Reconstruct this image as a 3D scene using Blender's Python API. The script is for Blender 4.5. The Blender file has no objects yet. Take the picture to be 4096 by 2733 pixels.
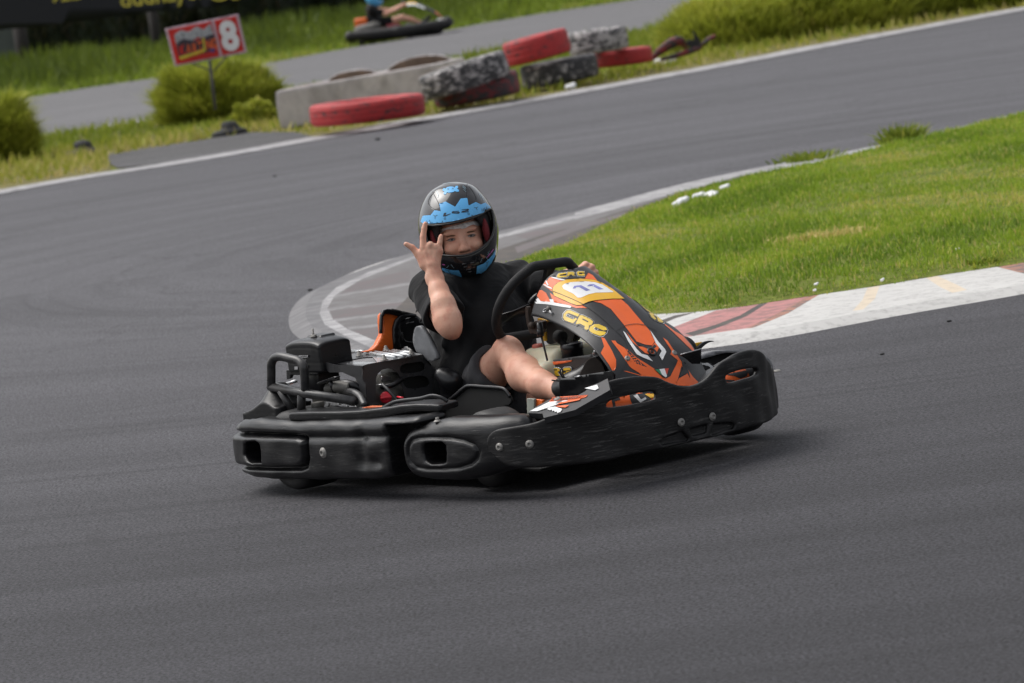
import bpy, bmesh, math, random
import numpy as np
from mathutils import Vector, Matrix
from mathutils.bvhtree import BVHTree
from mathutils.geometry import delaunay_2d_cdt
rng = np.random.default_rng(7)
random.seed(7)
SC = bpy.context.scene
COL = SC.collection

# ------------------------------------------------------------------ camera
FPX = 4096*150/36                       # focal length in photograph pixels
PITCH, ROLL, CH = math.radians(5.46), math.radians(8.0), 1.77
CAM = np.array([0, 0, CH])
Fv = np.array([0, math.cos(PITCH), -math.sin(PITCH)])
U0 = np.array([0, math.sin(PITCH), math.cos(PITCH)])
R0 = np.array([1., 0, 0])
Rv = math.cos(ROLL)*R0-math.sin(ROLL)*U0
Uv = math.sin(ROLL)*R0+math.cos(ROLL)*U0
cd = bpy.data.cameras.new('camera'); camera = bpy.data.objects.new('camera', cd); COL.objects.link(camera)
M = Matrix(((Rv[0], Uv[0], -Fv[0], 0), (Rv[1], Uv[1], -Fv[1], 0), (Rv[2], Uv[2], -Fv[2], CH), (0, 0, 0, 1)))
camera.matrix_world = M
cd.lens = 150; cd.sensor_width = 36; cd.clip_end = 2000; cd.clip_start = .5
cd.dof.use_dof = True; cd.dof.focus_distance = 13.9; cd.dof.aperture_fstop = 7.5
SC.camera = camera

# ------------------------------------------------------------------ light
SUN_EL, SUN_AZ = math.radians(58), math.radians(-60)     # azimuth from +Y (away from camera) towards +X
world = bpy.data.worlds.new('World'); SC.world = world; world.use_nodes = True
wn = world.node_tree; wn.nodes.clear()
sky = wn.nodes.new('ShaderNodeTexSky'); sky.sky_type = 'NISHITA'; sky.sun_disc = False
sky.sun_elevation = SUN_EL; sky.sun_rotation = SUN_AZ; sky.dust_density = 4; sky.air_density = 1.0
hs = wn.nodes.new('ShaderNodeHueSaturation'); hs.inputs['Saturation'].default_value = .22
bg = wn.nodes.new('ShaderNodeBackground'); bg.inputs[1].default_value = .13
wo = wn.nodes.new('ShaderNodeOutputWorld')
wn.links.new(sky.outputs[0], hs.inputs['Color']); wn.links.new(hs.outputs[0], bg.inputs[0]); wn.links.new(bg.outputs[0], wo.inputs[0])
sl = bpy.data.lights.new('sun', 'SUN'); sl.energy = 1.1; sl.angle = math.radians(50); sl.color = (1, .965, .92)
so = bpy.data.objects.new('sun', sl); COL.objects.link(so)
sd = Vector((math.sin(SUN_AZ)*math.cos(SUN_EL), math.cos(SUN_AZ)*math.cos(SUN_EL), math.sin(SUN_EL)))
so.rotation_euler = sd.to_track_quat('Z', 'Y').to_euler()
SC.view_settings.view_transform = 'Standard'; SC.view_settings.look = 'None'
SC.view_settings.exposure = 0.50; SC.view_settings.gamma = 1

# ------------------------------------------------------------------ projection helpers (px = photograph pixels, 4096 wide)
KA = math.radians(36); KO = np.array([.013, 14.3, 0.])
KF = np.array([math.sin(KA), -math.cos(KA), 0]); KL = np.array([math.cos(KA), math.sin(KA), 0]); KZ = np.array([0, 0, 1.])
KB = np.array([KF, KL, KZ])
def ray(px, py): return Fv+Rv*(px-2048)/FPX-Uv*(py-1366.5)/FPX
def proj(p):
    d = np.asarray(p, float)-CAM; z = d@Fv
    return np.stack([2048+FPX*(d@Rv)/z, 1366.5-FPX*(d@Uv)/z], -1)
def gnd(px, py, z=0.):
    d = ray(px, py); t = (z-CH)/d[2]; return CAM+t*d
def atD(px, py, D):
    d = ray(px, py); return CAM+d*(D/d[1])
KCAM = KB@(CAM-KO)
def kray(px, py): return KB@ray(px, py)
def onk(px, py, ax, val):
    i = 'XYZ'.index(ax); d = kray(px, py); t = (val-KCAM[i])/d[i]; return KCAM+t*d
def k2w(p): return KO+np.asarray(p)@KB
KM = Matrix(((KF[0], KL[0], 0, KO[0]), (KF[1], KL[1], 0, KO[1]), (0, 0, 1, 0), (0, 0, 0, 1)))

# ------------------------------------------------------------------ objects
def tag(o, label=None, cat=None, group=None, kind=None):
    if label: o['label'] = label
    if cat: o['category'] = cat
    if group: o['group'] = group
    if kind: o['kind'] = kind
    return o
def empty(name, M4=None, loc=None):
    o = bpy.data.objects.new(name, None); COL.objects.link(o); o.empty_display_size = .1
    if M4 is not None: o.matrix_world = M4
    if loc is not None: o.location = loc
    return o
class MB:
    def __init__(s): s.v = []; s.f = []; s.m = []; s.n = 0
    def add(s, v, f, m=0):
        v = np.asarray(v, float).reshape(-1, 3)
        s.v.append(v); s.f += [tuple(int(i)+s.n for i in q) for q in f]
        s.m += list(m) if hasattr(m, '__len__') else [m]*len(f)
        s.n += len(v); return s
    def build(s, name, mats, parent=None, smooth=True, inv=None):
        me = bpy.data.meshes.new(name)
        V = np.concatenate(s.v) if s.v else np.zeros((0, 3))
        me.from_pydata(V.tolist(), [], s.f)
        if not isinstance(mats, (list, tuple)): mats = [mats]
        for m in mats: me.materials.append(m)
        me.polygons.foreach_set('material_index', s.m)
        if smooth is not False:
            me.polygons.foreach_set('use_smooth', [True]*len(s.f))
        me.update()
        if smooth == 'auto':
            me.set_sharp_from_angle(angle=math.radians(35))
        o = bpy.data.objects.new(name, me); COL.objects.link(o)
        if parent is not None: o.parent = parent
        return o
def fast_tris(name, V, tris, mat, tone=None, parent=None, smooth=False):
    me = bpy.data.meshes.new(name); nt = len(tris)
    me.vertices.add(len(V)); me.vertices.foreach_set('co', V.astype(np.float32).ravel())
    me.loops.add(nt*3); me.loops.foreach_set('vertex_index', tris.astype(np.int32).ravel())
    me.polygons.add(nt); me.polygons.foreach_set('loop_start', np.arange(0, nt*3, 3, dtype=np.int32))
    if smooth: me.polygons.foreach_set('use_smooth', np.ones(nt, bool))
    me.update(calc_edges=True)
    if tone is not None:
        a = me.attributes.new('tone', 'FLOAT', 'POINT'); a.data.foreach_set('value', tone.astype(np.float32))
    me.materials.append(mat)
    o = bpy.data.objects.new(name, me); COL.objects.link(o)
    if parent is not None: o.parent = parent
    return o

# ------------------------------------------------------------------ curves and primitives
def catmull(P, n=8, closed=False):
    P = np.asarray(P, float); N = len(P); out = []
    rngi = range(N if closed else N-1)
    for i in rngi:
        if closed: a, b, c, d = P[i-1], P[i], P[(i+1) % N], P[(i+2) % N]
        else: a, b, c, d = P[max(i-1, 0)], P[i], P[i+1], P[min(i+2, N-1)]
        for k in range(n):
            t = k/n
            out.append(.5*((2*b)+(-a+c)*t+(2*a-5*b+4*c-d)*t*t+(-a+3*b-3*c+d)*t**3))
    if not closed: out.append(P[-1])
    return np.array(out)
def tube(mb, P, r, seg=12, m=0, closed=False, flat=None, caps=True):
    P = np.asarray(P, float); N = len(P)
    r = np.broadcast_to(r, (N,)) if np.ndim(r) == 0 else np.interp(np.linspace(0, 1, N), np.linspace(0, 1, len(r)), r)
    T = np.gradient(P, axis=0) if not closed else np.roll(P, -1, 0)-np.roll(P, 1, 0)
    T /= np.linalg.norm(T, axis=1)[:, None]+1e-12
    up = np.array([0, 0, 1.]) if abs(T[0][2]) < .9 else np.array([0, 1., 0])
    V = []; u = np.cross(T[0], up); u /= np.linalg.norm(u)
    for i in range(N):
        u = u-T[i]*(u@T[i]); u /= np.linalg.norm(u); w = np.cross(T[i], u)
        for k in range(seg):
            a = 2*math.pi*k/seg
            V.append(P[i]+r[i]*(math.cos(a)*u+math.sin(a)*w*(flat or 1)))
    F = []
    for i in range(N if closed else N-1):
        j = (i+1) % N
        for k in range(seg):
            l = (k+1) % seg; F.append((i*seg+k, i*seg+l, j*seg+l, j*seg+k))
    if not closed and caps: F.append(tuple(range(seg))[::-1]); F.append(tuple((N-1)*seg+k for k in range(seg)))
    return mb.add(V, F, m)
def box(mb, c, h, m=0, rot=None, bev=.004):
    """rounded box: centre c, half sizes h, rot 3x3 (columns = axes)"""
    b = bmesh.new(); bmesh.ops.create_cube(b, size=2)
    for v in b.verts: v.co = Vector((v.co.x*h[0], v.co.y*h[1], v.co.z*h[2]))
    if bev: bmesh.ops.bevel(b, geom=b.edges[:], offset=min(bev, .45*min(h)), segments=2, profile=.5, affect='EDGES')
    b.verts.index_update(); V = np.array([v.co[:] for v in b.verts]); F = [tuple(v.index for v in f.verts) for f in b.faces]; b.free()
    if rot is not None: V = V@np.asarray(rot).T
    return mb.add(V+np.asarray(c), F, m)
def lathe(mb, prof, c, axis, seg=24, m=0, ring=None):
    """prof: (r, h) pairs along axis from c"""
    a = np.asarray(axis, float); a /= np.linalg.norm(a)
    u = np.cross(a, [0, 0, 1.] if abs(a[2]) < .9 else [0, 1., 0]); u /= np.linalg.norm(u); w = np.cross(a, u)
    V = []; F = []; n = len(prof)
    for r, h in prof:
        for k in range(seg):
            t = 2*math.pi*k/seg; V.append(np.asarray(c)+a*h+r*(math.cos(t)*u+math.sin(t)*w))
    for i in range(n-1):
        for k in range(seg):
            l = (k+1) % seg; F.append((i*seg+k, i*seg+l, (i+1)*seg+l, (i+1)*seg+k))
    if ring is None: F.append(tuple(range(seg))[::-1]); F.append(tuple((n-1)*seg+k for k in range(seg)))
    return mb.add(V, F, m)
def bolt(mb, c, axis, r=.012, m=0):
    lathe(mb, [(r*1.25, 0), (r*1.25, r*.12), (r, r*.3), (r*.75, r*.55), (r*.45, r*.6), (r*.4, r*.3)], c, axis, 14, m)

# ------------------------------------------------------------------ polygons (points in any 2D space) -> meshes
def pip(P, poly):
    x, y = P[:, 0], P[:, 1]; poly = np.asarray(poly, float); ins = np.zeros(len(P), bool); j = len(poly)-1
    for i in range(len(poly)):
        xi, yi = poly[i]; xj, yj = poly[j]
        c = ((yi > y) != (yj > y)) & (x < (xj-xi)*(y-yi)/(yj-yi+1e-30)+xi); ins ^= c; j = i
    return ins
def densify(poly, sp):
    poly = np.asarray(poly, float); out = []
    for i in range(len(poly)):
        a, b = poly[i], poly[(i+1) % len(poly)]; n = max(1, int(np.linalg.norm(b-a)/sp))
        for k in range(n): out.append(a+(b-a)*k/n)
    return np.array(out)
def smooth_poly(poly, n=4): return catmull(poly, n, closed=True)
def cdt(outline, holes=(), regions=(), sp=None):
    """returns verts2d, tris, region index (0 base, i+1 = regions[i], later wins)"""
    outline = np.asarray(outline, float)
    if sp is None: sp = np.ptp(outline, axis=0).max()/20
    V = []; E = []
    def loop(p):
        n0 = len(V); p = densify(p, sp); V.extend(p.tolist()); E.extend((n0+i, n0+(i+1) % len(p)) for i in range(len(p)))
    loop(outline)
    for h in holes: loop(h)
    for r in regions: loop(r)
    lo, hi = outline.min(0), outline.max(0)
    gx, gy = np.meshgrid(np.arange(lo[0]+sp/2, hi[0], sp), np.arange(lo[1]+sp/2, hi[1], sp))
    gx = gx+((np.arange(gx.shape[0]) % 2)*sp*.5)[:, None]
    G = np.stack([gx.ravel(), gy.ravel()], 1); G = G[pip(G, outline)]
    V.extend(G.tolist())
    r = delaunay_2d_cdt([Vector(v) for v in V], E, [], 0, 1e-5)
    W = np.array([v[:] for v in r[0]]); T = np.array([list(t) for t in r[2]])
    C = W[T].mean(1); keep = pip(C, outline)
    for h in holes: keep &= ~pip(C, h)
    T = T[keep]; C = C[keep]; reg = np.zeros(len(T), int)
    for i, q in enumerate(regions): reg[pip(C, q)] = i+1
    return W, T, reg
def orient(V, T, toward):
    """flip triangles so that they face the point `toward`"""
    n = np.cross(V[T[:, 1]]-V[T[:, 0]], V[T[:, 2]]-V[T[:, 0]]); c = V[T].mean(1)
    s = ((toward-c)*n).sum(1) < 0; T = T.copy(); T[s] = T[s][:, ::-1]; return T
def slab(mb, V, T, nrm, th, m=0):
    """thick sheet from front surface V,T; nrm per-vertex (front) direction, thickness backwards"""
    used = np.unique(T); re = -np.ones(len(V), int); re[used] = np.arange(len(used)); V = V[used]; T = re[T]
    nrm = np.broadcast_to(nrm, (len(re), 3))[used] if np.ndim(nrm) > 1 else np.broadcast_to(nrm, (len(used), 3))
    n = len(V); edges = {}
    for t in T:
        for a, b in ((t[0], t[1]), (t[1], t[2]), (t[2], t[0])):
            if (b, a) in edges: del edges[(b, a)]
            else: edges[(a, b)] = 1
    mm = list(m) if hasattr(m, '__len__') else [m]*len(T)
    F = [tuple(t) for t in T]+[tuple(t[::-1]+n) for t in T]+[(b, a, a+n, b+n) for a, b in edges]
    mb.add(np.concatenate([V, V-nrm*th]), F, mm+mm+[mm[0]]*len(edges))
def kplate(mb, px, ax, val, th=.004, holes=(), m=0, sp=None, bend=None, raw=False):
    """plate whose outline was measured in the photograph, standing in the kart plane ax=val"""
    W, T, reg = cdt(px, holes, sp=sp)
    V = np.array([onk(a, b, ax, val) for a, b in W]) if not raw else W
    if bend is not None: V = bend(V)
    T = orient(V, T, KCAM); i = 'XYZ'.index(ax); n = np.zeros(3); n[i] = 1 if KCAM[i] > val else -1
    slab(mb, V, T, n, th, m); return V
def decal(mb, bvh, px, off, m, sp=14, org=None, mapray=None, mirror=None):
    """flat artwork laid on a surface: px polygon projected onto bvh (kart space), lifted by off"""
    W, T, reg = cdt(px, sp=sp); V = np.zeros((len(W), 3)); ok = np.zeros(len(W), bool)
    for i, (a, b) in enumerate(W):
        d = Vector(kray(a, b)); h = bvh.ray_cast(Vector(KCAM), d)
        if h[0] is not None:
            n = h[1] if h[1].dot(d) < 0 else -h[1]; V[i] = np.array(h[0])+np.array(n)*off; ok[i] = True
    if not ok.any(): return
    T = T[ok[T].all(1)]; L = np.linalg.norm(V[T]-V[np.roll(T, 1, 1)], axis=2).max(1); T = T[L < .08]
    T = orient(V, T, KCAM); used = np.unique(T); re = -np.ones(len(V), int); re[used] = np.arange(len(used))
    mb.add(V[used], re[T], m)
    if mirror: mb.add(V[used]*[1, -1, 1], re[T][:, ::-1], m)

# ------------------------------------------------------------------ SDF modelling with surface nets
def smin(a, b, k):
    if k <= 0: return np.minimum(a, b)
    h = np.maximum(k-np.abs(a-b), 0)/k; return np.minimum(a, b)-h*h*k*.25
def smax(a, b, k): return -smin(-a, -b, k)
def surfnets(D, xs, ys, zs):
    I = D < 0; nx, ny, nz = D.shape
    c = np.zeros((nx-1, ny-1, nz-1), np.int8)
    for i in (0, 1):
        for j in (0, 1):
            for k in (0, 1): c += I[i:nx-1+i, j:ny-1+j, k:nz-1+k]
    cell = np.argwhere((c > 0) & (c < 8)); idx = -np.ones(c.shape, np.int32); idx[tuple(cell.T)] = np.arange(len(cell))
    acc = np.zeros((len(cell), 3)); cnt = np.zeros(len(cell)); offs = [(i, j, k) for i in (0, 1) for j in (0, 1) for k in (0, 1)]
    ax = [xs, ys, zs]
    def pos(ix): return np.stack([xs[ix[:, 0]], ys[ix[:, 1]], zs[ix[:, 2]]], 1)
    for a in range(3):
        for o in offs:
            if o[a]: continue
            o2 = list(o); o2[a] = 1
            p, q = cell+np.array(o), cell+np.array(o2); dp, dq = D[tuple(p.T)], D[tuple(q.T)]
            s = (dp < 0) != (dq < 0); t = dp/np.where(s, dp-dq, 1)
            P = pos(p)+(pos(q)-pos(p))*t[:, None]; acc[s] += P[s]; cnt[s] += 1
    V = acc/cnt[:, None]; Q = []
    for a in range(3):
        b, d = (a+1) % 3, (a+2) % 3
        s0 = [slice(None)]*3; s1 = [slice(None)]*3; s0[a] = slice(0, -1); s1[a] = slice(1, None)
        A, B = I[tuple(s0)], I[tuple(s1)]; e = np.argwhere(A != B)
        lim = np.array(D.shape)-1
        e = e[(e[:, b] > 0) & (e[:, d] > 0) & (e[:, b] < lim[b]) & (e[:, d] < lim[d])]
        fl = A[tuple(e.T)]
        def g(db, dd): x = e.copy(); x[:, b] += db; x[:, d] += dd; return idx[tuple(x.T)]
        q = np.stack([g(-1, -1), g(0, -1), g(0, 0), g(-1, 0)], 1); q[~fl] = q[~fl][:, ::-1]
        Q.append(q)
    return V, np.concatenate(Q)[:, ::-1] if SNFLIP else np.concatenate(Q)
SNFLIP = False
class Field:
    """list of primitives blended into a scalar field, evaluated only near each primitive"""
    def __init__(s): s.p = []
    def cone(s, a, b, ra, rb, k=.02, op='u'): s.p.append(('c', np.array(a, float), np.array(b, float), ra, rb, k, op)); return s
    def ell(s, c, r, k=.02, op='u', rot=None): s.p.append(('e', np.array(c, float), np.array(r, float), rot, None, k, op)); return s
    def fn(s, f, lo, hi, k=.01, op='u'): s.p.append(('f', np.array(lo, float), np.array(hi, float), f, None, k, op)); return s
    def evalg(s, xs, ys, zs):
        D = np.full((len(xs), len(ys), len(zs)), 1., np.float32)
        for t, a, b, c, d, k, op in s.p:
            mg = k+.02
            if t == 'c': m = max(c, d)+mg; lo = np.minimum(a, b)-m; hi = np.maximum(a, b)+m
            elif t == 'e': m = max(b)+mg; lo = a-m; hi = a+m
            else: lo, hi = a, b
            sl = [slice(max(0, np.searchsorted(ax, lo[i])-1), np.searchsorted(ax, hi[i])+1) for i, ax in enumerate((xs, ys, zs))]
            if any(q.stop <= q.start for q in sl): continue
            X, Y, Z = np.meshgrid(xs[sl[0]], ys[sl[1]], zs[sl[2]], indexing='ij', sparse=True)
            if t == 'c':
                ba = b-a; L2 = ba@ba+1e-12; x, y, z = X-a[0], Y-a[1], Z-a[2]
                h = np.clip((x*ba[0]+y*ba[1]+z*ba[2])/L2, 0, 1)
                e = np.sqrt((x-ba[0]*h)**2+(y-ba[1]*h)**2+(z-ba[2]*h)**2)-(c+(d-c)*h)
            elif t == 'e':
                x, y, z = X-a[0], Y-a[1], Z-a[2]
                if c is not None:
                    x, y, z = (c[0][0]*x+c[0][1]*y+c[0][2]*z), (c[1][0]*x+c[1][1]*y+c[1][2]*z), (c[2][0]*x+c[2][1]*y+c[2][2]*z)
                k0 = np.sqrt((x/b[0])**2+(y/b[1])**2+(z/b[2])**2); k1 = np.sqrt((x/b[0]**2)**2+(y/b[1]**2)**2+(z/b[2]**2)**2)+1e-6
                e = k0*(k0-1)/k1
            else: e = c(X, Y, Z)
            S = D[tuple(sl)]
            if op == 'u': D[tuple(sl)] = smin(S, e, k)
            elif op == 's': D[tuple(sl)] = smax(S, -e, k)
            elif op == 'i': D[tuple(sl)] = smax(S, e, k)
        return D
    def mesh(s, mb, lo, hi, res, m=0, xf=None):
        if np.ndim(res) == 0: res = (res,)*3
        ax = [np.arange(lo[i], hi[i]+res[i], res[i]) for i in range(3)]
        D = s.evalg(*ax); V, Q = surfnets(D, *ax)
        if xf is not None: V = xf(V)
        mb.add(V, Q.tolist(), m); return V, Q
def sdbox(q, h, r):
    """rounded box distance; q,h lists of arrays"""
    q = [np.abs(a)-b+r for a, b in zip(q, h)]
    o = np.sqrt(sum(np.maximum(a, 0)**2 for a in q)); i = q[0]
    for a in q[1:]: i = np.maximum(i, a)
    return o+np.minimum(i, 0)-r
def sdpoly(X, Y, poly):
    """signed distance to 2D polygon (arrays X,Y)"""
    poly = np.asarray(poly, float); d = np.full(np.broadcast(X, Y).shape, 1e9); s = np.ones_like(d); j = len(poly)-1
    for i in range(len(poly)):
        ex, ey = poly[j]-poly[i]; wx, wy = X-poly[i][0], Y-poly[i][1]
        t = np.clip((wx*ex+wy*ey)/(ex*ex+ey*ey+1e-12), 0, 1); d = np.minimum(d, (wx-ex*t)**2+(wy-ey*t)**2)
        c1 = Y >= poly[i][1]; c2 = Y < poly[j][1]; c3 = ex*wy > ey*wx
        s = np.where((c1 & c2 & c3) | (~c1 & ~c2 & ~c3), -s, s); j = i
    return s*np.sqrt(d)
class Path:
    """plan curve in kart XY; s = arc length; t = offset to the inside"""
    def __init__(s, P, n=16, inside=1):
        s.P = catmull(P, n); d = np.linalg.norm(np.diff(s.P, axis=0), axis=1); s.S = np.concatenate([[0], np.cumsum(d)]); s.L = s.S[-1]
        T = np.gradient(s.P, axis=0); T /= np.linalg.norm(T, axis=1)[:, None]; s.N = np.stack([-T[:, 1], T[:, 0]], 1)*inside; s.T = T
    def at(s, q, t):
        q = np.asarray(q); e0 = np.minimum(q, 0); e1 = np.maximum(q-s.L, 0)
        x = np.interp(q, s.S, s.P[:, 0])+np.interp(q, s.S, s.N[:, 0])*t+e0*s.T[0, 0]+e1*s.T[-1, 0]
        y = np.interp(q, s.S, s.P[:, 1])+np.interp(q, s.S, s.N[:, 1])*t+e0*s.T[0, 1]+e1*s.T[-1, 1]
        return x, y
    def xf(s, V): x, y = s.at(V[:, 0], V[:, 2]); return np.stack([x, y, V[:, 1]], 1)     # param (s, z, t)
    def px(s, px, py):
        """photograph pixel -> (s, z) on the upright surface over the curve (nearest hit)"""
        d = kray(px, py); best = None
        for i in range(len(s.P)-1):
            a, b = s.P[i], s.P[i+1]; e = b-a; A = np.array([[d[0], -e[0]], [d[1], -e[1]]])
            det = np.linalg.det(A)
            if abs(det) < 1e-12: continue
            t, u = np.linalg.solve(A, a-KCAM[:2])
            if (-.001 <= u <= 1.001 or (i == 0 and u < 0 and u > -60) or (i == len(s.P)-2 and u > 1 and u < 60)) and t > 0 and (best is None or t < best[0]): best = (t, s.S[i]+u*np.linalg.norm(e))
        if best is None:      # just beyond the silhouette: take the closest point of the curve
            w = s.P-KCAM[:2]; u = d[:2]/np.linalg.norm(d[:2]); i = int(np.argmin(np.abs(w[:, 0]*u[1]-w[:, 1]*u[0]))); best = ((w[i]@d[:2])/(d[:2]@d[:2]), s.S[i])
        t, q = best; return np.array([q, KCAM[2]+t*d[2]])

# ------------------------------------------------------------------ materials
def nt(name):
    m = bpy.data.materials.new(name); m.use_nodes = True; t = m.node_tree; return m, t, t.nodes['Principled BSDF']
def N(t, k, **kw):
    n = t.nodes.new('ShaderNode'+k)
    for a, b in kw.items():
        if a.startswith('i_'): n.inputs[a[2:].replace('_', ' ')].default_value = b
        else: setattr(n, a, b)
    return n
def mixc(t, fac, a, b, bt='MIX'):
    n = N(t, 'Mix', data_type='RGBA', blend_type=bt)
    for s, v in ((0, fac), (6, a), (7, b)):
        if isinstance(v, (int, float, tuple)): n.inputs[s].default_value = v if not isinstance(v, tuple) or len(v) == 4 else (*v, 1)
        else: t.links.new(v, n.inputs[s])
    return n.outputs[2]
def ramp(t, src, stops):
    n = N(t, 'ValToRGB'); e = n.color_ramp.elements
    while len(e) < len(stops): e.new(.5)
    for q, (p, c) in zip(e, stops): q.position = p; q.color = (*c, 1) if isinstance(c, tuple) else (c, c, c, 1)
    t.links.new(src, n.inputs[0]); return n.outputs[0]
def tex(t, kind='Noise', scale=5, vec=None, stretch=None, detail=4, rough=.55, dist=0, coord='Object', rot=None):
    tc = N(t, 'TexCoord'); v = tc.outputs[coord] if vec is None else vec
    if stretch or rot:
        mp = N(t, 'Mapping'); mp.inputs['Scale'].default_value = stretch or (1, 1, 1)
        if rot: mp.inputs['Rotation'].default_value = rot
        t.links.new(v, mp.inputs[0]); v = mp.outputs[0]
    n = N(t, 'Tex'+kind); n.inputs['Scale'].default_value = scale
    if kind == 'Noise': n.inputs['Detail'].default_value = detail; n.inputs['Roughness'].default_value = rough; n.inputs['Distortion'].default_value = dist
    t.links.new(v, n.inputs['Vector']); return n.outputs[0]
def bump(t, p, src, strength=.3, dist=.01):
    b = N(t, 'Bump'); b.inputs['Strength'].default_value = strength; b.inputs['Distance'].default_value = dist
    t.links.new(src, b.inputs['Height'])
    old = p.inputs['Normal'].links
    if old: t.links.new(old[0].from_socket, b.inputs['Normal'])
    t.links.new(b.outputs[0], p.inputs['Normal'])
def mat(name, col, rough=.5, metal=0, var=.15, vs=12, bmp=0, bs=80, spec=.5, coat=0, sub=0, dirt=0, dirtcol=(.12, .1, .08), ds=6):
    m, t, p = nt(name)
    c = tex(t, scale=vs, detail=5)
    k = mixc(t, ramp(t, c, [(.3, 0.), (.7, 1.)]), tuple(x*(1-var) for x in col), tuple(min(1, x*(1+var)) for x in col))
    if dirt:
        d = ramp(t, tex(t, scale=ds, detail=7, rough=.65), [(.45, 0.), (.75, 1.)])
        mu = N(t, 'Math', operation='MULTIPLY'); t.links.new(d, mu.inputs[0]); mu.inputs[1].default_value = dirt
        k = mixc(t, mu.outputs[0], k, dirtcol)
    t.links.new(k, p.inputs['Base Color'])
    r = N(t, 'MapRange'); t.links.new(c, r.inputs[0]); r.inputs[1].default_value = .3; r.inputs[2].default_value = .7
    r.inputs[3].default_value = max(.02, rough-.07); r.inputs[4].default_value = min(1, rough+.07); t.links.new(r.outputs[0], p.inputs['Roughness'])
    p.inputs['Metallic'].default_value = metal; p.inputs['Specular IOR Level'].default_value = spec; p.inputs['Coat Weight'].default_value = coat
    if sub: p.inputs['Subsurface Weight'].default_value = sub; p.inputs['Subsurface Radius'].default_value = (.02, .008, .004); p.inputs['Subsurface Scale'].default_value = .5
    if bmp: bump(t, p, tex(t, scale=bs, detail=6, rough=.6), bmp, .004)
    return m

def text_mesh(s, bold=0, shear=0):
    c = bpy.data.curves.new('lettering', 'FONT'); c.body = s; c.size = 1; c.offset = bold; c.shear = shear; c.resolution_u = 3
    o = bpy.data.objects.new('lettering', c); COL.objects.link(o); bpy.context.view_layer.update()
    me = bpy.data.meshes.new_from_object(o.evaluated_get(bpy.context.evaluated_depsgraph_get()))
    V = np.array([v.co[:2] for v in me.vertices]); F = [tuple(p.vertices) for p in me.polygons]
    bpy.data.objects.remove(o); bpy.data.curves.remove(c); bpy.data.meshes.remove(me); return V, F
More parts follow.
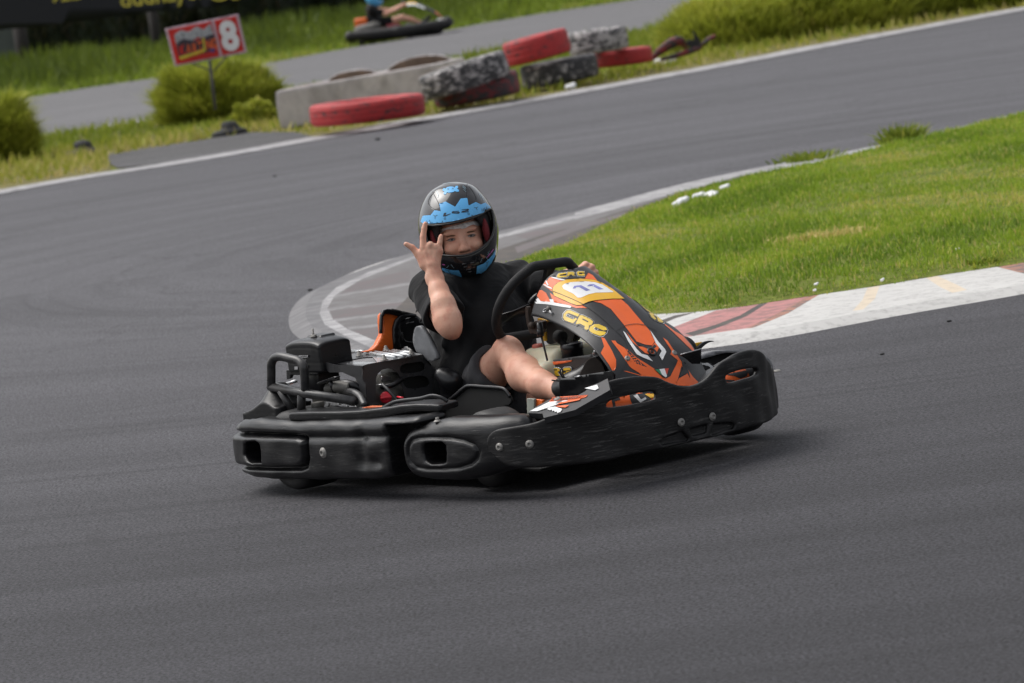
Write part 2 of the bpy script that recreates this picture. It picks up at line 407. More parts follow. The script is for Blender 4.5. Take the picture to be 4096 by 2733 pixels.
# ================================================================== SETTING
def asphalt(name, base, tracks=.0, cx=2.5, cy=26., grit=1., near=False):
    m, t, p = nt(name)
    tc = N(t, 'TexCoord')
    big = tex(t, scale=.22, detail=5, rough=.6)
    mid = tex(t, scale=2.2, detail=5, stretch=(.35, 1, 1), rot=(0, 0, .45))
    fine = tex(t, scale=95, detail=3, rough=.7)
    sp = N(t, 'TexVoronoi'); sp.inputs['Scale'].default_value = 130; t.links.new(tc.outputs['Object'], sp.inputs['Vector'])
    c = mixc(t, big, tuple(x*.80 for x in base), tuple(x*1.18 for x in base))
    c = mixc(t, ramp(t, mid, [(.35, 0.), (.72, .28)]), c, tuple(x*.66 for x in base))
    # rubber laid down along the racing line: noise stretched round the hairpin
    sep = N(t, 'SeparateXYZ'); t.links.new(tc.outputs['Object'], sep.inputs[0])
    dx = N(t, 'Math', operation='SUBTRACT'); t.links.new(sep.outputs[0], dx.inputs[0]); dx.inputs[1].default_value = cx
    dy = N(t, 'Math', operation='SUBTRACT'); t.links.new(sep.outputs[1], dy.inputs[0]); dy.inputs[1].default_value = cy
    cmb = N(t, 'CombineXYZ'); t.links.new(dx.outputs[0], cmb.inputs[0]); t.links.new(dy.outputs[0], cmb.inputs[1])
    ln = N(t, 'VectorMath', operation='LENGTH'); t.links.new(cmb.outputs[0], ln.inputs[0])
    an = N(t, 'Math', operation='ARCTAN2'); t.links.new(dy.outputs[0], an.inputs[0]); t.links.new(dx.outputs[0], an.inputs[1])
    pol = N(t, 'CombineXYZ'); t.links.new(ln.outputs['Value'], pol.inputs[0]); t.links.new(an.outputs[0], pol.inputs[1])
    rub = tex(t, scale=1.0, vec=pol.outputs[0], stretch=(2.0, .8, 1), detail=6, rough=.62, dist=.08)
    rub2 = tex(t, scale=1.0, vec=pol.outputs[0], stretch=(9, .9, 1), detail=4, rough=.6, dist=.15)
    c = mixc(t, ramp(t, rub, [(.42, 0.), (.68, .62)]), c, tuple(x*.50 for x in base))
    c = mixc(t, ramp(t, rub2, [(.57, 0.), (.68, tracks*.6)]), c, tuple(x*.50 for x in base))
    if near:      # near asphalt painted darker, standing in for lens falloff and viewing angle
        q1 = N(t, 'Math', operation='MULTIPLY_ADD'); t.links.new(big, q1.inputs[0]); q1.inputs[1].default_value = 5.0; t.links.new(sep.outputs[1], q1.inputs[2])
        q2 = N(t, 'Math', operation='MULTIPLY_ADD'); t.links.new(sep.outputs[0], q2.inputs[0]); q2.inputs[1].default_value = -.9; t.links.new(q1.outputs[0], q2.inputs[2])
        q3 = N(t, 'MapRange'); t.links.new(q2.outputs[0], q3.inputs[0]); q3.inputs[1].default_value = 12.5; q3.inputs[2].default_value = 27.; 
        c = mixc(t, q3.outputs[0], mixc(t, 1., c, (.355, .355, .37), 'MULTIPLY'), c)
    g = ramp(t, fine, [(.33, 0.), (.5, .5), (.66, 1.)])
    c = mixc(t, 1.*grit, c, g, 'OVERLAY')
    c = mixc(t, ramp(t, sp.outputs['Distance'], [(.0, .55*grit), (.14, 0.)]), c, tuple(min(1, x*2.6) for x in base))
    # hairline cracks
    vo = N(t, 'TexVoronoi'); vo.feature = 'DISTANCE_TO_EDGE'; vo.inputs['Scale'].default_value = .32
    wv = N(t, 'VectorMath', operation='ADD'); t.links.new(tc.outputs['Object'], wv.inputs[0])
    nz = N(t, 'TexNoise'); nz.inputs['Scale'].default_value = 1.4; nz.inputs['Detail'].default_value = 6; t.links.new(tc.outputs['Object'], nz.inputs['Vector']); t.links.new(nz.outputs['Color'], wv.inputs[1])
    t.links.new(wv.outputs[0], vo.inputs['Vector'])
    c = mixc(t, ramp(t, vo.outputs['Distance'], [(0., .55), (.006, 0.)]), c, tuple(x*.35 for x in base))
    t.links.new(c, p.inputs['Base Color']); p.inputs['Roughness'].default_value = .86; p.inputs['Specular IOR Level'].default_value = .35
    bump(t, p, fine, .55, .004)
    return m
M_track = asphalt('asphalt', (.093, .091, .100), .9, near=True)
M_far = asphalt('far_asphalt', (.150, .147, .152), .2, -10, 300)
M_patch = asphalt('patch_asphalt', (.085, .083, .085), .1, -10, 300)
def paint(name, col, wear=.5, scale=9, under=(.09, .085, .085), stretch=(1, 1, 1)):
    m, t, p = nt(name)
    w = ramp(t, tex(t, scale=scale, detail=9, rough=.72, stretch=stretch), [(.30+.2*wear-.05, 0.), (.30+.2*wear+.12, 1.)])
    v = tex(t, scale=2.5, detail=6)
    c = mixc(t, v, tuple(x*.78 for x in col), col)
    c = mixc(t, w, under, c)
    t.links.new(c, p.inputs['Base Color']); p.inputs['Roughness'].default_value = .75
    bump(t, p, tex(t, scale=60, detail=5), .3, .004)
    return m
P_white = paint('white_kerb_paint', (.58, .57, .55), .42, 20, (.34, .33, .32))
P_red = paint('red_kerb_paint', (.50, .21, .20), .75, 16, (.24, .13, .12))
P_line = paint('white_line_paint', (.42, .41, .42), .55, 8)
P_rib = paint('kerb_rib_paint', (.66, .56, .43), .3, 14, (.40, .34, .28))
P_rib2 = paint('kerb_rib_red', (.45, .20, .13), .8, 14)
P_wornw = paint('worn_white_paint', (.46, .45, .455), .85, 7, (.20, .195, .20), (1, 1.6, 1))
P_faint = paint('dusty_kerb_rim', (.20, .195, .20), .95, 6, (.115, .112, .117), (1, 1.6, 1)); P_faint2 = paint('faint_white_stripe', (.27, .26, .265), .9, 9, (.14, .135, .135))
P_wornr = paint('worn_red_paint', (.15, .115, .118), 1.0, 9, (.115, .105, .105))
P_worng = paint('worn_grey_kerb', (.17, .165, .165), .9, 8, (.12, .11, .11))
P_dirt = paint('rubber_dirt', (.10, .082, .066), 1.0, 9, (.055, .047, .043))
def ground_mat(name, a, b, s=1.2, stretch=None, b2=None):
    m, t, p = nt(name)
    c = mixc(t, ramp(t, tex(t, scale=s, detail=7, rough=.65, stretch=stretch), [(.35, 0.), (.65, 1.)]), a, b)
    c = mixc(t, .6, c, ramp(t, tex(t, scale=s*18, detail=5, rough=.7), [(.3, .15), (.7, .85)]), 'OVERLAY')
    t.links.new(c, p.inputs['Base Color']); p.inputs['Roughness'].default_value = .95; p.inputs['Specular IOR Level'].default_value = .1
    bump(t, p, tex(t, scale=30, detail=6), .6, .02); return m
G_base = ground_mat('turf_soil', (.10, .13, .02), (.17, .19, .045))
G_dry = ground_mat('dry_verge', (.13, .115, .045), (.20, .18, .075), 2)
G_far = ground_mat('far_turf', (.10, .13, .02), (.17, .18, .04), .5)

def sheet(name, px, z, mats, regions=(), rm=(), sp=60, zf=None, near=None, thick=0):
    """flat ground sheet; outline in photograph pixels (or world xy if already 3 long)"""
    def w(q): return np.array([p[:2] if len(p) == 3 else gnd(*p, z)[:2] for p in q])
    W, T, reg = cdt(w(px), (), [w(r) for r in regions], sp)
    V = np.column_stack([W, np.full(len(W), z) if zf is None else z+zf(W)])
    T = orient(V, T, np.array([0, 0, 100.]))
    mb = MB(); mm = [([0]+list(rm))[r] for r in reg]; mb.add(V, T, mm)
    return mb.build(name, mats)
g = MB(); g.add([(-400, -60, -.02), (400, -60, -.02), (400, 700, -.02), (-400, 700, -.02)], [(0, 1, 2, 3)])
tag(g.build('ground', G_far), kind='structure')

LINE = [(0, 774), (310, 713), (719, 658), (1300, 553), (1858, 453), (2400, 357), (2950, 255), (3573, 136), (4096, 40)]
LINE_W = [gnd(*p)[:2] for p in LINE]
def ext(P, k0, k1):
    P = [np.asarray(p, float) for p in P]; a = P[0]-(P[1]-P[0])/np.linalg.norm(P[1]-P[0])*k0; b = P[-1]+(P[-1]-P[-2])/np.linalg.norm(P[-1]-P[-2])*k1
    return [a]+P+[b]
L3 = [(x-.5, y+.65, 0) for x, y in ext(LINE_W, 30, 40)]
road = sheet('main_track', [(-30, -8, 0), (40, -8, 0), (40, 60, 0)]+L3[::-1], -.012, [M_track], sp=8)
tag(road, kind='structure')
def ribbon(name, P, w, z, m):
    """flat band of width w (list or number) lying on world polyline P, to its left"""
    P = np.array(P); S_ = np.concatenate([[0], np.cumsum(np.linalg.norm(np.diff(P, axis=0), axis=1))]); q = np.linspace(0, S_[-1], int(S_[-1]/.5)+3)
    P = np.stack([np.interp(q, S_, P[:, 0]), np.interp(q, S_, P[:, 1])], 1)
    for _ in range(3): P[1:-1] = (P[:-2]+2*P[1:-1]+P[2:])/4
    T = np.gradient(P, axis=0); T /= np.linalg.norm(T, axis=1)[:, None]; Nn = np.stack([-T[:, 1], T[:, 0]], 1)
    w = np.interp(np.linspace(0, 1, len(P)), np.linspace(0, 1, len(w)), w) if hasattr(w, '__len__') else np.full(len(P), w)
    w = w*(1+.06*np.sin(np.arange(len(P))*2.3)+.05*np.sin(np.arange(len(P))*.9))
    V = np.concatenate([np.column_stack([P, np.full(len(P), z)]), np.column_stack([P+Nn*w[:, None], np.full(len(P), z)])]); n = len(P)
    mb = MB(); mb.add(V, [(i, i+1, n+i+1, n+i) for i in range(n-1)]); return tag(mb.build(name, m), kind='structure')
ribbon('far_edge_line', ext(LINE_W, 30, 40), .72, -.004, P_line)

# --- far road behind the infield strip
FR_B = [(40, 552), (200, 545), (420, 506), (640, 470), (1080, 376), (1400, 318), (1750, 250), (2100, 175), (2520, 128), (2800, 63), (3050, 5)]
FR_T = [(0, 408), (360, 348), (700, 300), (1050, 255), (1300, 208), (1620, 152), (1900, 98), (2150, 55), (2480, 5)]
fb = [(*p[:2], 0) for p in ext([gnd(*p)[:2] for p in FR_B], 40, 60)]; ft = [(*p[:2], 0) for p in ext([gnd(*p)[:2] for p in FR_T], 50, 90)]
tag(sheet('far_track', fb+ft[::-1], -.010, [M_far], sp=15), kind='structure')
ribbon('far_road_edge', [gnd(*p)[:2] for p in [(470, 500), (560, 486), (640, 470)]], .7, -.003, P_line)
# patch of asphalt before the infield
tag(sheet('asphalt_apron', [(425, 620), (560, 597), (800, 560), (1010, 528), (1180, 528), (1270, 552), (1000, 604), (760, 645), (470, 672), (440, 655)], -.006, [M_patch], sp=1.5), kind='structure')
# strip of turf between the tracks (a thin raised sheet under the blades)
STRIP = [(0, 760), (300, 704), (440, 680), (440, 655), (430, 622), (560, 597), (800, 560), (1010, 528), (1180, 528), (1275, 548), (1858, 443), (2400, 347), (2950, 246), (3573, 127), (4096, 30)]
st = [(*p[:2], 0) for p in ext([gnd(*p)[:2] for p in STRIP], 28, 38)]
tag(sheet('infield_strip', st+[(x, y, 0) for x, y, _ in fb[::-1]], -.008, [G_dry], sp=3), kind='structure')

# --- island and its kerb
K_OUT = [(4500, 1050), (4096, 1136), (3555, 1230), (3086, 1317), (2710, 1371), (2300, 1440), (1900, 1470), (1600, 1440), (1411, 1375), (1300, 1335), (1240, 1295), (1222, 1250), (1232, 1205), (1270, 1160), (1345, 1118), (1483, 1062), (1700, 998), (1987, 928), (2400, 822), (2761, 728), (3158, 648), (3288, 628), (3526, 577), (3700, 541), (4096, 447), (4500, 360)]
K_MID = [(4500, 1030), (4096, 1116), (3555, 1209), (3086, 1294), (2710, 1348), (2300, 1405), (1900, 1425), (1640, 1400), (1498, 1362), (1389, 1316), (1331, 1276), (1310, 1233), (1339, 1182), (1447, 1117), (1650, 1037), (1990, 955), (2400, 849), (2761, 752), (3158, 667), (3288, 643), (3526, 590), (3700, 553), (4096, 457), (4500, 368)]
GRASS = [(4500, 965), (4096, 1050), (3988, 1068), (3750, 1104), (3519, 1143), (3277, 1179), (2862, 1241), (2580, 1259), (2350, 1270), (2120, 1230), (1980, 1150), (1985, 1085), (2057, 1046), (2150, 1012), (2266, 976), (2400, 905), (2580, 826), (2797, 761), (2977, 717), (3158, 678), (3288, 648), (3526, 594), (3700, 556), (4096, 460), (4500, 372)]
ZK = .02
def smoothpx(P, n=5): return [tuple(q) for q in catmull(P, n)]
ko, km, gr = smoothpx(K_OUT), smoothpx(K_MID), smoothpx(GRASS, 3)
stripes = [  # red / worn areas of the kerb and expansion ribs, measured on the photograph
 ([(2862, 1243), (3277, 1179), (3150, 1255), (3020, 1309), (2720, 1352), (2560, 1370), (2638, 1331), (2804, 1266)], 1), ([(2620, 1290), (2700, 1262), (2790, 1247), (2700, 1274), (2640, 1300)], 4),
 ([(3235, 1185), (3277, 1179), (3150, 1255), (3010, 1312), (2985, 1314), (3110, 1255)], 3),
 ([(2740, 1335), (2860, 1300), (2960, 1262), (3040, 1215), (3075, 1209), (2985, 1266), (2880, 1308), (2775, 1345)], 4),
 ([(3470, 1152), (3519, 1143), (3500, 1195), (3453, 1238), (3410, 1244), (3450, 1200)], 2),
 ([(3702, 1110), (3750, 1104), (3830, 1140), (3868, 1160), (3810, 1172), (3760, 1148)], 2),
 ([(3988, 1068), (4180, 1035), (4300, 1070), (4096, 1095)], 3),
]
hp = [(1050, 1600), (1100, 1200), (2100, 850), (3200, 590), (4700, 280), (4700, 420), (3200, 700), (2057, 1046), (1985, 1085), (1980, 1150), (2120, 1230), (2450, 1270), (2450, 1600), (1500, 1700)]
inner = [(1640, 1180), (1790, 1090), (1990, 1000), (2200, 930), (2450, 872), (2760, 775), (2600, 830), (2266, 980), (2057, 1046), (1985, 1085), (1980, 1150), (2120, 1230), (2500, 1275), (2450, 1330), (1900, 1370), (1660, 1330), (1560, 1260)]
rimb = [(3158, 655), (2761, 737), (2400, 834), (1987, 942), (1680, 1018), (1470, 1090), (1345, 1150), (1290, 1205), (1278, 1255), (1300, 1300), (1390, 1348), (1490, 1395), (1640, 1425), (2000, 1450), (2450, 1440), (2450, 1400), (1640, 1400), (1498, 1362), (1389, 1316), (1331, 1276), (1310, 1233), (1339, 1182), (1447, 1117), (1650, 1037), (1990, 955), (2400, 849), (2761, 752), (3158, 667)]
worn = [([(1310, 1233), (1331, 1276), (1389, 1316), (1498, 1362), (1640, 1400), (2450, 1420), (2450, 1270), (2120, 1230), (1980, 1150), (1985, 1085), (2057, 1046), (2400, 905), (2977, 717), (3158, 678), (2761, 752), (2400, 849), (1990, 955), (1650, 1037), (1447, 1117), (1339, 1182)], 5),
 ([(1345, 1185), (1425, 1130), (1640, 1080), (1640, 1130), (1340, 1185)], 6),
 ([(1320, 1240), (1700, 1195), (1700, 1240), (1330, 1276)], 6),
 ([(1400, 1318), (1640, 1290), (1640, 1340), (1490, 1358)], 6),
 ([(2060, 945), (2220, 905), (2330, 880), (2300, 905), (2120, 960)], 6),
 ([(2480, 845), (2700, 785), (2900, 728), (2900, 738), (2700, 800), (2480, 860)], 6),
 ([(1336, 1180), (1640, 1128), (1640, 1139), (1336, 1192)], 8), ([(1312, 1233), (1700, 1186), (1700, 1196), (1313, 1244)], 8), ([(1335, 1276), (1640, 1240), (1640, 1250), (1345, 1287)], 8), ([(1390, 1310), (1640, 1278), (1640, 1290), (1400, 1322)], 8),
 (rimb, 9), ([(2300, 850), (2761, 718), (3158, 638), (3526, 566), (4096, 436), (4600, 325), (4600, 400), (4096, 464), (3526, 602), (3158, 674), (2761, 757), (2300, 878)], 9), (inner, 7), ([(2057, 1046), (2266, 976), (2400, 905), (2580, 826), (2797, 761), (2977, 717), (3100, 690), (3100, 682), (2960, 703), (2700, 776), (2400, 873), (2200, 958), (2035, 1030)], 7), ([(2060, 990), (2300, 905), (2500, 850), (2500, 862), (2300, 925), (2070, 1012)], 6)]
regs = [km+gr[::-1]]
allr = [(hp_, m_) for hp_, m_ in []]
kerb = sheet('kerb', ko+[(4500, 372)]+gr[::-1], ZK, [P_white, P_red, P_rib, P_rib2, P_dirt, P_worng, P_wornr, P_dirt, P_faint2, P_wornw, P_faint],
      [hp]+[w[0] for w in worn]+[s[0] for s in stripes], [10]+[w[1] for w in worn]+[s[1] for s in stripes], sp=.35)
# sloping skirt of the kerb down to the asphalt
kb = np.array([gnd(*p, ZK)[:2] for p in ko]); T_ = np.gradient(kb, axis=0); T_ /= np.linalg.norm(T_, axis=1)[:, None]; Nn = np.stack([T_[:, 1], -T_[:, 0]], 1)
cen = gnd(2900, 900)[:2]; Nn *= np.where(((kb-cen)*Nn).sum(1) > 0, 1, -1)[:, None]
mb = MB(); n_ = len(kb); mb.add(np.concatenate([np.column_stack([kb, np.full(n_, ZK)]), np.column_stack([kb+Nn*.09, np.full(n_, -.011)])]), [(i, i+1, n_+i+1, n_+i) for i in range(n_-1)])
mb.m = [1 if (i < 26) else 0 for i in range(n_-1)]; mb.build('kerb_skirt', [P_faint, P_white], kerb)
tag(kerb, kind='structure')
gw = np.array([gnd(*p, ZK)[:2] for p in gr])
from functools import lru_cache
def hnoise(W, s=1.):
    x, y = W[:, 0]*s, W[:, 1]*s
    return (np.sin(x*1.7+y*.6)+np.sin(-x*.8+y*1.1+1.3)+.6*np.sin(x*3.1-y*2.3+.4)+.4*np.sin(x*5.3+y*4.1))/3
def dist_line(P, L): 
    L = np.asarray(L); best = np.full(len(P), 1e9)
    for i in range(len(L)-1):
        a, b = L[i], L[i+1]; e = b-a; t = np.clip(((P-a)@e)/(e@e+1e-12), 0, 1); best = np.minimum(best, np.linalg.norm(P-a-t[:, None]*e, axis=1))
    return best
isl_z = lambda W: np.clip(dist_line(W, gw)/.35, 0, 1)*(.035+.02*hnoise(W, 1.5))
island = sheet('island_turf', [(x, y, 0) for x, y in gw], ZK+.001, [G_base], sp=.25, zf=isl_z)
tag(island, kind='structure')

# ------------------------------------------------------------------ grass
def grass_mat(name, stops, trans=.35):
    m, t, p = nt(name)
    a = N(t, 'Attribute', attribute_name='tone')
    c = ramp(t, a.outputs['Fac'], stops); t.links.new(c, p.inputs['Base Color']); p.inputs['Roughness'].default_value = .65; p.inputs['Specular IOR Level'].default_value = .25
    tr = N(t, 'BsdfTranslucent'); t.links.new(c, tr.inputs[0]); mx = N(t, 'MixShader'); mx.inputs[0].default_value = trans
    t.links.new(p.outputs[0], mx.inputs[1]); t.links.new(tr.outputs[0], mx.inputs[2]); t.links.new(mx.outputs[0], t.nodes['Material Output'].inputs[0]); return m
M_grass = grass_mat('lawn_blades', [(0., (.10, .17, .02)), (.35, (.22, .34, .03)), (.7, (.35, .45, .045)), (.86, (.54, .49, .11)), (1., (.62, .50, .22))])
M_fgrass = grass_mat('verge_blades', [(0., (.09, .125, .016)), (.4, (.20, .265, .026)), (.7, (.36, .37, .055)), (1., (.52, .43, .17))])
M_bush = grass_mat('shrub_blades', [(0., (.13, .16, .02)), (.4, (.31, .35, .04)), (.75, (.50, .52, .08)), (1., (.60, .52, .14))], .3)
def blades(name, P, h, w, mat, tone, lean=.35, segs=2, dirs=None, parent=None):
    """P (n,3) roots, h heights, w widths; dirs optional growth directions"""
    n = len(P); a = rng.uniform(0, 2*np.pi, n); side = np.stack([np.cos(a), np.sin(a), np.zeros(n)], 1)
    b = rng.uniform(0, 2*np.pi, n); le = np.abs(rng.normal(0, lean, n)); up = np.tile([0, 0, 1.], (n, 1)) if dirs is None else dirs
    hd = np.stack([np.cos(b), np.sin(b), np.zeros(n)], 1)*le[:, None]
    h = h[:, None]; w = w[:, None]
    m1 = P+up*h*.55+hd*h*.35; tip = P+up*h*(1-.25*le[:, None])+hd*h*1.0
    if segs == 2:
        V = np.stack([P-side*w*.5, P+side*w*.5, m1-side*w*.42, m1+side*w*.42, tip], 1).reshape(-1, 3)
        o = np.arange(n)[:, None, None]*5; T = (np.array([[0, 1, 3], [0, 3, 2], [2, 3, 4]])[None]+o).reshape(-1, 3); k = 5
    else:
        V = np.stack([P-side*w*.5, P+side*w*.5, tip], 1).reshape(-1, 3); T = np.arange(n*3).reshape(-1, 3); k = 3
    tn = np.repeat(tone, k)
    return fast_tris(name, V, T, mat, tn, parent)
def scatter(poly, dens):
    poly = np.asarray(poly); lo, hi = poly.min(0), poly.max(0); n = int(dens*np.prod(hi-lo)); P = rng.uniform(lo, hi, (n, 2)); return P[pip(P, poly)]
G2 = scatter(gw, 3400)
pr = proj(np.column_stack([G2, np.full(len(G2), .03)])); G2 = G2[(pr[:, 0] < 4350)]; G2 = G2+rng.normal(0, .025, G2.shape)
hz = ZK+isl_z(G2); de = dist_line(G2, gw)
patch = hnoise(G2, .9)*.5+hnoise(G2[:, ::-1], 2.6)*.35
clump = np.sin(G2[:, 0]*9+2*np.sin(G2[:, 1]*5))*np.sin(G2[:, 1]*7+2*np.sin(G2[:, 0]*6))
mott = np.sin(G2[:, 0]*2.3+1.7*np.sin(G2[:, 1]*1.1))*np.sin(G2[:, 1]*1.4+1.5*np.sin(G2[:, 0]*1.9+1))
tone = np.clip(.46+.17*patch+.13*clump+.16*mott+rng.normal(0, .14, len(G2)), 0, .86); dry = rng.random(len(G2)) < (.09+.42*(mott > .6)+.25*np.exp(-de/.12)); tone[dry] = rng.uniform(.78, 1, dry.sum())
low = (rng.random(len(G2)) < .3*(mott < -.5)); tone[low] = rng.uniform(0, .2, low.sum())
edge = (gnd(0, 0)*0)[0]
hh = .85*np.clip(.038+.014*patch+.016*clump-.012*mott+rng.normal(0, .012, len(G2)), .012, .11)*np.clip(.45+de/.25, .45, 1)
tag(blades('island_grass', np.column_stack([G2, hz-.01]), hh, rng.uniform(.004, .008, len(G2)), M_grass, tone, .5), 'short bright green lawn covering the island inside the hairpin kerb', kind='stuff')
# infield strip grass (blurred): front verge is dry, the rest green
SP_ = np.array([p[:2] for p in st]); FBp = np.array([p[:2] for p in fb])
S2 = scatter(np.concatenate([SP_, FBp[::-1]]), 110); q = proj(np.column_stack([S2, np.zeros(len(S2))])); ok = (q[:, 0] > -200) & (q[:, 0] < 4300) & (q[:, 1] > -150); S2, q = S2[ok], q[ok]
def dist_line(P, L): 
    L = np.asarray(L); best = np.full(len(P), 1e9)
    for i in range(len(L)-1):
        a, b = L[i], L[i+1]; e = b-a; t = np.clip(((P-a)@e)/(e@e), 0, 1); best = np.minimum(best, np.linalg.norm(P-a-t[:, None]*e, axis=1))
    return best
dl = dist_line(S2, SP_); keep = dist_line(S2, np.array(LINE_W)) > 1.1; S2, dl = S2[keep], dl[keep]; near = np.clip(1-dl/4.5, 0, 1)
tone = np.clip(.38+.5*near*rng.uniform(.4, 1.3, len(S2))+.12*hnoise(S2, .8)+rng.normal(0, .12, len(S2)), 0, 1)
tag(blades('verge_grass', np.column_stack([S2, np.full(len(S2), -.01)]), np.clip(.10+.05*hnoise(S2, .7)+rng.normal(0, .03, len(S2)), .04, .3), rng.uniform(.02, .05, len(S2)), M_fgrass, tone, .5, 1), 'patchy half dry grass on the strip between the two tracks', kind='stuff')
# ================================================================== THE KART
kart = empty('go_kart', KM)
tag(kart, 'black and orange racing kart number 11 with scuffed wraparound bumpers, in the foreground', 'go kart')
def scuffed(name, base=(.0065, .0065, .0075), rough=.33, amt=.8, stretch=(2.2, 2.2, 16), sc=1.):
    m, t, p = nt(name)
    s1 = ramp(t, tex(t, scale=7, detail=9, rough=.72, stretch=stretch), [(.53, 0.), (.72, 1.)])
    s2 = ramp(t, tex(t, scale=3.2, detail=7, rough=.6), [(.42, 0.), (.66, 1.)])
    s3 = ramp(t, tex(t, scale=26, detail=4, rough=.8, stretch=(.5, .5, 9)), [(.63, 0.), (.70, 1.)])
    mu = N(t, 'Math', operation='MULTIPLY'); t.links.new(s1, mu.inputs[0]); t.links.new(s2, mu.inputs[1])
    m2 = N(t, 'Math', operation='MULTIPLY'); t.links.new(mu.outputs[0], m2.inputs[0]); m2.inputs[1].default_value = amt
    c = mixc(t, m2.outputs[0], mixc(t, tex(t, scale=2), tuple(x*.7 for x in base), tuple(x*1.25 for x in base)), (.075*sc, .072*sc, .07*sc))
    m3 = N(t, 'Math', operation='MULTIPLY'); t.links.new(s3, m3.inputs[0]); m3.inputs[1].default_value = amt*.55
    c = mixc(t, m3.outputs[0], c, (.17*sc, .165*sc, .16*sc)); t.links.new(c, p.inputs['Base Color']); p.inputs['Specular IOR Level'].default_value = .40
    r = N(t, 'MapRange'); t.links.new(mu.outputs[0], r.inputs[0]); r.inputs[3].default_value = rough; r.inputs[4].default_value = min(.9, rough+.3); t.links.new(r.outputs[0], p.inputs['Roughness'])
    bump(t, p, tex(t, scale=14, detail=7, rough=.65, stretch=(1, 1, 6)), .12, .01); bump(t, p, s3, .3, .001)
    return m
K_pl = scuffed('scuffed_black_plastic'); K_bd = scuffed('rough_black_bumper', (.006, .0055, .006), .52, 1.0, (1.6, 1.6, 20), 1.7)
K_sm = mat('smooth_black_plastic', (.0075, .0075, .009), .33, var=.3, vs=20, bmp=.05, bs=60)
K_dk = mat('dark_interior', (.006, .006, .006), .8); K_tube = mat('black_powder_coat', (.016, .016, .018), .33, var=.3, vs=30, dirt=.35, dirtcol=(.16, .15, .14), ds=16)
K_or = mat('orange_plastic', (.82, .155, .022), .38, var=.08, vs=9, dirt=.25, dirtcol=(.25, .06, .02)); K_orf = mat('orange_graphic', (.83, .135, .022), .34, var=.06, vs=8, dirt=.12, dirtcol=(.3, .07, .02), ds=12)
K_ye = mat('yellow_graphic', (.80, .44, .022), .34, var=.08, vs=8); K_gold = mat('gold_lettering', (.70, .47, .03), .35, var=.15, vs=30); K_wh = mat('white_graphic', (.78, .78, .78), .34, var=.06, vs=15)
K_bl = mat('graphite_graphic', (.021, .021, .023), .42, var=.2, vs=15, bmp=.08, bs=120); K_num = mat('faded_number_ink', (.22, .23, .52), .5, var=.35, vs=18); K_lin = mat('dark_pinline', (.02, .02, .02), .5)
K_gr = mat('flag_green', (.02, .22, .11), .4); K_rd = mat('flag_red', (.62, .06, .03), .4); K_cap = mat('red_cap', (.62, .012, .03), .35, vs=30)
K_al = mat('bare_aluminium', (.50, .50, .51), .35, metal=.9, var=.2, vs=30, dirt=.5, dirtcol=(.10, .09, .08), ds=12); K_cast = mat('grimy_cast_metal', (.13, .125, .115), .6, metal=.4, var=.4, vs=25, bmp=.5, bs=60, dirt=.8, dirtcol=(.035, .03, .026), ds=14)
K_bolt = mat('dull_bolt_steel', (.26, .25, .235), .6, metal=.4, var=.3, vs=80, bmp=.3, bs=200); K_tank = mat('translucent_tank', (.52, .49, .36), .45, var=.08, vs=6, sub=.3); K_amb = mat('amber_pipe', (.55, .30, .02), .4); K_tag = mat('grey_label', (.40, .40, .41), .5)
K_ty = mat('slick_tyre_rubber', (.018, .0175, .018), .6, var=.2, vs=18, bmp=.15, bs=50, dirt=.35, dirtcol=(.055, .052, .05), ds=9); K_rim = mat('wheel_rim', (.10, .10, .11), .4, metal=.8); K_tape = mat('grey_tape', (.17, .175, .185), .4, var=.2, vs=20, bmp=.35, bs=30); K_red2 = mat('faded_red_cap', (.42, .10, .07), .5)

def kb(mb, name, mats, parent=None, **k): return mb.build(name, mats, parent or kart, **k)

# ---------------------------------------------------------------- wheels
def wheel(X, Y, r, w, steer=0):
    mb = MB(); a = (math.sin(-steer), math.cos(steer), 0)
    pr_ = [(r*.46, -w*.40), (r*.52, -w*.47), (r*.78, -w*.5), (r*.93, -w*.45), (r*.985, -w*.36), (r, -w*.2), (r*1.002, 0), (r, w*.2), (r*.985, w*.36), (r*.93, w*.45), (r*.78, w*.5), (r*.52, w*.47), (r*.46, w*.40)]
    lathe(mb, pr_, (X, Y, r), a, 56, 0, ring=1)
    o = kb(mb, 'tyre', K_ty, None); 
    rm = MB(); lathe(rm, [(r*.2, -w*.1), (r*.4, -w*.18), (r*.46, -w*.40), (r*.5, -w*.44), (r*.5, -w*.40), (r*.47, 0), (r*.5, w*.40), (r*.5, w*.44), (r*.46, w*.40), (r*.4, w*.18), (r*.2, w*.1)], (X, Y, r), a, 32, 0)
    lathe(rm, [(.022, -w*.3), (.022, w*.3)], (X, Y, r), a, 12, 0)
    wh = bpy.data.objects.new('wheel', None); COL.objects.link(wh); wh.parent = kart; o.parent = wh; rr = rm.build('rim', K_rim, wh); return wh
wheel(-.5, -.56, .137, .18); wheel(-.5, .56, .137, .18); wheel(.41, -.425, .126, .13, -.05); wheel(.5, .50, .130, .13, -.05)

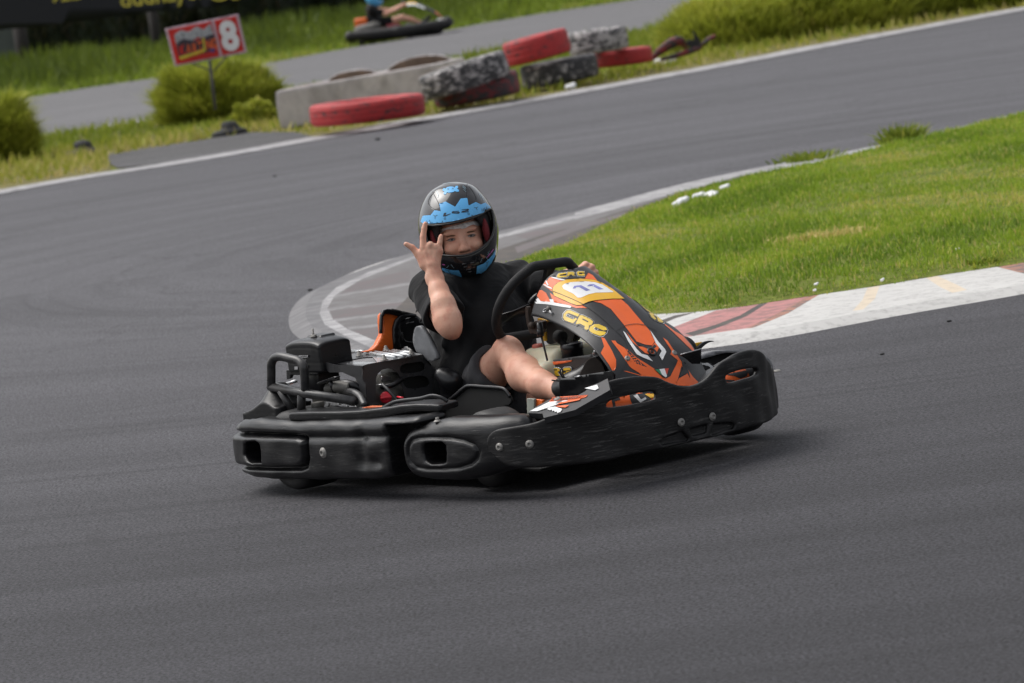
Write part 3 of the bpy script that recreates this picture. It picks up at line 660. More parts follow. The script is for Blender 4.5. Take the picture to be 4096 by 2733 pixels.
# ---------------------------------------------------------------- front bumper board
FP = Path([(.60, -.640), (.70, -.618), (.80, -.555), (.885, -.44), (.94, -.27), (.962, 0), (.935, .22), (.88, .335), (.80, .43), (.70, .515), (.58, .59)], 14)
mid = .783      # centre of the board
top_px = [(1945, 1772), (1950, 1745), (1968, 1725), (2000, 1716), (2060, 1707), (2115, 1697), (2170, 1680), (2235, 1648), (2310, 1600), (2365, 1562), (2415, 1535), (2470, 1517), (2540, 1507), (2600, 1506), (2640, 1512), (2680, 1530), (2725, 1544), (2757, 1545)]
bot_px = [(2757, 1772), (2680, 1790), (2600, 1806), (2520, 1822), (2440, 1842), (2340, 1856), (2200, 1868), (2080, 1872), (2020, 1860), (1985, 1838), (1955, 1806)]
sl_px = [(2425, 1622), (2440, 1606), (2490, 1588), (2560, 1572), (2600, 1566), (2619, 1568), (2625, 1580), (2622, 1596), (2600, 1605), (2500, 1624), (2445, 1631), (2430, 1630)]
def half(ps): return [FP.px(*p) for p in ps]
tp, bp = half(top_px), half(bot_px)
tp = [p for p in tp if p[0] < mid-.004]; bp = [p for p in bp if p[0] < mid-.004]
hp_ = np.array(tp+bp); mir = hp_[::-1].copy(); mir[:, 0] = 2*mid-mir[:, 0]
# half order: top (rear->mid) ... bottom (mid->rear); mirrored accordingly
board = np.concatenate([tp, np.array(tp)[::-1]*[-1, 1]+[2*mid, 0], np.array(bp)[::-1]*[-1, 1]+[2*mid, 0], bp])
board = catmull(board, 3, closed=True)
slot = np.array(half(sl_px)); slot2 = slot*[-1, 1]+[2*mid, 0]
lows = [half(q_) for q_ in ([(2640, 1770), (2660, 1752), (2735, 1722), (2745, 1750), (2735, 1762), (2650, 1782)], [(2757, 1716), (2825, 1700), (2820, 1735), (2770, 1745)], [(2842, 1735), (2855, 1700), (2930, 1690), (2935, 1712), (2850, 1742)])]
f = Field(); z0, z1 = board[:, 1].min(), board[:, 1].max(); s0, s1 = board[:, 0].min(), board[:, 0].max()
TH = .020
def bd(X, Y, Z):
    S_, Zz = np.broadcast_arrays(X[..., 0], Y[..., 0]); d2 = sdpoly(S_, Zz, board)[..., None]
    d2 = np.maximum(d2, -np.minimum(sdpoly(S_, Zz, slot), sdpoly(S_, Zz, slot2))[..., None])
    wob = .0025*np.sin(S_*23+Zz*11)*np.sin(Zz*31+S_*7)+.002*np.sin(S_*61)
    t = np.abs(Z-TH/2+wob[..., None])-TH/2
    r = .007; a_, b_ = d2+r, t+r
    d = np.sqrt(np.maximum(a_, 0)**2+np.maximum(b_, 0)**2)+np.minimum(np.maximum(a_, b_), 0)-r
    rec = np.full_like(S_, 9.)
    for q_ in lows:
        for sg_ in (1, -1):
            qq = np.array(q_) if sg_ > 0 else np.array(q_)*[-1, 1]+[2*mid, 0]
            rec = np.minimum(rec, sdpoly(S_, Zz, qq))
    rr = np.maximum(rec[..., None], Z-.013)
    return smax(d, -rr, .006)
f.fn(bd, (s0-.1, z0-.1, -.1), (s1+.1, z1+.1, .1), 0)
mb = MB(); V, Q = f.mesh(mb, (s0-.02, z0-.02, -.008), (s1+.02, z1+.02, TH+.008), (.0045, .0045, .0025))
mb.v[-1] = FP.xf(V)
fbm = kb(mb, 'front_bumper', K_bd)
def onpath(P_, px, py, off=-.002):
    s_, z_ = P_.px(px, py); i = np.argmin(np.abs(P_.S-s_)); x, y = P_.at(np.array([s_]), off); n = -P_.N[i]; return np.array([x[0], y[0], z_]), np.array([n[0], n[1], 0])
for p in [(2724, 1690), (2849, 1667), (1999, 1789), (2119, 1777)]:
    c, n = onpath(FP, *p, -.001 if p[0] > 2200 else -.001); mb = MB(); bolt(mb, c, n, .0112); kb(mb, 'bolt', K_bolt, fbm)

# ---------------------------------------------------------------- inner nose wing with graphics (seen through the slots and beside the nose)
f = Field()
NW = Path([(.74, -.47), (.78, -.41), (.82, -.34), (.87, -.18), (.885, 0), (.87, .18), (.82, .34), (.78, .41), (.74, .47)], 10)
f.fn(lambda X, Y, Z: sdbox([X-NW.L/2, Y-.225+.055*np.exp(-((X-NW.L/2)/.16)**2), Z-.07], [NW.L/2-.02, .052, .075], .045), (-.1, .08, -.1), (NW.L+.1, .35, .25), 0)
mb = MB(); V, Q = f.mesh(mb, (0, .13, -.02), (NW.L, .31, .17), (.012, .006, .008)); Vw = NW.xf(V); mb.v[-1] = Vw
wb = BVHTree.FromPolygons(Vw.tolist(), Q.tolist())
decal(mb, wb, [(2425, 1600), (2640, 1555), (2640, 1600), (2425, 1640)], .001, 1, 12, mirror=1)
decal(mb, wb, [(2445, 1600), (2478, 1592), (2480, 1600), (2458, 1606), (2465, 1640), (2455, 1640)], .002, 0, 8)
decal(mb, wb, [(2515, 1575), (2560, 1565), (2600, 1585), (2610, 1625), (2530, 1625), (2520, 1598)], .002, 0, 8)
decal(mb, wb, [(2532, 1585), (2548, 1580), (2562, 1600), (2580, 1592), (2585, 1598), (2560, 1612)], .003, 2, 5)
decal(mb, wb, [(2578, 1580), (2622, 1572), (2625, 1592), (2600, 1594)], .003, 3, 5)
decal(mb, wb, [(2560, 1560), (2620, 1550), (2625, 1574), (2590, 1580)], .0035, 1, 5)
decal(mb, wb, [(2900, 1500), (2996, 1480), (2985, 1505), (2960, 1515), (2935, 1505)], .002, 0, 6)
decal(mb, wb, [(2895, 1520), (2935, 1522), (2945, 1545), (2935, 1545), (2925, 1530), (2895, 1528)], .003, 0, 4)
wing = kb(mb, 'nose_wing', [K_bl, K_orf, K_wh, K_ye])
# side wing of the nose left of the fairing with sponsor artwork
LP = [(2112, 1652), (2148, 1625), (2200, 1597), (2240, 1588), (2305, 1585), (2340, 1566), (2360, 1546), (2400, 1530), (2430, 1514), (2440, 1560), (2300, 1640), (2175, 1672), (2170, 1655)]
mb = MB()
def zwing(px, py):   # a sloping surface: height falls towards the outside
    # plane through kart points: z = .262 + .35*(y+.40)
    d = kray(px, py); t = (.262+.42*.50-KCAM[2]+.42*KCAM[1])/(d[2]-.42*d[1]); return KCAM+t*d
def zplate(mb, px, th, m, off=0):
    W, T, r = cdt(px, sp=25); V = np.array([zwing(*p) for p in W]); n = np.array([0, -.42, 1.]); n /= np.linalg.norm(n); V = V+n*off; slab(mb, V, orient(V, T, KCAM), n, th, m)
zplate(mb, LP, .02, 0)
zplate(mb, [(2198, 1608), (2215, 1590), (2260, 1590), (2340, 1582), (2352, 1583), (2312, 1602), (2198, 1610)], .001, 1, .002)
zplate(mb, [(2212, 1592), (2222, 1590), (2352, 1582), (2345, 1590), (2312, 1600), (2270, 1602), (2200, 1609)], .001, 1, .002)
zplate(mb, [(2120, 1648), (2198, 1611), (2248, 1606), (2275, 1605), (2240, 1618), (2150, 1648)], .001, 2, .003)
zplate(mb, [(2340, 1556), (2390, 1542), (2396, 1556), (2382, 1564)], .001, 2, .003)
zplate(mb, [(2245, 1612), (2325, 1598), (2318, 1604), (2230, 1622)], .001, 1, .0035)
zplate(mb, [(2222, 1628), (2278, 1624), (2262, 1634), (2240, 1632)], .001, 1, .0035)
gear = [(2196, 1634), (2190, 1640)]+[(2196+i*5+(0 if i % 2 else 3), 1640+i*1.8+(3 if i % 2 else -2)) for i in range(1, 9)]+[(2242, 1653), (2250, 1640), (2222, 1630)]
zplate(mb, gear, .001, 2, .0035)
V, F = text_mesh('kartcrg.com', .01, .3)
W = np.column_stack([2212+26*V[:, 0]*.80*1.0, 1606-14*V[:, 1]-V[:, 0]*26*.8*.09]); nn_ = np.array([0, -.42, 1.])/np.linalg.norm([0, .42, 1]); mb.add(np.array([zwing(*p) for p in W])+nn_*.005, F, 0)
kb(mb, 'nose_side_wing', [K_bl, K_orf, K_wh], smooth='auto')
mb = MB(); bolt(mb, zwing(2232, 1612)+[0, 0, .012], (0, -.3, 1), .010); kb(mb, 'bolt', K_bolt)

# ---------------------------------------------------------------- side pods
def pod(sign):
    P_ = Path([(.10, -.685), (.20, -.685), (.35, -.675), (.50, -.66), (.62, -.638), (.72, -.60), (.80, -.53)], 12)
    tpx = [(1585, 1760), (1600, 1735), (1630, 1716), (1665, 1700), (1705, 1690), (1766, 1681), (1850, 1677), (1930, 1675), (2000, 1672), (2080, 1667), (2140, 1664), (2200, 1662)]
    bpx = [(1588, 1880), (1602, 1892), (1622, 1906), (1649, 1920), (1700, 1927), (1743, 1929), (1810, 1930), (1870, 1928), (1920, 1915), (1980, 1900), (2080, 1880), (2140, 1870)]
    tz = np.array([P_.px(*p) for p in tpx]); bz = np.array([P_.px(*p) for p in bpx]); sA = tz[0][0]
    ov = np.array([P_.px(*p) for p in [(1630, 1800), (1632, 1780), (1645, 1762), (1670, 1754), (1720, 1751), (1790, 1752), (1850, 1762), (1895, 1780), (1913, 1805), (1905, 1835), (1880, 1858), (1830, 1873), (1760, 1878), (1700, 1878), (1660, 1870), (1640, 1850), (1632, 1825)]])
    ho = np.array([P_.px(*p) for p in [(1689, 1790), (1700, 1775), (1725, 1772), (1765, 1772), (1780, 1785), (1782, 1815), (1780, 1848), (1765, 1856), (1720, 1858), (1698, 1842), (1690, 1815)]])
    TT = .13; sB = P_.L-.02
    def fn(X, Y, Z):
        zt = np.interp(X, tz[:, 0], tz[:, 1]); zb = np.interp(X, bz[:, 0], bz[:, 1]); h = (zt-zb)/2
        d = sdbox([X-(sA+sB)/2, (Y-(zt+zb)/2)+0*X, Z-TT/2], [(sB-sA)/2, h, TT/2], .052)
        S_, Zz = np.broadcast_arrays(X[..., 0], Y[..., 0]); do = sdpoly(S_, Zz, ov)[..., None]; dh = sdpoly(S_, Zz, ho)[..., None]
        # moat around an oval pad
        gz = .011*np.exp(-(do/.0065)**2)
        d = d+gz*(Z < .08)+.0025*np.sin(S_*37+Zz*17)[..., None]*np.sin(Zz*41-S_*9)[..., None]*.6
        d = smax(d, -np.maximum(dh, Z-.10), .012)
        return d
    f = Field(); f.fn(fn, (-.2, 0, -.1), (2, .4, .4), 0); mb = MB()
    V, Q = f.mesh(mb, (sA-.02, .03, -.012), (sB+.02, .31, TT+.01), (.005, .0045, .005)); W = P_.xf(V)
    if sign > 0: W = W*[1, -1, 1]-[0, .10, 0]
    mb.v[-1] = W; o = kb(mb, 'side_pod', K_pl); return P_, o
PP, podR = pod(-1); pod(1)
# ledge + bolt on the pod top
c = PP.xf(np.array([[PP.px(1722, 1690)[0], PP.px(1722, 1690)[1]-.003, .03]]))[0]; mb = MB(); bolt(mb, c, (0, 0, 1), .011); lathe(mb, [(.006, 0), (.006, .014)], c, (0, 0, 1), 8); kb(mb, 'bolt', K_bolt, podR)
# edge pieces behind the board on the far side of the nose (left pod shell)
# ---------------------------------------------------------------- rear side module
RP = Path([(-.93, -.40), (-.905, -.52), (-.83, -.635), (-.70, -.685), (-.55, -.702), (-.40, -.705), (-.2, -.705), (0, -.70), (.16, -.695), (.24, -.69)], 12)
def rear_module():
    tpx = [(942, 1700), (955, 1680), (990, 1674), (1040, 1682), (1090, 1685), (1153, 1687), (1300, 1686), (1450, 1683), (1560, 1678), (1640, 1672), (1672, 1672)]
    bpx = [(968, 1905), (1000, 1915), (1087, 1922), (1200, 1924), (1368, 1925), (1500, 1922), (1600, 1905)]
    tz = np.array([RP.px(*p) for p in tpx]); bz = np.array([RP.px(*p) for p in bpx])
    notch = np.array([RP.px(*p) for p in [(1574, 1702), (1556, 1712), (1546, 1730), (1541, 1770), (1541, 1812), (1548, 1860), (1555, 1878), (1570, 1890), (1602, 1892), (1760, 1960), (1760, 1700), (1672, 1690), (1630, 1700)]])
    padp = np.array([RP.px(*p) for p in [(938, 1733), (1000, 1740), (1100, 1743), (1190, 1746), (1216, 1755), (1224, 1775), (1227, 1830), (1222, 1862), (1200, 1872), (1100, 1873), (1000, 1870), (950, 1866)]]); padp = np.concatenate([[[padp[0][0]-.35, padp[0][1]]], padp, [[padp[-1][0]-.35, padp[-1][1]]]])
    ho = np.array([RP.px(*p) for p in [(985, 1775), (995, 1766), (1030, 1765), (1044, 1775), (1050, 1800), (1050, 1852), (1010, 1853), (998, 1845), (984, 1820)]])
    TT = .15; sA, sB = -.02, RP.px(1672, 1680)[0]; sN = RP.px(1549, 1800)[0]
    dn = [RP.px(*p) for p in [(1440, 1760), (1500, 1850), (1445, 1850), (1480, 1790)]]
    def fn(X, Y, Z):
        zt = np.interp(X, tz[:, 0], tz[:, 1]); zb = np.interp(X, bz[:, 0], bz[:, 1]); h = (zt-zb)/2
        d = sdbox([X-(sA+sB)/2, Y-(zt+zb)/2, Z-TT/2], [(sB-sA)/2, h, TT/2], .036)
        S_, Zz = np.broadcast_arrays(X[..., 0], Y[..., 0]); dp = sdpoly(S_, Zz, padp)[..., None]; dh = sdpoly(S_, Zz, ho)[..., None]; dN = np.maximum(sN-X, Y-(zt-.022))+0*Z
        gz = .024*np.exp(-((dp+.000)/.0085)**2)-.010*np.clip(-dp/.006, 0, 1)
        # dents in the plain part
        for (a_, b_), am, sx, sz in zip(dn, (.010, .014, .008, -.004), (.03, .035, .03, .04), (.05, .022, .03, .03)): gz = gz+am*np.exp(-((S_-a_)/sx)**2-((Zz-b_)/sz)**2)[..., None]
        gz = gz+.010*np.exp(-((Y-zt+.055)/.012)**2)*(dp > .0)
        d = d+gz*(Z < .07)+.002*(np.sin(S_*31+Zz*13)*np.sin(Zz*37-S_*11))[..., None]
        d = smax(d, -np.maximum(dh, Z-.11), .010); d = smax(d, -dN, .014)
        tray = sdbox([X-.22, Y-(zt+.002), Z-.075], [.27, .03, .045], .02); d = smax(d, -tray, .01)
        return d
    f = Field(); f.fn(fn, (-.2, 0, -.1), (2, .4, .4), 0); mb = MB()
    V, Q = f.mesh(mb, (sA-.02, .02, -.02), (sB+.02, .29, TT+.01), (.005, .004, .005)); mb.v[-1] = RP.xf(V); return kb(mb, 'rear_bumper', K_pl)
rmod = rear_module()
c, n = onpath(RP, 1294, 1812, -.0); mb = MB(); bolt(mb, c, n, .015); kb(mb, 'bolt', K_bolt, rmod)
# rear crash bar across the back, and the left rear module (mirrored shape, simpler)
mb = MB(); tube(mb, catmull([(-.90, -.45, .13), (-.97, -.25, .13), (-.985, 0, .13), (-.97, .25, .13), (-.90, .45, .13), (-.80, .62, .13), (-.55, .70, .13), (-.1, .70, .13), (.15, .69, .13)], 8), .075, 16, flat=.85); kb(mb, 'rear_crash_bar', K_pl)

# ---------------------------------------------------------------- black rail on top of the rear module, dome, orange infill
RL = Path([(-.66, -.665), (-.5, -.675), (-.3, -.68), (-.1, -.665), (.1, -.63), (.26, -.59), (.40, -.55)], 10)
tpx = [(1150, 1657), (1160, 1650), (1250, 1647), (1350, 1647), (1440, 1643), (1520, 1633), (1560, 1628), (1600, 1620), (1660, 1616), (1720, 1617), (1760, 1620)]; bpx = [(1150, 1682), (1260, 1683), (1400, 1682), (1470, 1680), (1540, 1672), (1590, 1660), (1640, 1650), (1690, 1648), (1760, 1650)]
tz = np.array([RL.px(*p) for p in tpx]); bz = np.array([RL.px(*p) for p in bpx]); sA, sB = tz[0][0], tz[-1][0]
def fn(X, Y, Z):
    zt = np.interp(X, tz[:, 0], tz[:, 1]); zb = np.interp(X, bz[:, 0], bz[:, 1]); return sdbox([X-(sA+sB)/2, Y-(zt+zb)/2, Z-.05], [(sB-sA)/2, np.maximum((zt-zb)/2, .008), .05], .007)
f = Field(); f.fn(fn, (-1, 0, -1), (3, 1, 1), 0); mb = MB(); V, Q = f.mesh(mb, (sA-.02, .1, -.01), (sB+.02, .40, .11), (.007, .003, .006)); mb.v[-1] = RL.xf(V)
rail = kb(mb, 'side_rail', K_pl)
mb = MB(); tube(mb, catmull([onk(1530, 1633, 'Y', -.60), onk(1570, 1612, 'Y', -.6), onk(1610, 1603, 'Y', -.59), onk(1680, 1595, 'Y', -.58), onk(1725, 1584, 'Y', -.57), onk(1762, 1590, 'Y', -.56), onk(1790, 1606, 'Y', -.55)], 6), .0036, 8, flat=1.8); kb(mb, 'rail_lip', K_sm, rail)
for p in [(1227, 1647), (1403, 1641), (1550, 1632)]: mb = MB(); bolt(mb, onk(*p, 'Y', -.62)-[0, 0, .004], (0, 0, 1), .007); kb(mb, 'rail_screw', K_bolt, rail)
mb = MB()   # horizontal deck behind rail with orange panel
V = [onk(1160, 1652, 'Z', .252), onk(1560, 1630, 'Z', .262), (.10, -.40, .262), (-.66, -.40, .252)]
mb.add(V+[(v[0], v[1], v[2]-.01) for v in V], [(0, 1, 2, 3), (7, 6, 5, 4), (0, 4, 5, 1), (1, 5, 6, 2), (2, 6, 7, 3), (3, 7, 4, 0)], 0)
kb(mb, 'engine_deck', K_bl)
mb = MB(); zz = .268
W = [(1425, 1643), (1442, 1632), (1480, 1625), (1520, 1625), (1550, 1631), (1525, 1636), (1480, 1640)]; V = np.array([onk(a_, b_, 'Y', -.60) for a_, b_ in W]); V2 = V+[0, .10, .028]
n_ = len(V); kplate(mb, [(1423, 1644), (1440, 1633), (1478, 1625), (1522, 1625), (1552, 1630), (1530, 1636), (1480, 1641)], 'Y', -.598, .01, m=0)
kb(mb, 'orange_side_panel', K_or)
mb = MB(); kplate(mb, [(1152, 1573), (1190, 1580), (1192, 1612), (1172, 1606)], 'Y', -.40, .01); kb(mb, 'orange_rear_panel', K_or)
# dome shaped rear cover
f = Field(); base = [onk(*p, 'Y', -.60) for p in [(975, 1645), (1110, 1655)]]
cx_ = onk(1070, 1650, 'Y', -.60)
def dome(X, Y, Z):
    x, y = X-cx_[0], Y+.60
    hgt = .262+.020*np.clip((x+.12)/.1, 0, 1)+.080*np.exp(-(((x-.035)/.056)**2+((y-.04)/.065)**2)**1.2)
    top = Z-hgt; return np.maximum(np.maximum(top*.6, .232+.0*x-Z), sdbox([x-.0, y-.04, 0*Z], [.118, .075, 1], .02))
f.fn(dome, (-2, -2, 0), (2, 2, 1), 0); mb = MB(); f.mesh(mb, (cx_[0]-.15, -.66, .21), (cx_[0]+.15, -.46, .40), .0045); kb(mb, 'rear_cover', K_pl)
mb = MB(); kplate(mb, [(990, 1634), (1003, 1628), (1012, 1627), (996, 1636)], 'Y', -.66, .001); 
mb = MB()   # dark tray hiding the ground, oversized to block light beneath the kart
box(mb, (-.06, -.02, .055), (.70, .42, .006), 0, bev=.02); kb(mb, 'shading_floor_tray', K_dk)
mb = MB()
for sY in (-.30, .30): tube(mb, catmull([(-.78, sY, .09), (-.3, sY, .08), (.2, sY*1.05, .075), (.55, sY*.85, .075), (.78, sY*.5, .08)], 6), .015, 10)
for X_ in (-.75, -.2, .3, .7): tube(mb, [(X_, -.30, .085), (X_, .30, .085)], .014, 10)
tube(mb, [(-.5, -.5, .137), (-.5, .5, .137)], .02, 12); tube(mb, [(.5, -.46, .12), (.5, .46, .12)], .012, 8)
kb(mb, 'chassis_frame', K_tube)

# ---------------------------------------------------------------- protection hoop
def kc(px, py, Y): return onk(px, py, 'Y', Y)
mb = MB()
yo, r_ = -.60, .0148
tube(mb, catmull([kc(1085, 1546, yo), kc(1085, 1500, yo), kc(1086, 1455, yo), kc(1100, 1432, yo), kc(1125, 1427, yo), kc(1165, 1436, yo+.005), kc(1195, 1445, yo+.01), kc(1213, 1465, yo+.01), kc(1218, 1500, yo+.01), kc(1221, 1560, yo+.01)], 7), r_*1.02, 14)
tube(mb, [kc(1080, 1546, yo), kc(1210, 1572, yo+.01), kc(1420, 1605, yo+.02)], .0155, 14)
tube(mb, [kc(1122, 1562, yo), kc(1176, 1652, yo+.02)], .0135, 12); tube(mb, [kc(1206, 1575, yo+.01), kc(1205, 1655, yo+.02)], .015, 12)
kb(mb, 'protection_hoop', K_tube)
mb = MB()
tube(mb, catmull([kc(1368, 1566, -.50), kc(1410, 1570, -.52), kc(1440, 1587, -.53), kc(1460, 1625, -.55)], 8), .0135, 12)
kb(mb, 'support_tube', K_tube)

# ---------------------------------------------------------------- engine
eng = bpy.data.objects.new('engine', None); COL.objects.link(eng); eng.parent = kart
cr = kc(1450, 1465, -.48); XG = cr[0]
f = Field(); f.fn(lambda X, Y, Z: sdbox([X-(XG-.20), Y+.37, Z-.24], [.17, .10, .08], .03), (-2, -2, 0), (2, 2, 1), 0)
f.cone((XG-.13, -.50, .235), (XG-.13, -.36, .235), .07, .07, .02); f.ell(tuple(onk(1540, 1600, 'X', XG-.07)), (.055, .055, .065), .02); f.cone((XG-.10, -.42, .30), (XG-.10, -.3, .30), .05, .05, .02)
mb = MB(); f.mesh(mb, (XG-.45, -.6, .13), (XG+.12, -.2, .42), .006); kb(mb, 'engine_block', K_cast, eng)
mb = MB()   # cooling fins and exhaust shroud
for i in range(7): box(mb, (XG-.22, -.36, .20+i*.017), (.13, .11, .003), 0, bev=.001)
kb(mb, 'cooling_fins', K_cast, eng)
mb = MB()
fan = kplate(mb, [(1292, 1648), (1298, 1605), (1345, 1608), (1375, 1617), (1420, 1624), (1434, 1640), (1410, 1646)], 'Y', -.565, .004, holes=[[(1309+i*0, 1640), (1318, 1614), (1330, 1640)], [(1340, 1642), (1345, 1628), (1372, 1628), (1378, 1641)], [(1352, 1622), (1360, 1615), (1372, 1622)], [(1384, 1642), (1392, 1622), (1402, 1641)]], m=0, sp=10)
kb(mb, 'shroud_guard', K_al, eng)
mb = MB(); lathe(mb, [(.02, 0), (.02, .02), (.024, .022), (.024, .038), (.02, .04)], kc(1276, 1640, -.54)-[0, 0, .012], (0, 0, 1), 16); kb(mb, 'drain_fitting', K_cast, eng)
# red oil cap
co = onk(1543, 1591, 'X', XG-.002); co[0] = co[0]; mb = MB(); ax_ = np.array([.85, -.50, .12]); ax_ /= np.linalg.norm(ax_)
lathe(mb, [(.019, 0), (.020, .004), (.0195, .010), (.015, .013), (.001, .014)], co, ax_, 24, 0); sd_ = np.cross(ax_, [0, 0, 1]); sd_ /= np.linalg.norm(sd_)
box(mb, co+ax_*.018, (.005, .019, .0035), 0, rot=np.column_stack([ax_, sd_, np.cross(ax_, sd_)]), bev=.002); kb(mb, 'oil_cap', K_cap, eng)
mb = MB(); tube(mb, [kc(1590, 1588, -.46), kc(1612, 1592, -.46)], .0035, 6); kb(mb, 'red_cable_end', K_cap, eng)
mb = MB(); tube(mb, [kc(1505, 1540, -.47), kc(1530, 1538, -.47)], .002, 6, 1); tube(mb, catmull([kc(1530, 1538, -.47), kc(1560, 1568, -.47), kc(1598, 1612, -.46)], 5), .006, 8, 0); mq = MB(); tube(mq, catmull([kc(1525, 1550, -.40), kc(1570, 1540, -.38), kc(1605, 1518, -.34)], 6), .009, 8, 0); kb(mq, 'hose', K_sm, eng); kb(mb, 'hose', [K_sm, K_al], eng)
mb = MB(); kplate(mb, [(1528, 1505), (1562, 1505), (1563, 1520), (1545, 1523), (1543, 1538), (1534, 1538), (1533, 1523), (1526, 1522)], 'X', XG-.05, .006); kb(mb, 'bracket', K_al, eng)
# dipstick-like lever and exhaust bend
mb = MB(); W = [(1266, 1538), (1270, 1530), (1335, 1507), (1342, 1510), (1338, 1518), (1300, 1530), (1275, 1540)]; kplate(mb, W, 'Y', -.55, .02); tube(mb, [kc(1320, 1522, -.54), kc(1338, 1575, -.53)], .008, 8); kb(mb, 'choke_lever', K_sm, eng)
mb = MB(); tube(mb, catmull([kc(1335, 1540, -.50), kc(1385, 1535, -.5), kc(1430, 1550, -.48), kc(1450, 1590, -.46)], 6), .014, 10, 0); tube(mb, catmull([kc(1315, 1560, -.52), kc(1350, 1548, -.52), kc(1400, 1552, -.50)], 6), .02, 12, 1); kb(mb, 'intake_pipe', [K_sm, K_cast], eng)
# guard: front face plate with arch and slots, top plate, folded side flap
face = [(1450, 1464), (1470, 1457), (1686, 1417), (1694, 1421), (1702, 1434), (1716, 1458), (1750, 1484), (1797, 1528), (1806, 1560), (1790, 1590), (1640, 1612), (1625, 1598), (1612, 1560), (1603, 1510), (1590, 1490), (1570, 1477), (1550, 1474), (1528, 1480), (1512, 1494), (1504, 1515), (1503, 1560), (1502, 1600), (1490, 1614), (1470, 1614), (1466, 1580), (1462, 1540), (1450, 1512)]
s1_ = catmull([(1600, 1480), (1605, 1464), (1620, 1456), (1650, 1451), (1680, 1448), (1697, 1455), (1701, 1470), (1692, 1483), (1665, 1490), (1625, 1495), (1606, 1491)], 3, True)
s2_ = catmull([(1612, 1530), (1616, 1515), (1640, 1508), (1680, 1503), (1705, 1508), (1718, 1525), (1716, 1540), (1700, 1548), (1660, 1555), (1625, 1550)], 3, True)
mb = MB(); bend = lambda V: V-np.column_stack([.06*np.clip((V[:, 1]+.30)/.15, 0, 2)**2, 0*V[:, 0], 0*V[:, 0]])
kplate(mb, face, 'X', XG, .004, holes=[s1_, s2_], sp=12)
side = [(1295, 1450), (1352, 1462), (1450, 1464), (1450, 1512), (1462, 1540), (1466, 1600), (1440, 1600), (1436, 1540), (1420, 1512), (1370, 1490), (1318, 1490), (1310, 1484)]
kplate(mb, side, 'Y', -.482, .004, sp=12)
zt_ = cr[2]
mbb_ = MB(); kplate(mbb_, [(1590, 1440), (1700, 1425), (1740, 1480), (1760, 1560), (1640, 1575), (1610, 1560), (1600, 1500)], 'X', XG-.03, .004, sp=30); kb(mbb_, 'slot_shade_backing', K_dk, eng)  # dark sheet added so the slots look shaded inside
A_, B_, C_, D_ = kc(1450, 1464, -.48), onk(1686, 1417, 'X', XG), None, None
tz_ = lambda p: onk(*p, 'Z', zt_)
top = [(1295, 1450), (1450, 1464), (1470, 1457), (1690, 1417), (1640, 1408), (1560, 1404), (1408, 1404), (1414, 1416)]
W, T, r = cdt(top, holes=[[(1362, 1446), (1452, 1430), (1490, 1428), (1508, 1449), (1400, 1446)]], sp=12); V = np.array([onk(a_, b_, 'Z', zt_+.002) for a_, b_ in W]); slab(mb, V, orient(V, T, KCAM), np.array([0, 0, 1.]), .004, [1 if c[1] > -.46 and c[0] > XG-.17 else 0 for c in V[orient(V, T, KCAM)].mean(1)])
guard = kb(mb, 'engine_guard', [mat('guard_satin_black', (.042, .042, .045), .30, var=.25, vs=14, dirt=.3, dirtcol=(.05, .048, .045), ds=9), mat('guard_top_metal', (.42, .43, .44), .28, metal=.75, var=.2, vs=30, dirt=.4, dirtcol=(.06, .06, .06), ds=18)], eng, smooth='auto')
mb = MB()   # raised ribs of the top plate
for (x0, y0), (x1, y1) in [((1462, 1412), (1582, 1432)), ((1480, 1408), (1614, 1428)), ((1545, 1406), (1640, 1424)), ((1572, 1405), (1650, 1414)), ((1408, 1407), (1462, 1408))]:
    a_, b_ = onk(x0, y0, 'Z', zt_+.004), onk(x1, y1, 'Z', zt_+.004); tube(mb, [a_, b_], .0075, 8)
kb(mb, 'guard_ribs', bpy.data.materials['guard_top_metal'], guard)
for p in [(1438, 1424), (1537, 1441), (1545, 1404), (1645, 1420)]:
    mb = MB(); c = onk(*p, 'Z', zt_+.004); lathe(mb, [(.014, 0), (.014, .002), (.0085, .003), (.0085, .010), (.0055, .011), (.0055, .017), (.002, .019)], c, (0, 0, 1), 12); kb(mb, 'bolt', K_bolt, guard)
# black shroud right of the guard
f = Field(); f.cone(kc(1765, 1500, -.24), kc(1812, 1522, -.22), .024, .028, .02); f.cone(kc(1800, 1530, -.22), kc(1805, 1600, -.22), .035, .035, .03); mb = MB(); cc = kc(1785, 1530, -.23); f.mesh(mb, cc-.2, cc+.2, .007); kb(mb, 'recoil_cover', K_sm, eng)
# air box
f = Field(); ab = kc(1272, 1370, -.50); XA = ab[0]
x0_ = kc(1140, 1400, -.50)[0]; zB = kc(1272, 1487, -.50)[2]; yR = onk(1408, 1400, 'X', XA)[1]; zT = kc(1272, 1366, -.5)[2]
def abx(X, Y, Z):
    cx2, cy2 = (x0_+XA)/2, (-.5+yR)/2
    hx = (XA-x0_)/2; hy = (yR+.5)/2
    crown = .010*(((X-cx2)/hx)**4)+.010*((Y-cy2)/hy)**4+.004*((X-cx2)/hx)**2
    d = sdbox([X-cx2, Y-cy2, Z-(zB+zT)/2-.004], [hx, hy, (zT-zB)/2+.008], .007)
    d = smax(d, (Z+crown-zT-.006)*.95, .006)
    seam = .0008*np.exp(-((Z-zB-.030)/.002)**2)+.0008*np.exp(-((Z+crown*.8-zT+.014)/.002)**2)
    d = d+seam
    lid = sdbox([X-cx2+.0, Y-cy2-.02, Z-zT-.006], [.042, .03, .006], .004)
    return smin(d, lid, .006)
f.fn(abx, (-2, -2, 0), (1, 1, 1), 0); mb = MB(); f.mesh(mb, (x0_-.02, -.53, zB-.02), (XA+.02, yR+.02, zT+.03), .0035)
airb = kb(mb, 'air_box', K_sm, eng)
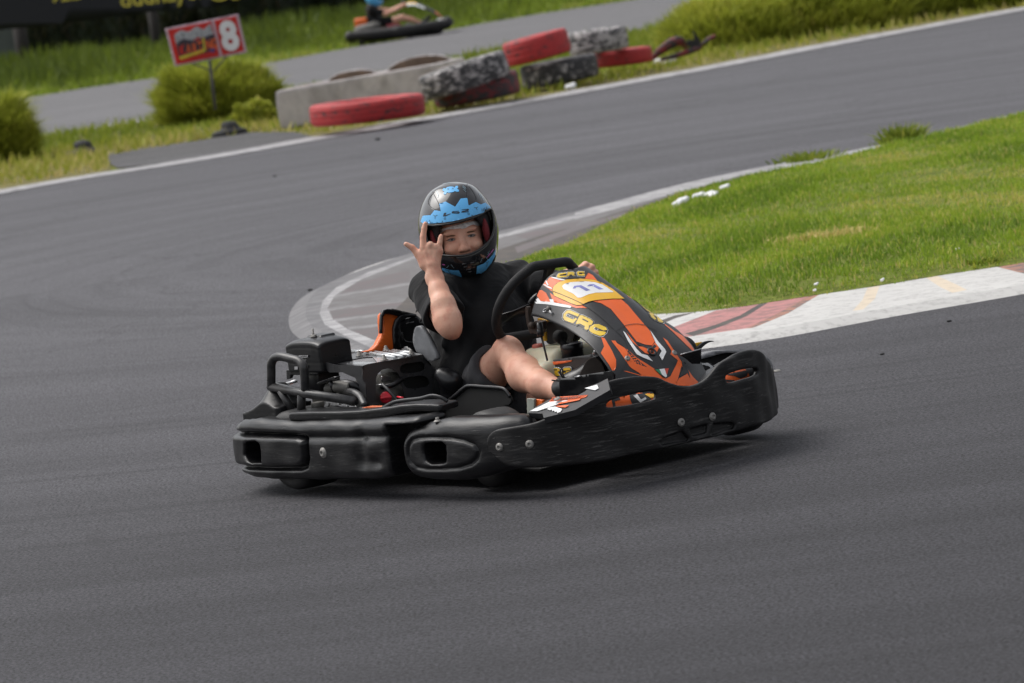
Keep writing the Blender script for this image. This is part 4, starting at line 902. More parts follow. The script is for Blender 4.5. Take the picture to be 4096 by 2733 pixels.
mb = MB(); cn = np.array([(x0_+XA)/2+.02, -.44, zT+.012]); cn = kc(1255, 1350, -.45); lathe(mb, [(.004, -.02), (.004, .030)], cn, (0, 0, 1), 8); lathe(mb, [(.011, 0), (.011, .006), (.005, .007)], cn, (0, 0, 1), 12); box(mb, cn+[0, 0, .006], (.014, .004, .004), 0, bev=.001); kb(mb, 'wing_nut', K_bolt, airb)
mb = MB(); kplate(mb, [(1145, 1480), (1272, 1480), (1272, 1500), (1255, 1502), (1165, 1500), (1158, 1516), (1147, 1519)], 'Y', -.496, .012); box(mb, ((x0_+XA)/2, -.44, zB-.03), (.05, .045, .04), 0); kb(mb, 'air_box_foot', K_sm, airb)
mb = MB(); kplate(mb, [(1173, 1425), (1231, 1421), (1232, 1431), (1176, 1435)], 'Y', -.5045, .001); kb(mb, 'label_header', K_tag, airb)
mb = MB(); V, F = text_mesh('AIR FILTER MAINTENANCE', .02); W = np.column_stack([1176+V[:, 0]*4.25, 1431.5-V[:, 1]*9-V[:, 0]*.28]); mb.add(np.array([onk(a_, b_, 'Y', -.5062) for a_, b_ in W]), F, 0)
kb(mb, 'label_lettering', K_dk, airb)
mb = MB()
for i in range(5): V, F = text_mesh('wash in warm soapy water and dry'[:26-i*2], .0); W = np.column_stack([1200+V[:, 0]*2.3, 1440+i*5.0-V[:, 1]*4.2]); mb.add(np.array([onk(a_, b_, 'Y', -.5058) for a_, b_ in W]), F, 0)
kplate(mb, [(1178, 1467), (1191, 1467), (1191, 1479), (1178, 1479)], 'Y', -.5045, .001); kplate(mb, [(1222, 1463), (1229, 1463), (1230, 1474), (1222, 1474)], 'Y', -.5045, .001)
kb(mb, 'label_small_print', K_tag, airb)
mb = MB(); tube(mb, [kc(1140, 1538, -.42), kc(1185, 1524, -.42)], .006, 8); kb(mb, 'throttle_rod', K_al, eng)

# ---------------------------------------------------------------- mudguard of the right front wheel
mb = MB(); gp = [(1752, 1684), (1770, 1640), (1790, 1610), (1830, 1575), (1850, 1558), (1875, 1545), (1935, 1548), (2000, 1553), (2020, 1562), (2035, 1580), (2045, 1610), (2010, 1640), (1990, 1684)]
kplate(mb, smooth_poly(gp, 3), 'Y', -.33, .008, sp=16); kb(mb, 'mudguard', K_dk)
mb = MB(); tube(mb, catmull([kc(*p, -.334) for p in [(1752, 1684), (1770, 1640), (1790, 1610), (1830, 1575), (1850, 1558), (1875, 1545), (1935, 1548), (2000, 1553), (2022, 1563), (2040, 1588)]], 5), .0045, 8, flat=1.6); kb(mb, 'mudguard_lip', K_sm)

# ---------------------------------------------------------------- seat and orange backrest cover
mb = MB(); f = Field()
def seatf(X, Y, Z):
    # moulded shell: bucket leaning back
    th = math.radians(24); x, z = X+.34, Z-.12; u = x*math.cos(th)+z*math.sin(th); w = -x*math.sin(th)+z*math.cos(th)
    out = sdbox([u-.02, Y+.01, w-.13], [.17, .205, .21], .10); inn = sdbox([u-.055, Y+.01, w-.16], [.17, .185, .22], .09)
    d = smax(out, -inn, .015); return smax(d, (Z-.44)*.9, .01)
f.fn(seatf, (-2, -2, 0), (1, 1, 1), 0); f.mesh(mb, (-.62, -.25, .06), (.02, .23, .46), .008); kb(mb, 'seat', K_sm)
# taped right side of the seat
mb = MB(); sp_ = [(1652, 1370), (1655, 1330), (1664, 1308), (1680, 1308), (1698, 1330), (1716, 1360), (1733, 1395), (1746, 1425), (1742, 1440), (1712, 1446), (1690, 1425), (1668, 1412)]
kplate(mb, smooth_poly(sp_, 3), 'Y', -.225, .016, sp=10); kb(mb, 'taped_seat_edge', K_tape)
# orange rear tank cover behind the seat
mb = MB(); XO = -.52
og = [(1528, 1335), (1529, 1290), (1530, 1262), (1538, 1252), (1560, 1253), (1600, 1264), (1585, 1285), (1575, 1320), (1575, 1360), (1582, 1408), (1530, 1412), (1450, 1408), (1485, 1400), (1505, 1380)]
kplate(mb, og, 'X', XO, .03, sp=14, bend=lambda V: V+np.column_stack([.012*np.sin(np.clip((V[:, 2]-.36)/.14, 0, 1)*3.1), 0*V[:, 0], 0*V[:, 0]]))
kb(mb, 'orange_back_cover', K_or)
mb = MB(); bt = [(1524, 1300), (1526, 1262), (1534, 1242), (1552, 1236), (1580, 1238), (1625, 1248), (1660, 1256), (1640, 1268), (1600, 1266), (1560, 1256), (1540, 1256), (1532, 1268), (1530, 1335), (1524, 1335)]
kplate(mb, bt, 'X', XO+.012, .012, sp=14)
kb(mb, 'backrest_top', K_sm)
mb = MB(); sb_ = [(1574, 1350), (1576, 1310), (1584, 1282), (1600, 1265), (1625, 1258), (1665, 1256), (1668, 1268), (1630, 1272), (1606, 1284), (1600, 1310), (1600, 1400), (1590, 1410), (1580, 1405)]
kplate(mb, sb_, 'X', XO+.02, .012, sp=14); kplate(mb, [(1596, 1400), (1598, 1300), (1610, 1280), (1670, 1264), (1700, 1290), (1730, 1420), (1600, 1420)], 'X', XO+.012, .008, sp=20); kb(mb, 'seat_back_frame', K_sm)
mb = MB(); tube(mb, catmull([onk(1608, 1330, 'X', XO+.03), onk(1612, 1355, 'X', XO+.03), onk(1625, 1368, 'X', XO+.03), onk(1652, 1372, 'X', XO+.03)], 5), .004, 6); tube(mb, [onk(1625, 1296, 'X', XO+.03), onk(1655, 1289, 'X', XO+.03)], .003, 6); kb(mb, 'seat_ribs', K_sm)
mb = MB(); 
for a_, b_ in [((1566, 1240), (1598, 1247)), ((1610, 1250), (1634, 1256))]: tube(mb, [onk(*a_, 'X', XO+.0135)+[.002, 0, .0], onk(*b_, 'X', XO+.0135)+[.002, 0, 0]], .005, 6)
kb(mb, 'vent_slots', K_dk)

# ---------------------------------------------------------------- steering wheel
WC = np.array([.152, 0, .533]); tau = math.radians(55); e1 = np.array([0, 1., 0]); e2 = np.array([math.cos(tau), 0, math.sin(tau)]); e3 = np.cross(e1, e2)   # e3 axis
if e3[2] < 0: e3 = -e3
Rw = .166; rot = math.radians(-3)
def wp(a, r, h=0): return WC+r*(math.cos(a)*e1+math.sin(a)*e2)+e3*h
pts = []
for k in range(48):
    a = 2*math.pi*k/48; r = Rw
    y_ = math.sin(a-rot); 
    if y_ < -.78: r = Rw*.80/abs(y_)*1.0
    if y_ > .86: r = Rw*.93/abs(y_)
    pts.append(wp(a, min(r, Rw*1.02)))
pts = catmull(pts, 2, closed=True)
sw = bpy.data.objects.new('steering_wheel', None); COL.objects.link(sw); sw.parent = kart
K_grip = mat('suede_grip', (.008, .008, .009), .75, var=.2, vs=40, bmp=.5, bs=420)
mb = MB(); tube(mb, pts, .0165, 14, closed=True); kb(mb, 'wheel_rim', K_grip, sw)
mb = MB()
for a in (math.radians(90)+rot, math.radians(200)+rot, math.radians(-20)+rot):
    c0, c1 = wp(a, .03, -.01), wp(a, Rw-.01); sdv = np.cross(c1-c0, e3); sdv /= np.linalg.norm(sdv)
    for w0, w1 in ((.026, .030),):
        V = np.array([c0-sdv*w0, c0+sdv*w0, wp(a, Rw*.6)+sdv*.018, c1+sdv*w1, c1-sdv*w1, wp(a, Rw*.6)-sdv*.018]); V = np.concatenate([V, V-e3*.005])
        mb.add(V, [(0, 1, 2, 3, 4, 5), (11, 10, 9, 8, 7, 6)]+[(i, (i+1) % 6, (i+1) % 6+6, i+6) for i in range(6)])
lathe(mb, [(.045, -.012), (.045, .0), (.03, .008)], WC, e3, 24); kb(mb, 'spokes', K_sm, sw)
mb = MB(); tube(mb, [WC-e3*.01, (.36, 0, .30), (.55, 0, .12)], .011, 10); kb(mb, 'steering_column', K_tube)
# steering support bracket under the fairing
mb = MB()
kplate(mb, [(2101, 1232), (2106, 1227), (2112, 1230), (2113, 1260), (2118, 1300), (2130, 1335), (2119, 1334), (2108, 1300), (2102, 1265)], 'Y', -.10, .012)
kplate(mb, [(2119, 1325), (2123, 1296), (2142, 1284), (2168, 1288), (2170, 1320), (2160, 1335), (2140, 1336)], 'Y', -.105, .02)
tube(mb, [kc(2126, 1302, -.12), kc(2126, 1302, -.09)], .012, 10)
kb(mb, 'support_bracket', mat('rusty_bracket', (.075, .055, .045), .6, metal=.3, var=.4, vs=25, dirt=.5, dirtcol=(.03, .022, .018), ds=18))
mb = MB(); kplate(mb, smooth_poly([(2168, 1290), (2290, 1300), (2296, 1350), (2282, 1372), (2262, 1376), (2235, 1366), (2210, 1376), (2190, 1374), (2172, 1340)], 2), 'Y', -.02, .03)
tube(mb, [kc(2238, 1350, -.08), kc(2262, 1388, -.08)], .011, 10); tube(mb, [kc(2230, 1345, -.08), kc(2250, 1352, -.08)], .022, 12)
kb(mb, 'pedal_box', K_dk)
mb = MB(); tube(mb, [kc(2157, 1290, -.13), kc(2164, 1345, -.13)], .010, 8, 0); tube(mb, [kc(2164, 1340, -.13), kc(2190, 1444, -.13)], .0035, 6, 0); lathe(mb, [(.012, 0), (.012, .02), (.009, .025)], kc(2163, 1345, -.13), (0, 0, 1), 8, 0); kb(mb, 'cable', K_tube)
mb = MB(); kplate(mb, [(2150, 1274), (2165, 1276), (2190, 1282), (2180, 1290), (2160, 1292), (2150, 1285)], 'Y', -.04, .02, m=0); kb(mb, 'amber_fitting', K_amb); mb = MB(); kplate(mb, [(2170, 1330), (2178, 1330), (2180, 1365), (2172, 1365)], 'Y', -.085, .01, m=0); kb(mb, 'amber_fitting', K_amb)
mb = MB(); kplate(mb, [(2162, 1283), (2174, 1283), (2174, 1298), (2167, 1299)], 'Y', -.07, .01); kb(mb, 'steel_clevis', K_al)
mb = MB(); c = kc(2155, 1395, -.06); lathe(mb, [(.020, -.018), (.021, -.016), (.021, .012), (.018, .016), (.001, .017)], c, (0, 0, 1), 20); kb(mb, 'reservoir_cap', K_red2)
# fuel tank
f = Field(); t0 = onk(2200, 1440, 'Y', -.02)
f.fn(lambda X, Y, Z: smin(sdbox([X-t0[0]-.05, Y-.045, Z-t0[2]+.01], [.10, .150, .060], .03), sdbox([X-t0[0]-.05, Y+.10, Z-t0[2]+.035], [.08, .05, .045], .03), .03), (-2, -2, 0), (2, 2, 1), 0)
mb = MB(); f.mesh(mb, t0+[-.12, -.24, -.16], t0+[.2, .28, .12], .006); tank = kb(mb, 'fuel_tank', K_tank)
mb = MB(); c = kc(2289, 1402, -.06); lathe(mb, [(.036, -.05), (.036, .0), (.038, .002), (.038, .022), (.034, .025), (.001, .026)], c, (0, 0, 1), 24); kb(mb, 'tank_cap', K_sm, tank)
# inner left side: orange/white artwork glimpsed beyond the bracket
mb = MB(); kplate(mb, [(2285, 1375), (2298, 1345), (2310, 1350), (2325, 1365), (2332, 1376)], 'Y', .40, .02, m=0); kplate(mb, [(2292, 1342), (2310, 1330), (2330, 1345), (2340, 1372), (2326, 1368), (2305, 1350)], 'Y', .40, .02, m=1); kplate(mb, [(2198, 1386), (2250, 1378), (2255, 1384), (2200, 1392)], 'Y', .38, .02, m=2); kplate(mb, [(2205, 1365), (2232, 1355), (2230, 1376), (2206, 1378)], 'Y', .40, .02, m=2); kb(mb, 'left_pod_artwork', [K_orf, K_bl, K_wh])
# front panel behind the pedals with lettering
mb = MB(); panel = [(2168, 1470), (2172, 1450), (2184, 1444), (2330, 1424), (2372, 1416), (2395, 1411), (2412, 1435), (2450, 1500), (2455, 1545), (2300, 1560), (2220, 1560), (2164, 1500)]
XP = .50
kplate(mb, panel, 'Y', -.105, .02, m=0, sp=14)
Yp = -.108
kplate(mb, [(2167, 1472), (2172, 1452), (2230, 1446), (2288, 1442), (2285, 1447), (2250, 1455), (2215, 1460), (2185, 1470), (2165, 1473)], 'Y', Yp, .002, m=1)
# gold lettering "CRG" (first letter half hidden by the leg)
def letters(fn_, sets):
    for px, m_, l in sets: fn_(px, m_, l)
LT = [  # zoom region (1900,1300)-(2500,1700), factor 3.917
 [(1115, 665), (1300, 662), (1335, 680), (1340, 715), (1300, 740), (1325, 780), (1345, 812), (1270, 815), (1240, 770), (1200, 765), (1185, 790), (1100, 788)],
 [(1400, 660), (1490, 655), (1512, 680), (1512, 760), (1485, 800), (1400, 808), (1355, 800), (1345, 740), (1360, 690)]]
for poly in LT:
    P0 = [(1900+x/3.917, 1300+y/3.917) for x, y in poly]; kplate(mb, P0, 'Y', Yp-.001, .002, m=2)
    P0 = np.array(P0); ctr = P0.mean(0); kplate(mb, ctr+(P0-ctr)*.92, 'Y', Yp-.0015, .002, m=0); kplate(mb, ctr+(P0-ctr)*[.84, .80], 'Y', Yp-.002, .002, m=3)
for poly in ([(1180, 700), (1280, 695), (1282, 712), (1180, 718)], [(1385, 715), (1420, 712), (1425, 745), (1385, 750)], [(1425, 712), (1485, 708), (1485, 722), (1425, 724)]): kplate(mb, [(1900+x/3.917, 1300+y/3.917) for x, y in poly], 'Y', Yp-.0025, .002, m=0)
kb(mb, 'front_panel', [K_bl, K_orf, K_wh, K_gold])
mb = MB()
tube(mb, [kc(2375, 1414, -.13), kc(2392, 1408, -.13)], .006, 8); tube(mb, [kc(2382, 1412, -.14), kc(2382, 1400, -.14)], .007, 8); kb(mb, 'clip', K_al)
# white and orange upright beside the mudguard
mb = MB(); kplate(mb, [(2107, 1595), (2136, 1597), (2136, 1655), (2110, 1662)], 'Y', -.36, .01, m=0); kplate(mb, [(2141, 1598), (2168, 1602), (2170, 1625), (2141, 1640)], 'Y', -.35, .01, m=1); kb(mb, 'inner_upright', [mat('dirty_white', (.30, .31, .27), .6), K_or])
# heel plates / pedals (black sheet metal)
mb = MB(); kplate(mb, [(2236, 1516), (2296, 1510), (2302, 1505), (2455, 1482), (2458, 1500), (2458, 1534), (2345, 1565), (2300, 1590), (2240, 1590)], 'Y', -.235, .004, m=0); tube(mb, [kc(2300, 1509, -.237), kc(2322, 1505, -.237)], .003, 6, 1)
kb(mb, 'pedal_guard', [mat('gloss_black_sheet', (.008, .008, .009), .18, vs=20), K_al])
mb = MB(); kplate(mb, [(2720, 1420), (2805, 1397), (2806, 1440), (2800, 1456), (2770, 1456), (2745, 1435)], 'X', .80, .004, m=0); tube(mb, [onk(2722, 1419, 'X', .802), onk(2806, 1396, 'X', .802)], .002, 6, 1); kb(mb, 'left_pedal_guard', [bpy.data.materials['gloss_black_sheet'], K_al])
f = Field(); c = onk(2738, 1400, 'X', .62); f.ell(c, (.05, .035, .045), .01); mb = MB(); f.mesh(mb, c-.07, c+.07, .006); kb(mb, 'left_pedal_pad', K_dk)
# left pod flap rising behind the nose (orange/black artwork and black lip)
mb = MB(); kplate(mb, [(2752, 1384), (2775, 1374), (2806, 1368), (2812, 1372), (2790, 1390), (2776, 1402), (2768, 1398)], 'X', .52, .006, m=1); kplate(mb, smooth_poly([(2780, 1400), (2798, 1382), (2815, 1369), (2840, 1363), (2858, 1366), (2842, 1369), (2828, 1375), (2812, 1388), (2800, 1398)], 2), 'X', .53, .01, m=0); kb(mb, 'left_flap', [K_sm, K_ye])
mb = MB(); lp = smooth_poly([(2805, 1425), (2850, 1408), (2890, 1402), (2960, 1400), (3020, 1404), (3060, 1420), (3085, 1445), (3094, 1478), (3060, 1455), (3030, 1432), (3030, 1420), (2990, 1408), (2900, 1412), (2855, 1424), (2806, 1436)], 2)
kplate(mb, lp, 'X', .60, .05, sp=14); kb(mb, 'left_pod_rim', mat('worn_grey_plastic', (.22, .22, .23), .3, var=.2, vs=12))
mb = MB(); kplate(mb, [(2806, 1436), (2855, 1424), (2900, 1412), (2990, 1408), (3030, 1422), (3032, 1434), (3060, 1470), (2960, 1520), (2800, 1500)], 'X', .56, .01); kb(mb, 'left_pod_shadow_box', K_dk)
mb = MB(); kplate(mb, smooth_poly([(2778, 1462), (2805, 1455), (2840, 1452), (2860, 1468), (2890, 1450), (2905, 1470), (2860, 1510), (2800, 1500)], 2), 'X', .70, .02, m=0); kplate(mb, [(2800, 1457), (2832, 1452), (2850, 1465), (2858, 1478), (2848, 1478), (2836, 1466)], 'X', .702, .002, m=1); kb(mb, 'left_brake_duct', [K_bl, K_wh])
mb = MB(); bolt(mb, onk(3108, 1487, 'X', .72), (0, 0, 1), .012); kb(mb, 'bolt', K_bolt)
# ---------------------------------------------------------------- front fairing (number panel) with artwork
SPN = np.array([onk(*p, 'Y', 0)[[0, 2]] for p in [(2288, 1079), (2312, 1098), (2351, 1130), (2385, 1158), (2441, 1206), (2520, 1291), (2596, 1377), (2625, 1415), (2665, 1490), (2705, 1570)]])
EDG = np.array([onk(*p, 'Y', -w) for p, w in zip([(2124, 1264), (2153, 1269), (2183, 1279), (2229, 1298), (2283, 1325), (2359, 1379), (2416, 1448), (2443, 1490), (2466, 1540), (2500, 1610)], [.150, .152, .155, .16, .165, .175, .18, .18, .18, .18])])
NU, NV = 110, 90
def param(P):
    P = catmull(P, 12); d = np.concatenate([[0], np.cumsum(np.linalg.norm(np.diff(P, axis=0), axis=1))]); return lambda u: np.stack([np.interp(u*d[-1], d, P[:, k]) for k in range(P.shape[1])], -1)
SPf, EDf = param(SPN), param(EDG)
def fair(u, v, off=0):
    s, e = SPf(u), EDf(u); a = np.abs(v); g = a**(2.1+1.5*(1-u)); gx = a**(1.9-.4*(1-u))
    y = -e[1]*v*(1-.0*a)
    bul = np.sin(np.clip(a, 0, 1)*math.pi)*(.006+.006*(1-u))
    x = s[0]+(e[0]-s[0])*gx; z = s[1]+(e[2]-s[1])*g+bul*.6
    return np.array([x+bul*.5, y*1.0, z])
us, vs = np.linspace(0, 1, NU+1), np.linspace(-1, 1, NV+1)
FV = np.array([fair(u, v) for u in us for v in vs]); FF = [(i*(NV+1)+j, i*(NV+1)+j+1, (i+1)*(NV+1)+j+1, (i+1)*(NV+1)+j) for i in range(NU) for j in range(NV)]
FT = np.array([t for q in FF for t in ((q[0], q[1], q[2]), (q[0], q[2], q[3]))])
nrm = np.zeros_like(FV); fn_ = np.cross(FV[FT[:, 1]]-FV[FT[:, 0]], FV[FT[:, 2]]-FV[FT[:, 0]])
for k in range(3): np.add.at(nrm, FT[:, k], fn_)
nrm /= np.linalg.norm(nrm, axis=1)[:, None]; nrm *= np.where(nrm[:, 2:3]+nrm[:, :1] < 0, -1, 1)
mb = MB(); slab(mb, FV, FT, nrm, .005, 0)
fb_ = BVHTree.FromPolygons(FV.tolist(), [list(q) for q in FF])
z5 = lambda P: [(1900+x/2.614, 1000+y/2.614) for x, y in P]     # traced in the enlargement of (1900,1000)-(2700,1600)
z6 = lambda P: [(2000+x/3.92, 1100+y/3.92) for x, y in P]       # traced in (2000,1100)-(2450,1500)
z7 = lambda P: [(1900+x/1.651, 1000+y/1.651) for x, y in P]     # traced in (1900,1000)-(3200,1950)
OR, YE, WH, NUM, LIN, GD, BLK, GRN, RED = 1, 2, 3, 4, 5, 6, 0, 7, 8
D = lambda P, m_, l, mir=None, sp=9: decal(mb, fb_, P, .0005*l+.0004, m_, sp, mirror=mir)
# orange fields
D(z5([(690, 350), (745, 285), (790, 285), (900, 320), (1090, 305), (1150, 300), (1180, 240), (1230, 265), (1300, 350), (1350, 380), (1120, 330), (860, 350), (820, 400), (812, 440), (760, 400)]), OR, 1)
D(z5([(618, 450), (650, 410), (700, 420), (745, 450), (760, 480), (800, 550), (690, 540), (650, 480)]), OR, 1, 1)
D(z5([(785, 450), (815, 470), (1070, 585), (1110, 575), (1175, 612), (1120, 608), (1060, 610), (900, 560), (830, 555), (800, 500)]), OR, 1, 1)
D(z5([(1195, 530), (1440, 512), (1530, 518), (1600, 580), (1700, 700), (1830, 850), (1880, 960), (1850, 1000), (1780, 992), (1690, 960), (1560, 790), (1420, 620), (1320, 560), (1240, 540)]), OR, 1)
D(z5([(1580, 860), (1640, 960), (1700, 1010), (1840, 1020), (1890, 960), (1925, 1020), (1895, 1080), (1850, 1100), (1780, 1080), (1720, 1030)]), OR, 1)
D(z5([(1700, 962), (1760, 1000), (1850, 1015), (1875, 990), (1900, 1010), (1870, 1035), (1800, 1035), (1720, 1000)]), BLK, 2)
D(z5([(1315, 1080), (1350, 1010), (1320, 915), (1355, 925), (1430, 1050), (1475, 1150), (1475, 1220), (1450, 1290), (1400, 1200)]), OR, 1, 1)
D(z7([(900, 600), (925, 600), (1005, 700), (1030, 745), (1200, 830), (1260, 850), (1290, 850), (1340, 730), (1290, 690), (1300, 660), (1360, 740), (1335, 850), (1320, 895), (1200, 860), (1020, 770), (960, 680)]), OR, 1)
D(z7([(1060, 790), (1160, 790), (1320, 880), (1360, 905), (1280, 895), (1120, 840), (980, 800), (1000, 800), (1100, 830)]), OR, 1)
D(z7([(1240, 580), (1270, 600), (1350, 720), (1440, 840), (1480, 880), (1440, 900), (1320, 895), (1345, 850), (1400, 820), (1330, 720), (1280, 640)]), OR, 1)
D(z7([(1345, 855), (1405, 815), (1400, 780), (1440, 850), (1480, 885), (1440, 900), (1330, 895)]), OR, 2)
D(z7([(1345, 840), (1400, 815), (1420, 850), (1400, 760), (1360, 720), (1370, 790)]), BLK, 3)
D(z7([(1110, 832), (1150, 830), (1245, 862), (1290, 835), (1345, 725), (1365, 760), (1340, 850), (1325, 893), (1280, 890), (1180, 850)]), OR, 2)
D(z7([(1000, 735), (1060, 748), (1130, 790), (1200, 835), (1250, 862), (1210, 868), (1110, 830), (1030, 780)]), OR, 2)
D(z5([(1440, 950), (1600, 1050), (1690, 1130), (1790, 1190), (1880, 1250), (1960, 1340), (1900, 1345), (1790, 1290), (1660, 1210), (1590, 1130)]), OR, 2)
# black shields
D(z5([(1450, 940), (1560, 1020), (1680, 1190), (1800, 1230), (1700, 1150), (1560, 1010)]), BLK, 2)
# white accents
D(z5([(575, 550), (700, 538), (800, 545), (950, 575), (1010, 590), (1000, 610), (900, 595), (760, 570), (640, 562)]), WH, 2, 1)
D(z5([(612, 470), (640, 480), (700, 545), (655, 548)]), WH, 2, 1); D(z5([(780, 515), (820, 520), (828, 550), (790, 548)]), WH, 2, 1)
D(z5([(690, 345), (712, 350), (805, 400), (810, 412), (760, 395)]), WH, 3, 1); D(z5([(725, 300), (740, 305), (775, 370), (760, 375)]), WH, 3, 1)
D(z5([(795, 283), (840, 290), (940, 315), (960, 322), (900, 322), (820, 300)]), WH, 3)
D(z5([(1545, 850), (1570, 870), (1690, 1040), (1740, 1090), (1800, 1105), (1858, 1168), (1760, 1130), (1690, 1095), (1600, 960)]), WH, 3)
D(z5([(1830, 845), (1850, 870), (1920, 970), (1985, 1040), (1998, 1070), (1955, 1158), (1925, 1105), (1950, 1060), (1890, 980)]), WH, 3)
# number plate
plate = z5([(812, 430), (825, 385), (870, 345), (960, 315), (1100, 305), (1240, 318), (1330, 350), (1440, 415), (1560, 515), (1440, 515), (1260, 530), (1190, 545), (1110, 580), (1065, 582), (1000, 560), (830, 480)])
D([(x+(x-2340)*.012, y+(y-1165)*.03) for x, y in plate], LIN, 3); D(plate, YE, 4)
D(z5([(912, 385), (940, 360), (1000, 345), (1150, 335), (1250, 345), (1330, 370), (1445, 445), (1440, 450), (1260, 455), (1190, 470), (1110, 505), (1075, 505), (1030, 465), (930, 415)]), WH, 5)
for dx, dy in ((0, 0), (0, 0)): pass
D(z6([(1142, 225), (1165, 184), (1268, 174), (1412, 250), (1350, 266), (1238, 202), (1198, 202), (1184, 222)]), NUM, 6, sp=5)
D(z6([(1362, 186), (1392, 163), (1468, 156), (1622, 235), (1552, 241), (1436, 184), (1400, 188), (1388, 190)]), NUM, 6, sp=5)
# top badge
badge = z5([(790, 272), (850, 240), (900, 215), (1050, 207), (1120, 215), (1185, 240), (1140, 305), (1060, 298), (920, 312), (850, 292)])
D(badge, BLK, 3)
for P in ([(860, 275), (875, 255), (950, 245), (955, 258), (890, 268), (885, 280), (960, 278), (965, 288), (880, 298), (862, 292)], [(965, 240), (1020, 238), (1040, 250), (1030, 262), (1045, 276), (1020, 276), (1005, 264), (985, 268), (985, 280), (962, 280)], [(1060, 245), (1080, 232), (1140, 235), (1142, 247), (1090, 245), (1080, 262), (1120, 265), (1120, 256), (1145, 258), (1145, 278), (1070, 276)]):
    Pz = np.array(z5(P)); c_ = Pz.mean(0); D(c_+(Pz-c_)*[1.12, 1.3], WH, 4, sp=6); D(c_+(Pz-c_)*[1.06, 1.15], BLK, 5, sp=6); D(Pz, GD, 6, sp=6)
# large side lettering, traced letter by letter (also mirrored to the far side)
out = [(975, 680), (985, 610), (1040, 550), (1100, 540), (1270, 620), (1300, 625), (1430, 690), (1480, 735), (1480, 765), (1560, 765), (1670, 820), (1695, 870), (1680, 920), (1620, 975), (1560, 980), (1440, 930), (1390, 890), (1375, 870), (1360, 885), (1300, 850), (1310, 830), (1240, 790), (1200, 810), (1150, 780), (1000, 725)]
P0 = np.array(z6(out)); c_ = P0.mean(0); D(P0, WH, 2, 1, 8); D(c_+(P0-c_)*[.985, .965], BLK, 3, 1, 8)
C_l = [(995, 675), (1005, 615), (1055, 565), (1100, 560), (1250, 622), (1225, 662), (1180, 640), (1080, 605), (1045, 625), (1038, 655), (1150, 705), (1190, 680), (1215, 700), (1150, 765), (1020, 715)]
R_l = [(1255, 640), (1300, 642), (1420, 700), (1462, 740), (1440, 790), (1400, 800), (1390, 860), (1350, 870), (1325, 845), (1335, 810), (1260, 770), (1230, 775), (1195, 780), (1205, 740)]
G_l = [(1400, 860), (1415, 820), (1480, 780), (1550, 780), (1655, 825), (1680, 870), (1620, 880), (1500, 825), (1480, 850), (1530, 880), (1560, 885), (1600, 890), (1665, 905), (1640, 945), (1570, 965), (1450, 920), (1405, 885)]
for P in (C_l, R_l, G_l): D(z6(P), GD, 4, 1, 6)
for P in ([(1300, 690), (1390, 735), (1380, 752), (1295, 708)], [(1500, 830), (1550, 855), (1520, 880), (1478, 858)], [(1060, 625), (1165, 665), (1160, 690), (1050, 655)]): D(z6(P), BLK, 5, 1, 6)
D(z6([(1052, 620), (1170, 668), (1160, 695), (1045, 655)]), WH, 5, 1, 6); D(z6([(1062, 630), (1160, 670), (1152, 685), (1056, 652)]), BLK, 6, 1, 6)
D(z6([(1485, 832), (1550, 860), (1520, 884), (1470, 860)]), WH, 5, 1, 6); D(z6([(1492, 840), (1535, 860), (1515, 876), (1480, 858)]), BLK, 6, 1, 6)
# crease lines
def line(P, w=1.1, m_=LIN, l=5):
    P = np.array(P, float); T = np.gradient(P, axis=0); T /= np.linalg.norm(T, axis=1)[:, None]; Nn = np.stack([-T[:, 1], T[:, 0]], 1)*w; D(np.concatenate([P+Nn, (P-Nn)[::-1]]), m_, l, sp=8)
line(catmull(z5([(812, 432), (1000, 510), (1150, 585), (1300, 690), (1450, 830)]), 4)); line(catmull(z5([(1470, 845), (1560, 800), (1680, 780), (1800, 800), (1900, 850)]), 4)); line(catmull(z5([(1470, 845), (1560, 930), (1600, 1020), (1595, 1120)]), 4)); line(catmull(z5([(1595, 1150), (1560, 1230), (1490, 1330)]), 4))
# italian flag
D(z7([(1180, 790), (1280, 782), (1262, 850), (1240, 845)]), LIN, 5, sp=6); D(z7([(1186, 793), (1214, 791), (1232, 822), (1222, 825)]), GRN, 6, sp=5); D(z7([(1214, 791), (1248, 787), (1265, 838), (1256, 845), (1232, 828)]), WH, 6, sp=5); D(z7([(1248, 787), (1277, 785), (1266, 825), (1260, 825)]), RED, 6, sp=5)
# fastening hole, rivets
fairing = mb.build('front_fairing', [K_bl, K_orf, K_ye, K_wh, K_num, K_lin, K_gold, K_gr, K_rd], kart)
def surf(px, py):
    d = Vector(kray(px, py)); h = fb_.ray_cast(Vector(KCAM), d); n = h[1] if h[1].dot(d) < 0 else -h[1]; return np.array(h[0]), np.array(n)
c, n = surf(2607, 1408); mb = MB(); lathe(mb, [(.017, 0), (.017, .003), (.012, .0045), (.009, .002), (.008, -.004)], c, n, 24); lathe(mb, [(.006, .0), (.006, .0015)], c+n*.001, n, 8); kb(mb, 'fixing_grommet', K_sm, fairing)
for p in [(2510, 1434), (2698, 1412)]:
    h = fb_.ray_cast(Vector(KCAM), Vector(kray(*p)))
    if h[0] is not None: c, n = surf(*p); mb = MB(); bolt(mb, c, n, .008); kb(mb, 'rivet', K_bolt, fairing)
mb = MB(); P = [surf(2000+x/3.92, 1100+y/3.92) for x, y in [(770, 535), (740, 530), (700, 555), (690, 580), (715, 585), (740, 570)]]; tube(mb, catmull([a+b*.004 for a, b in P], 4), .0018, 6)
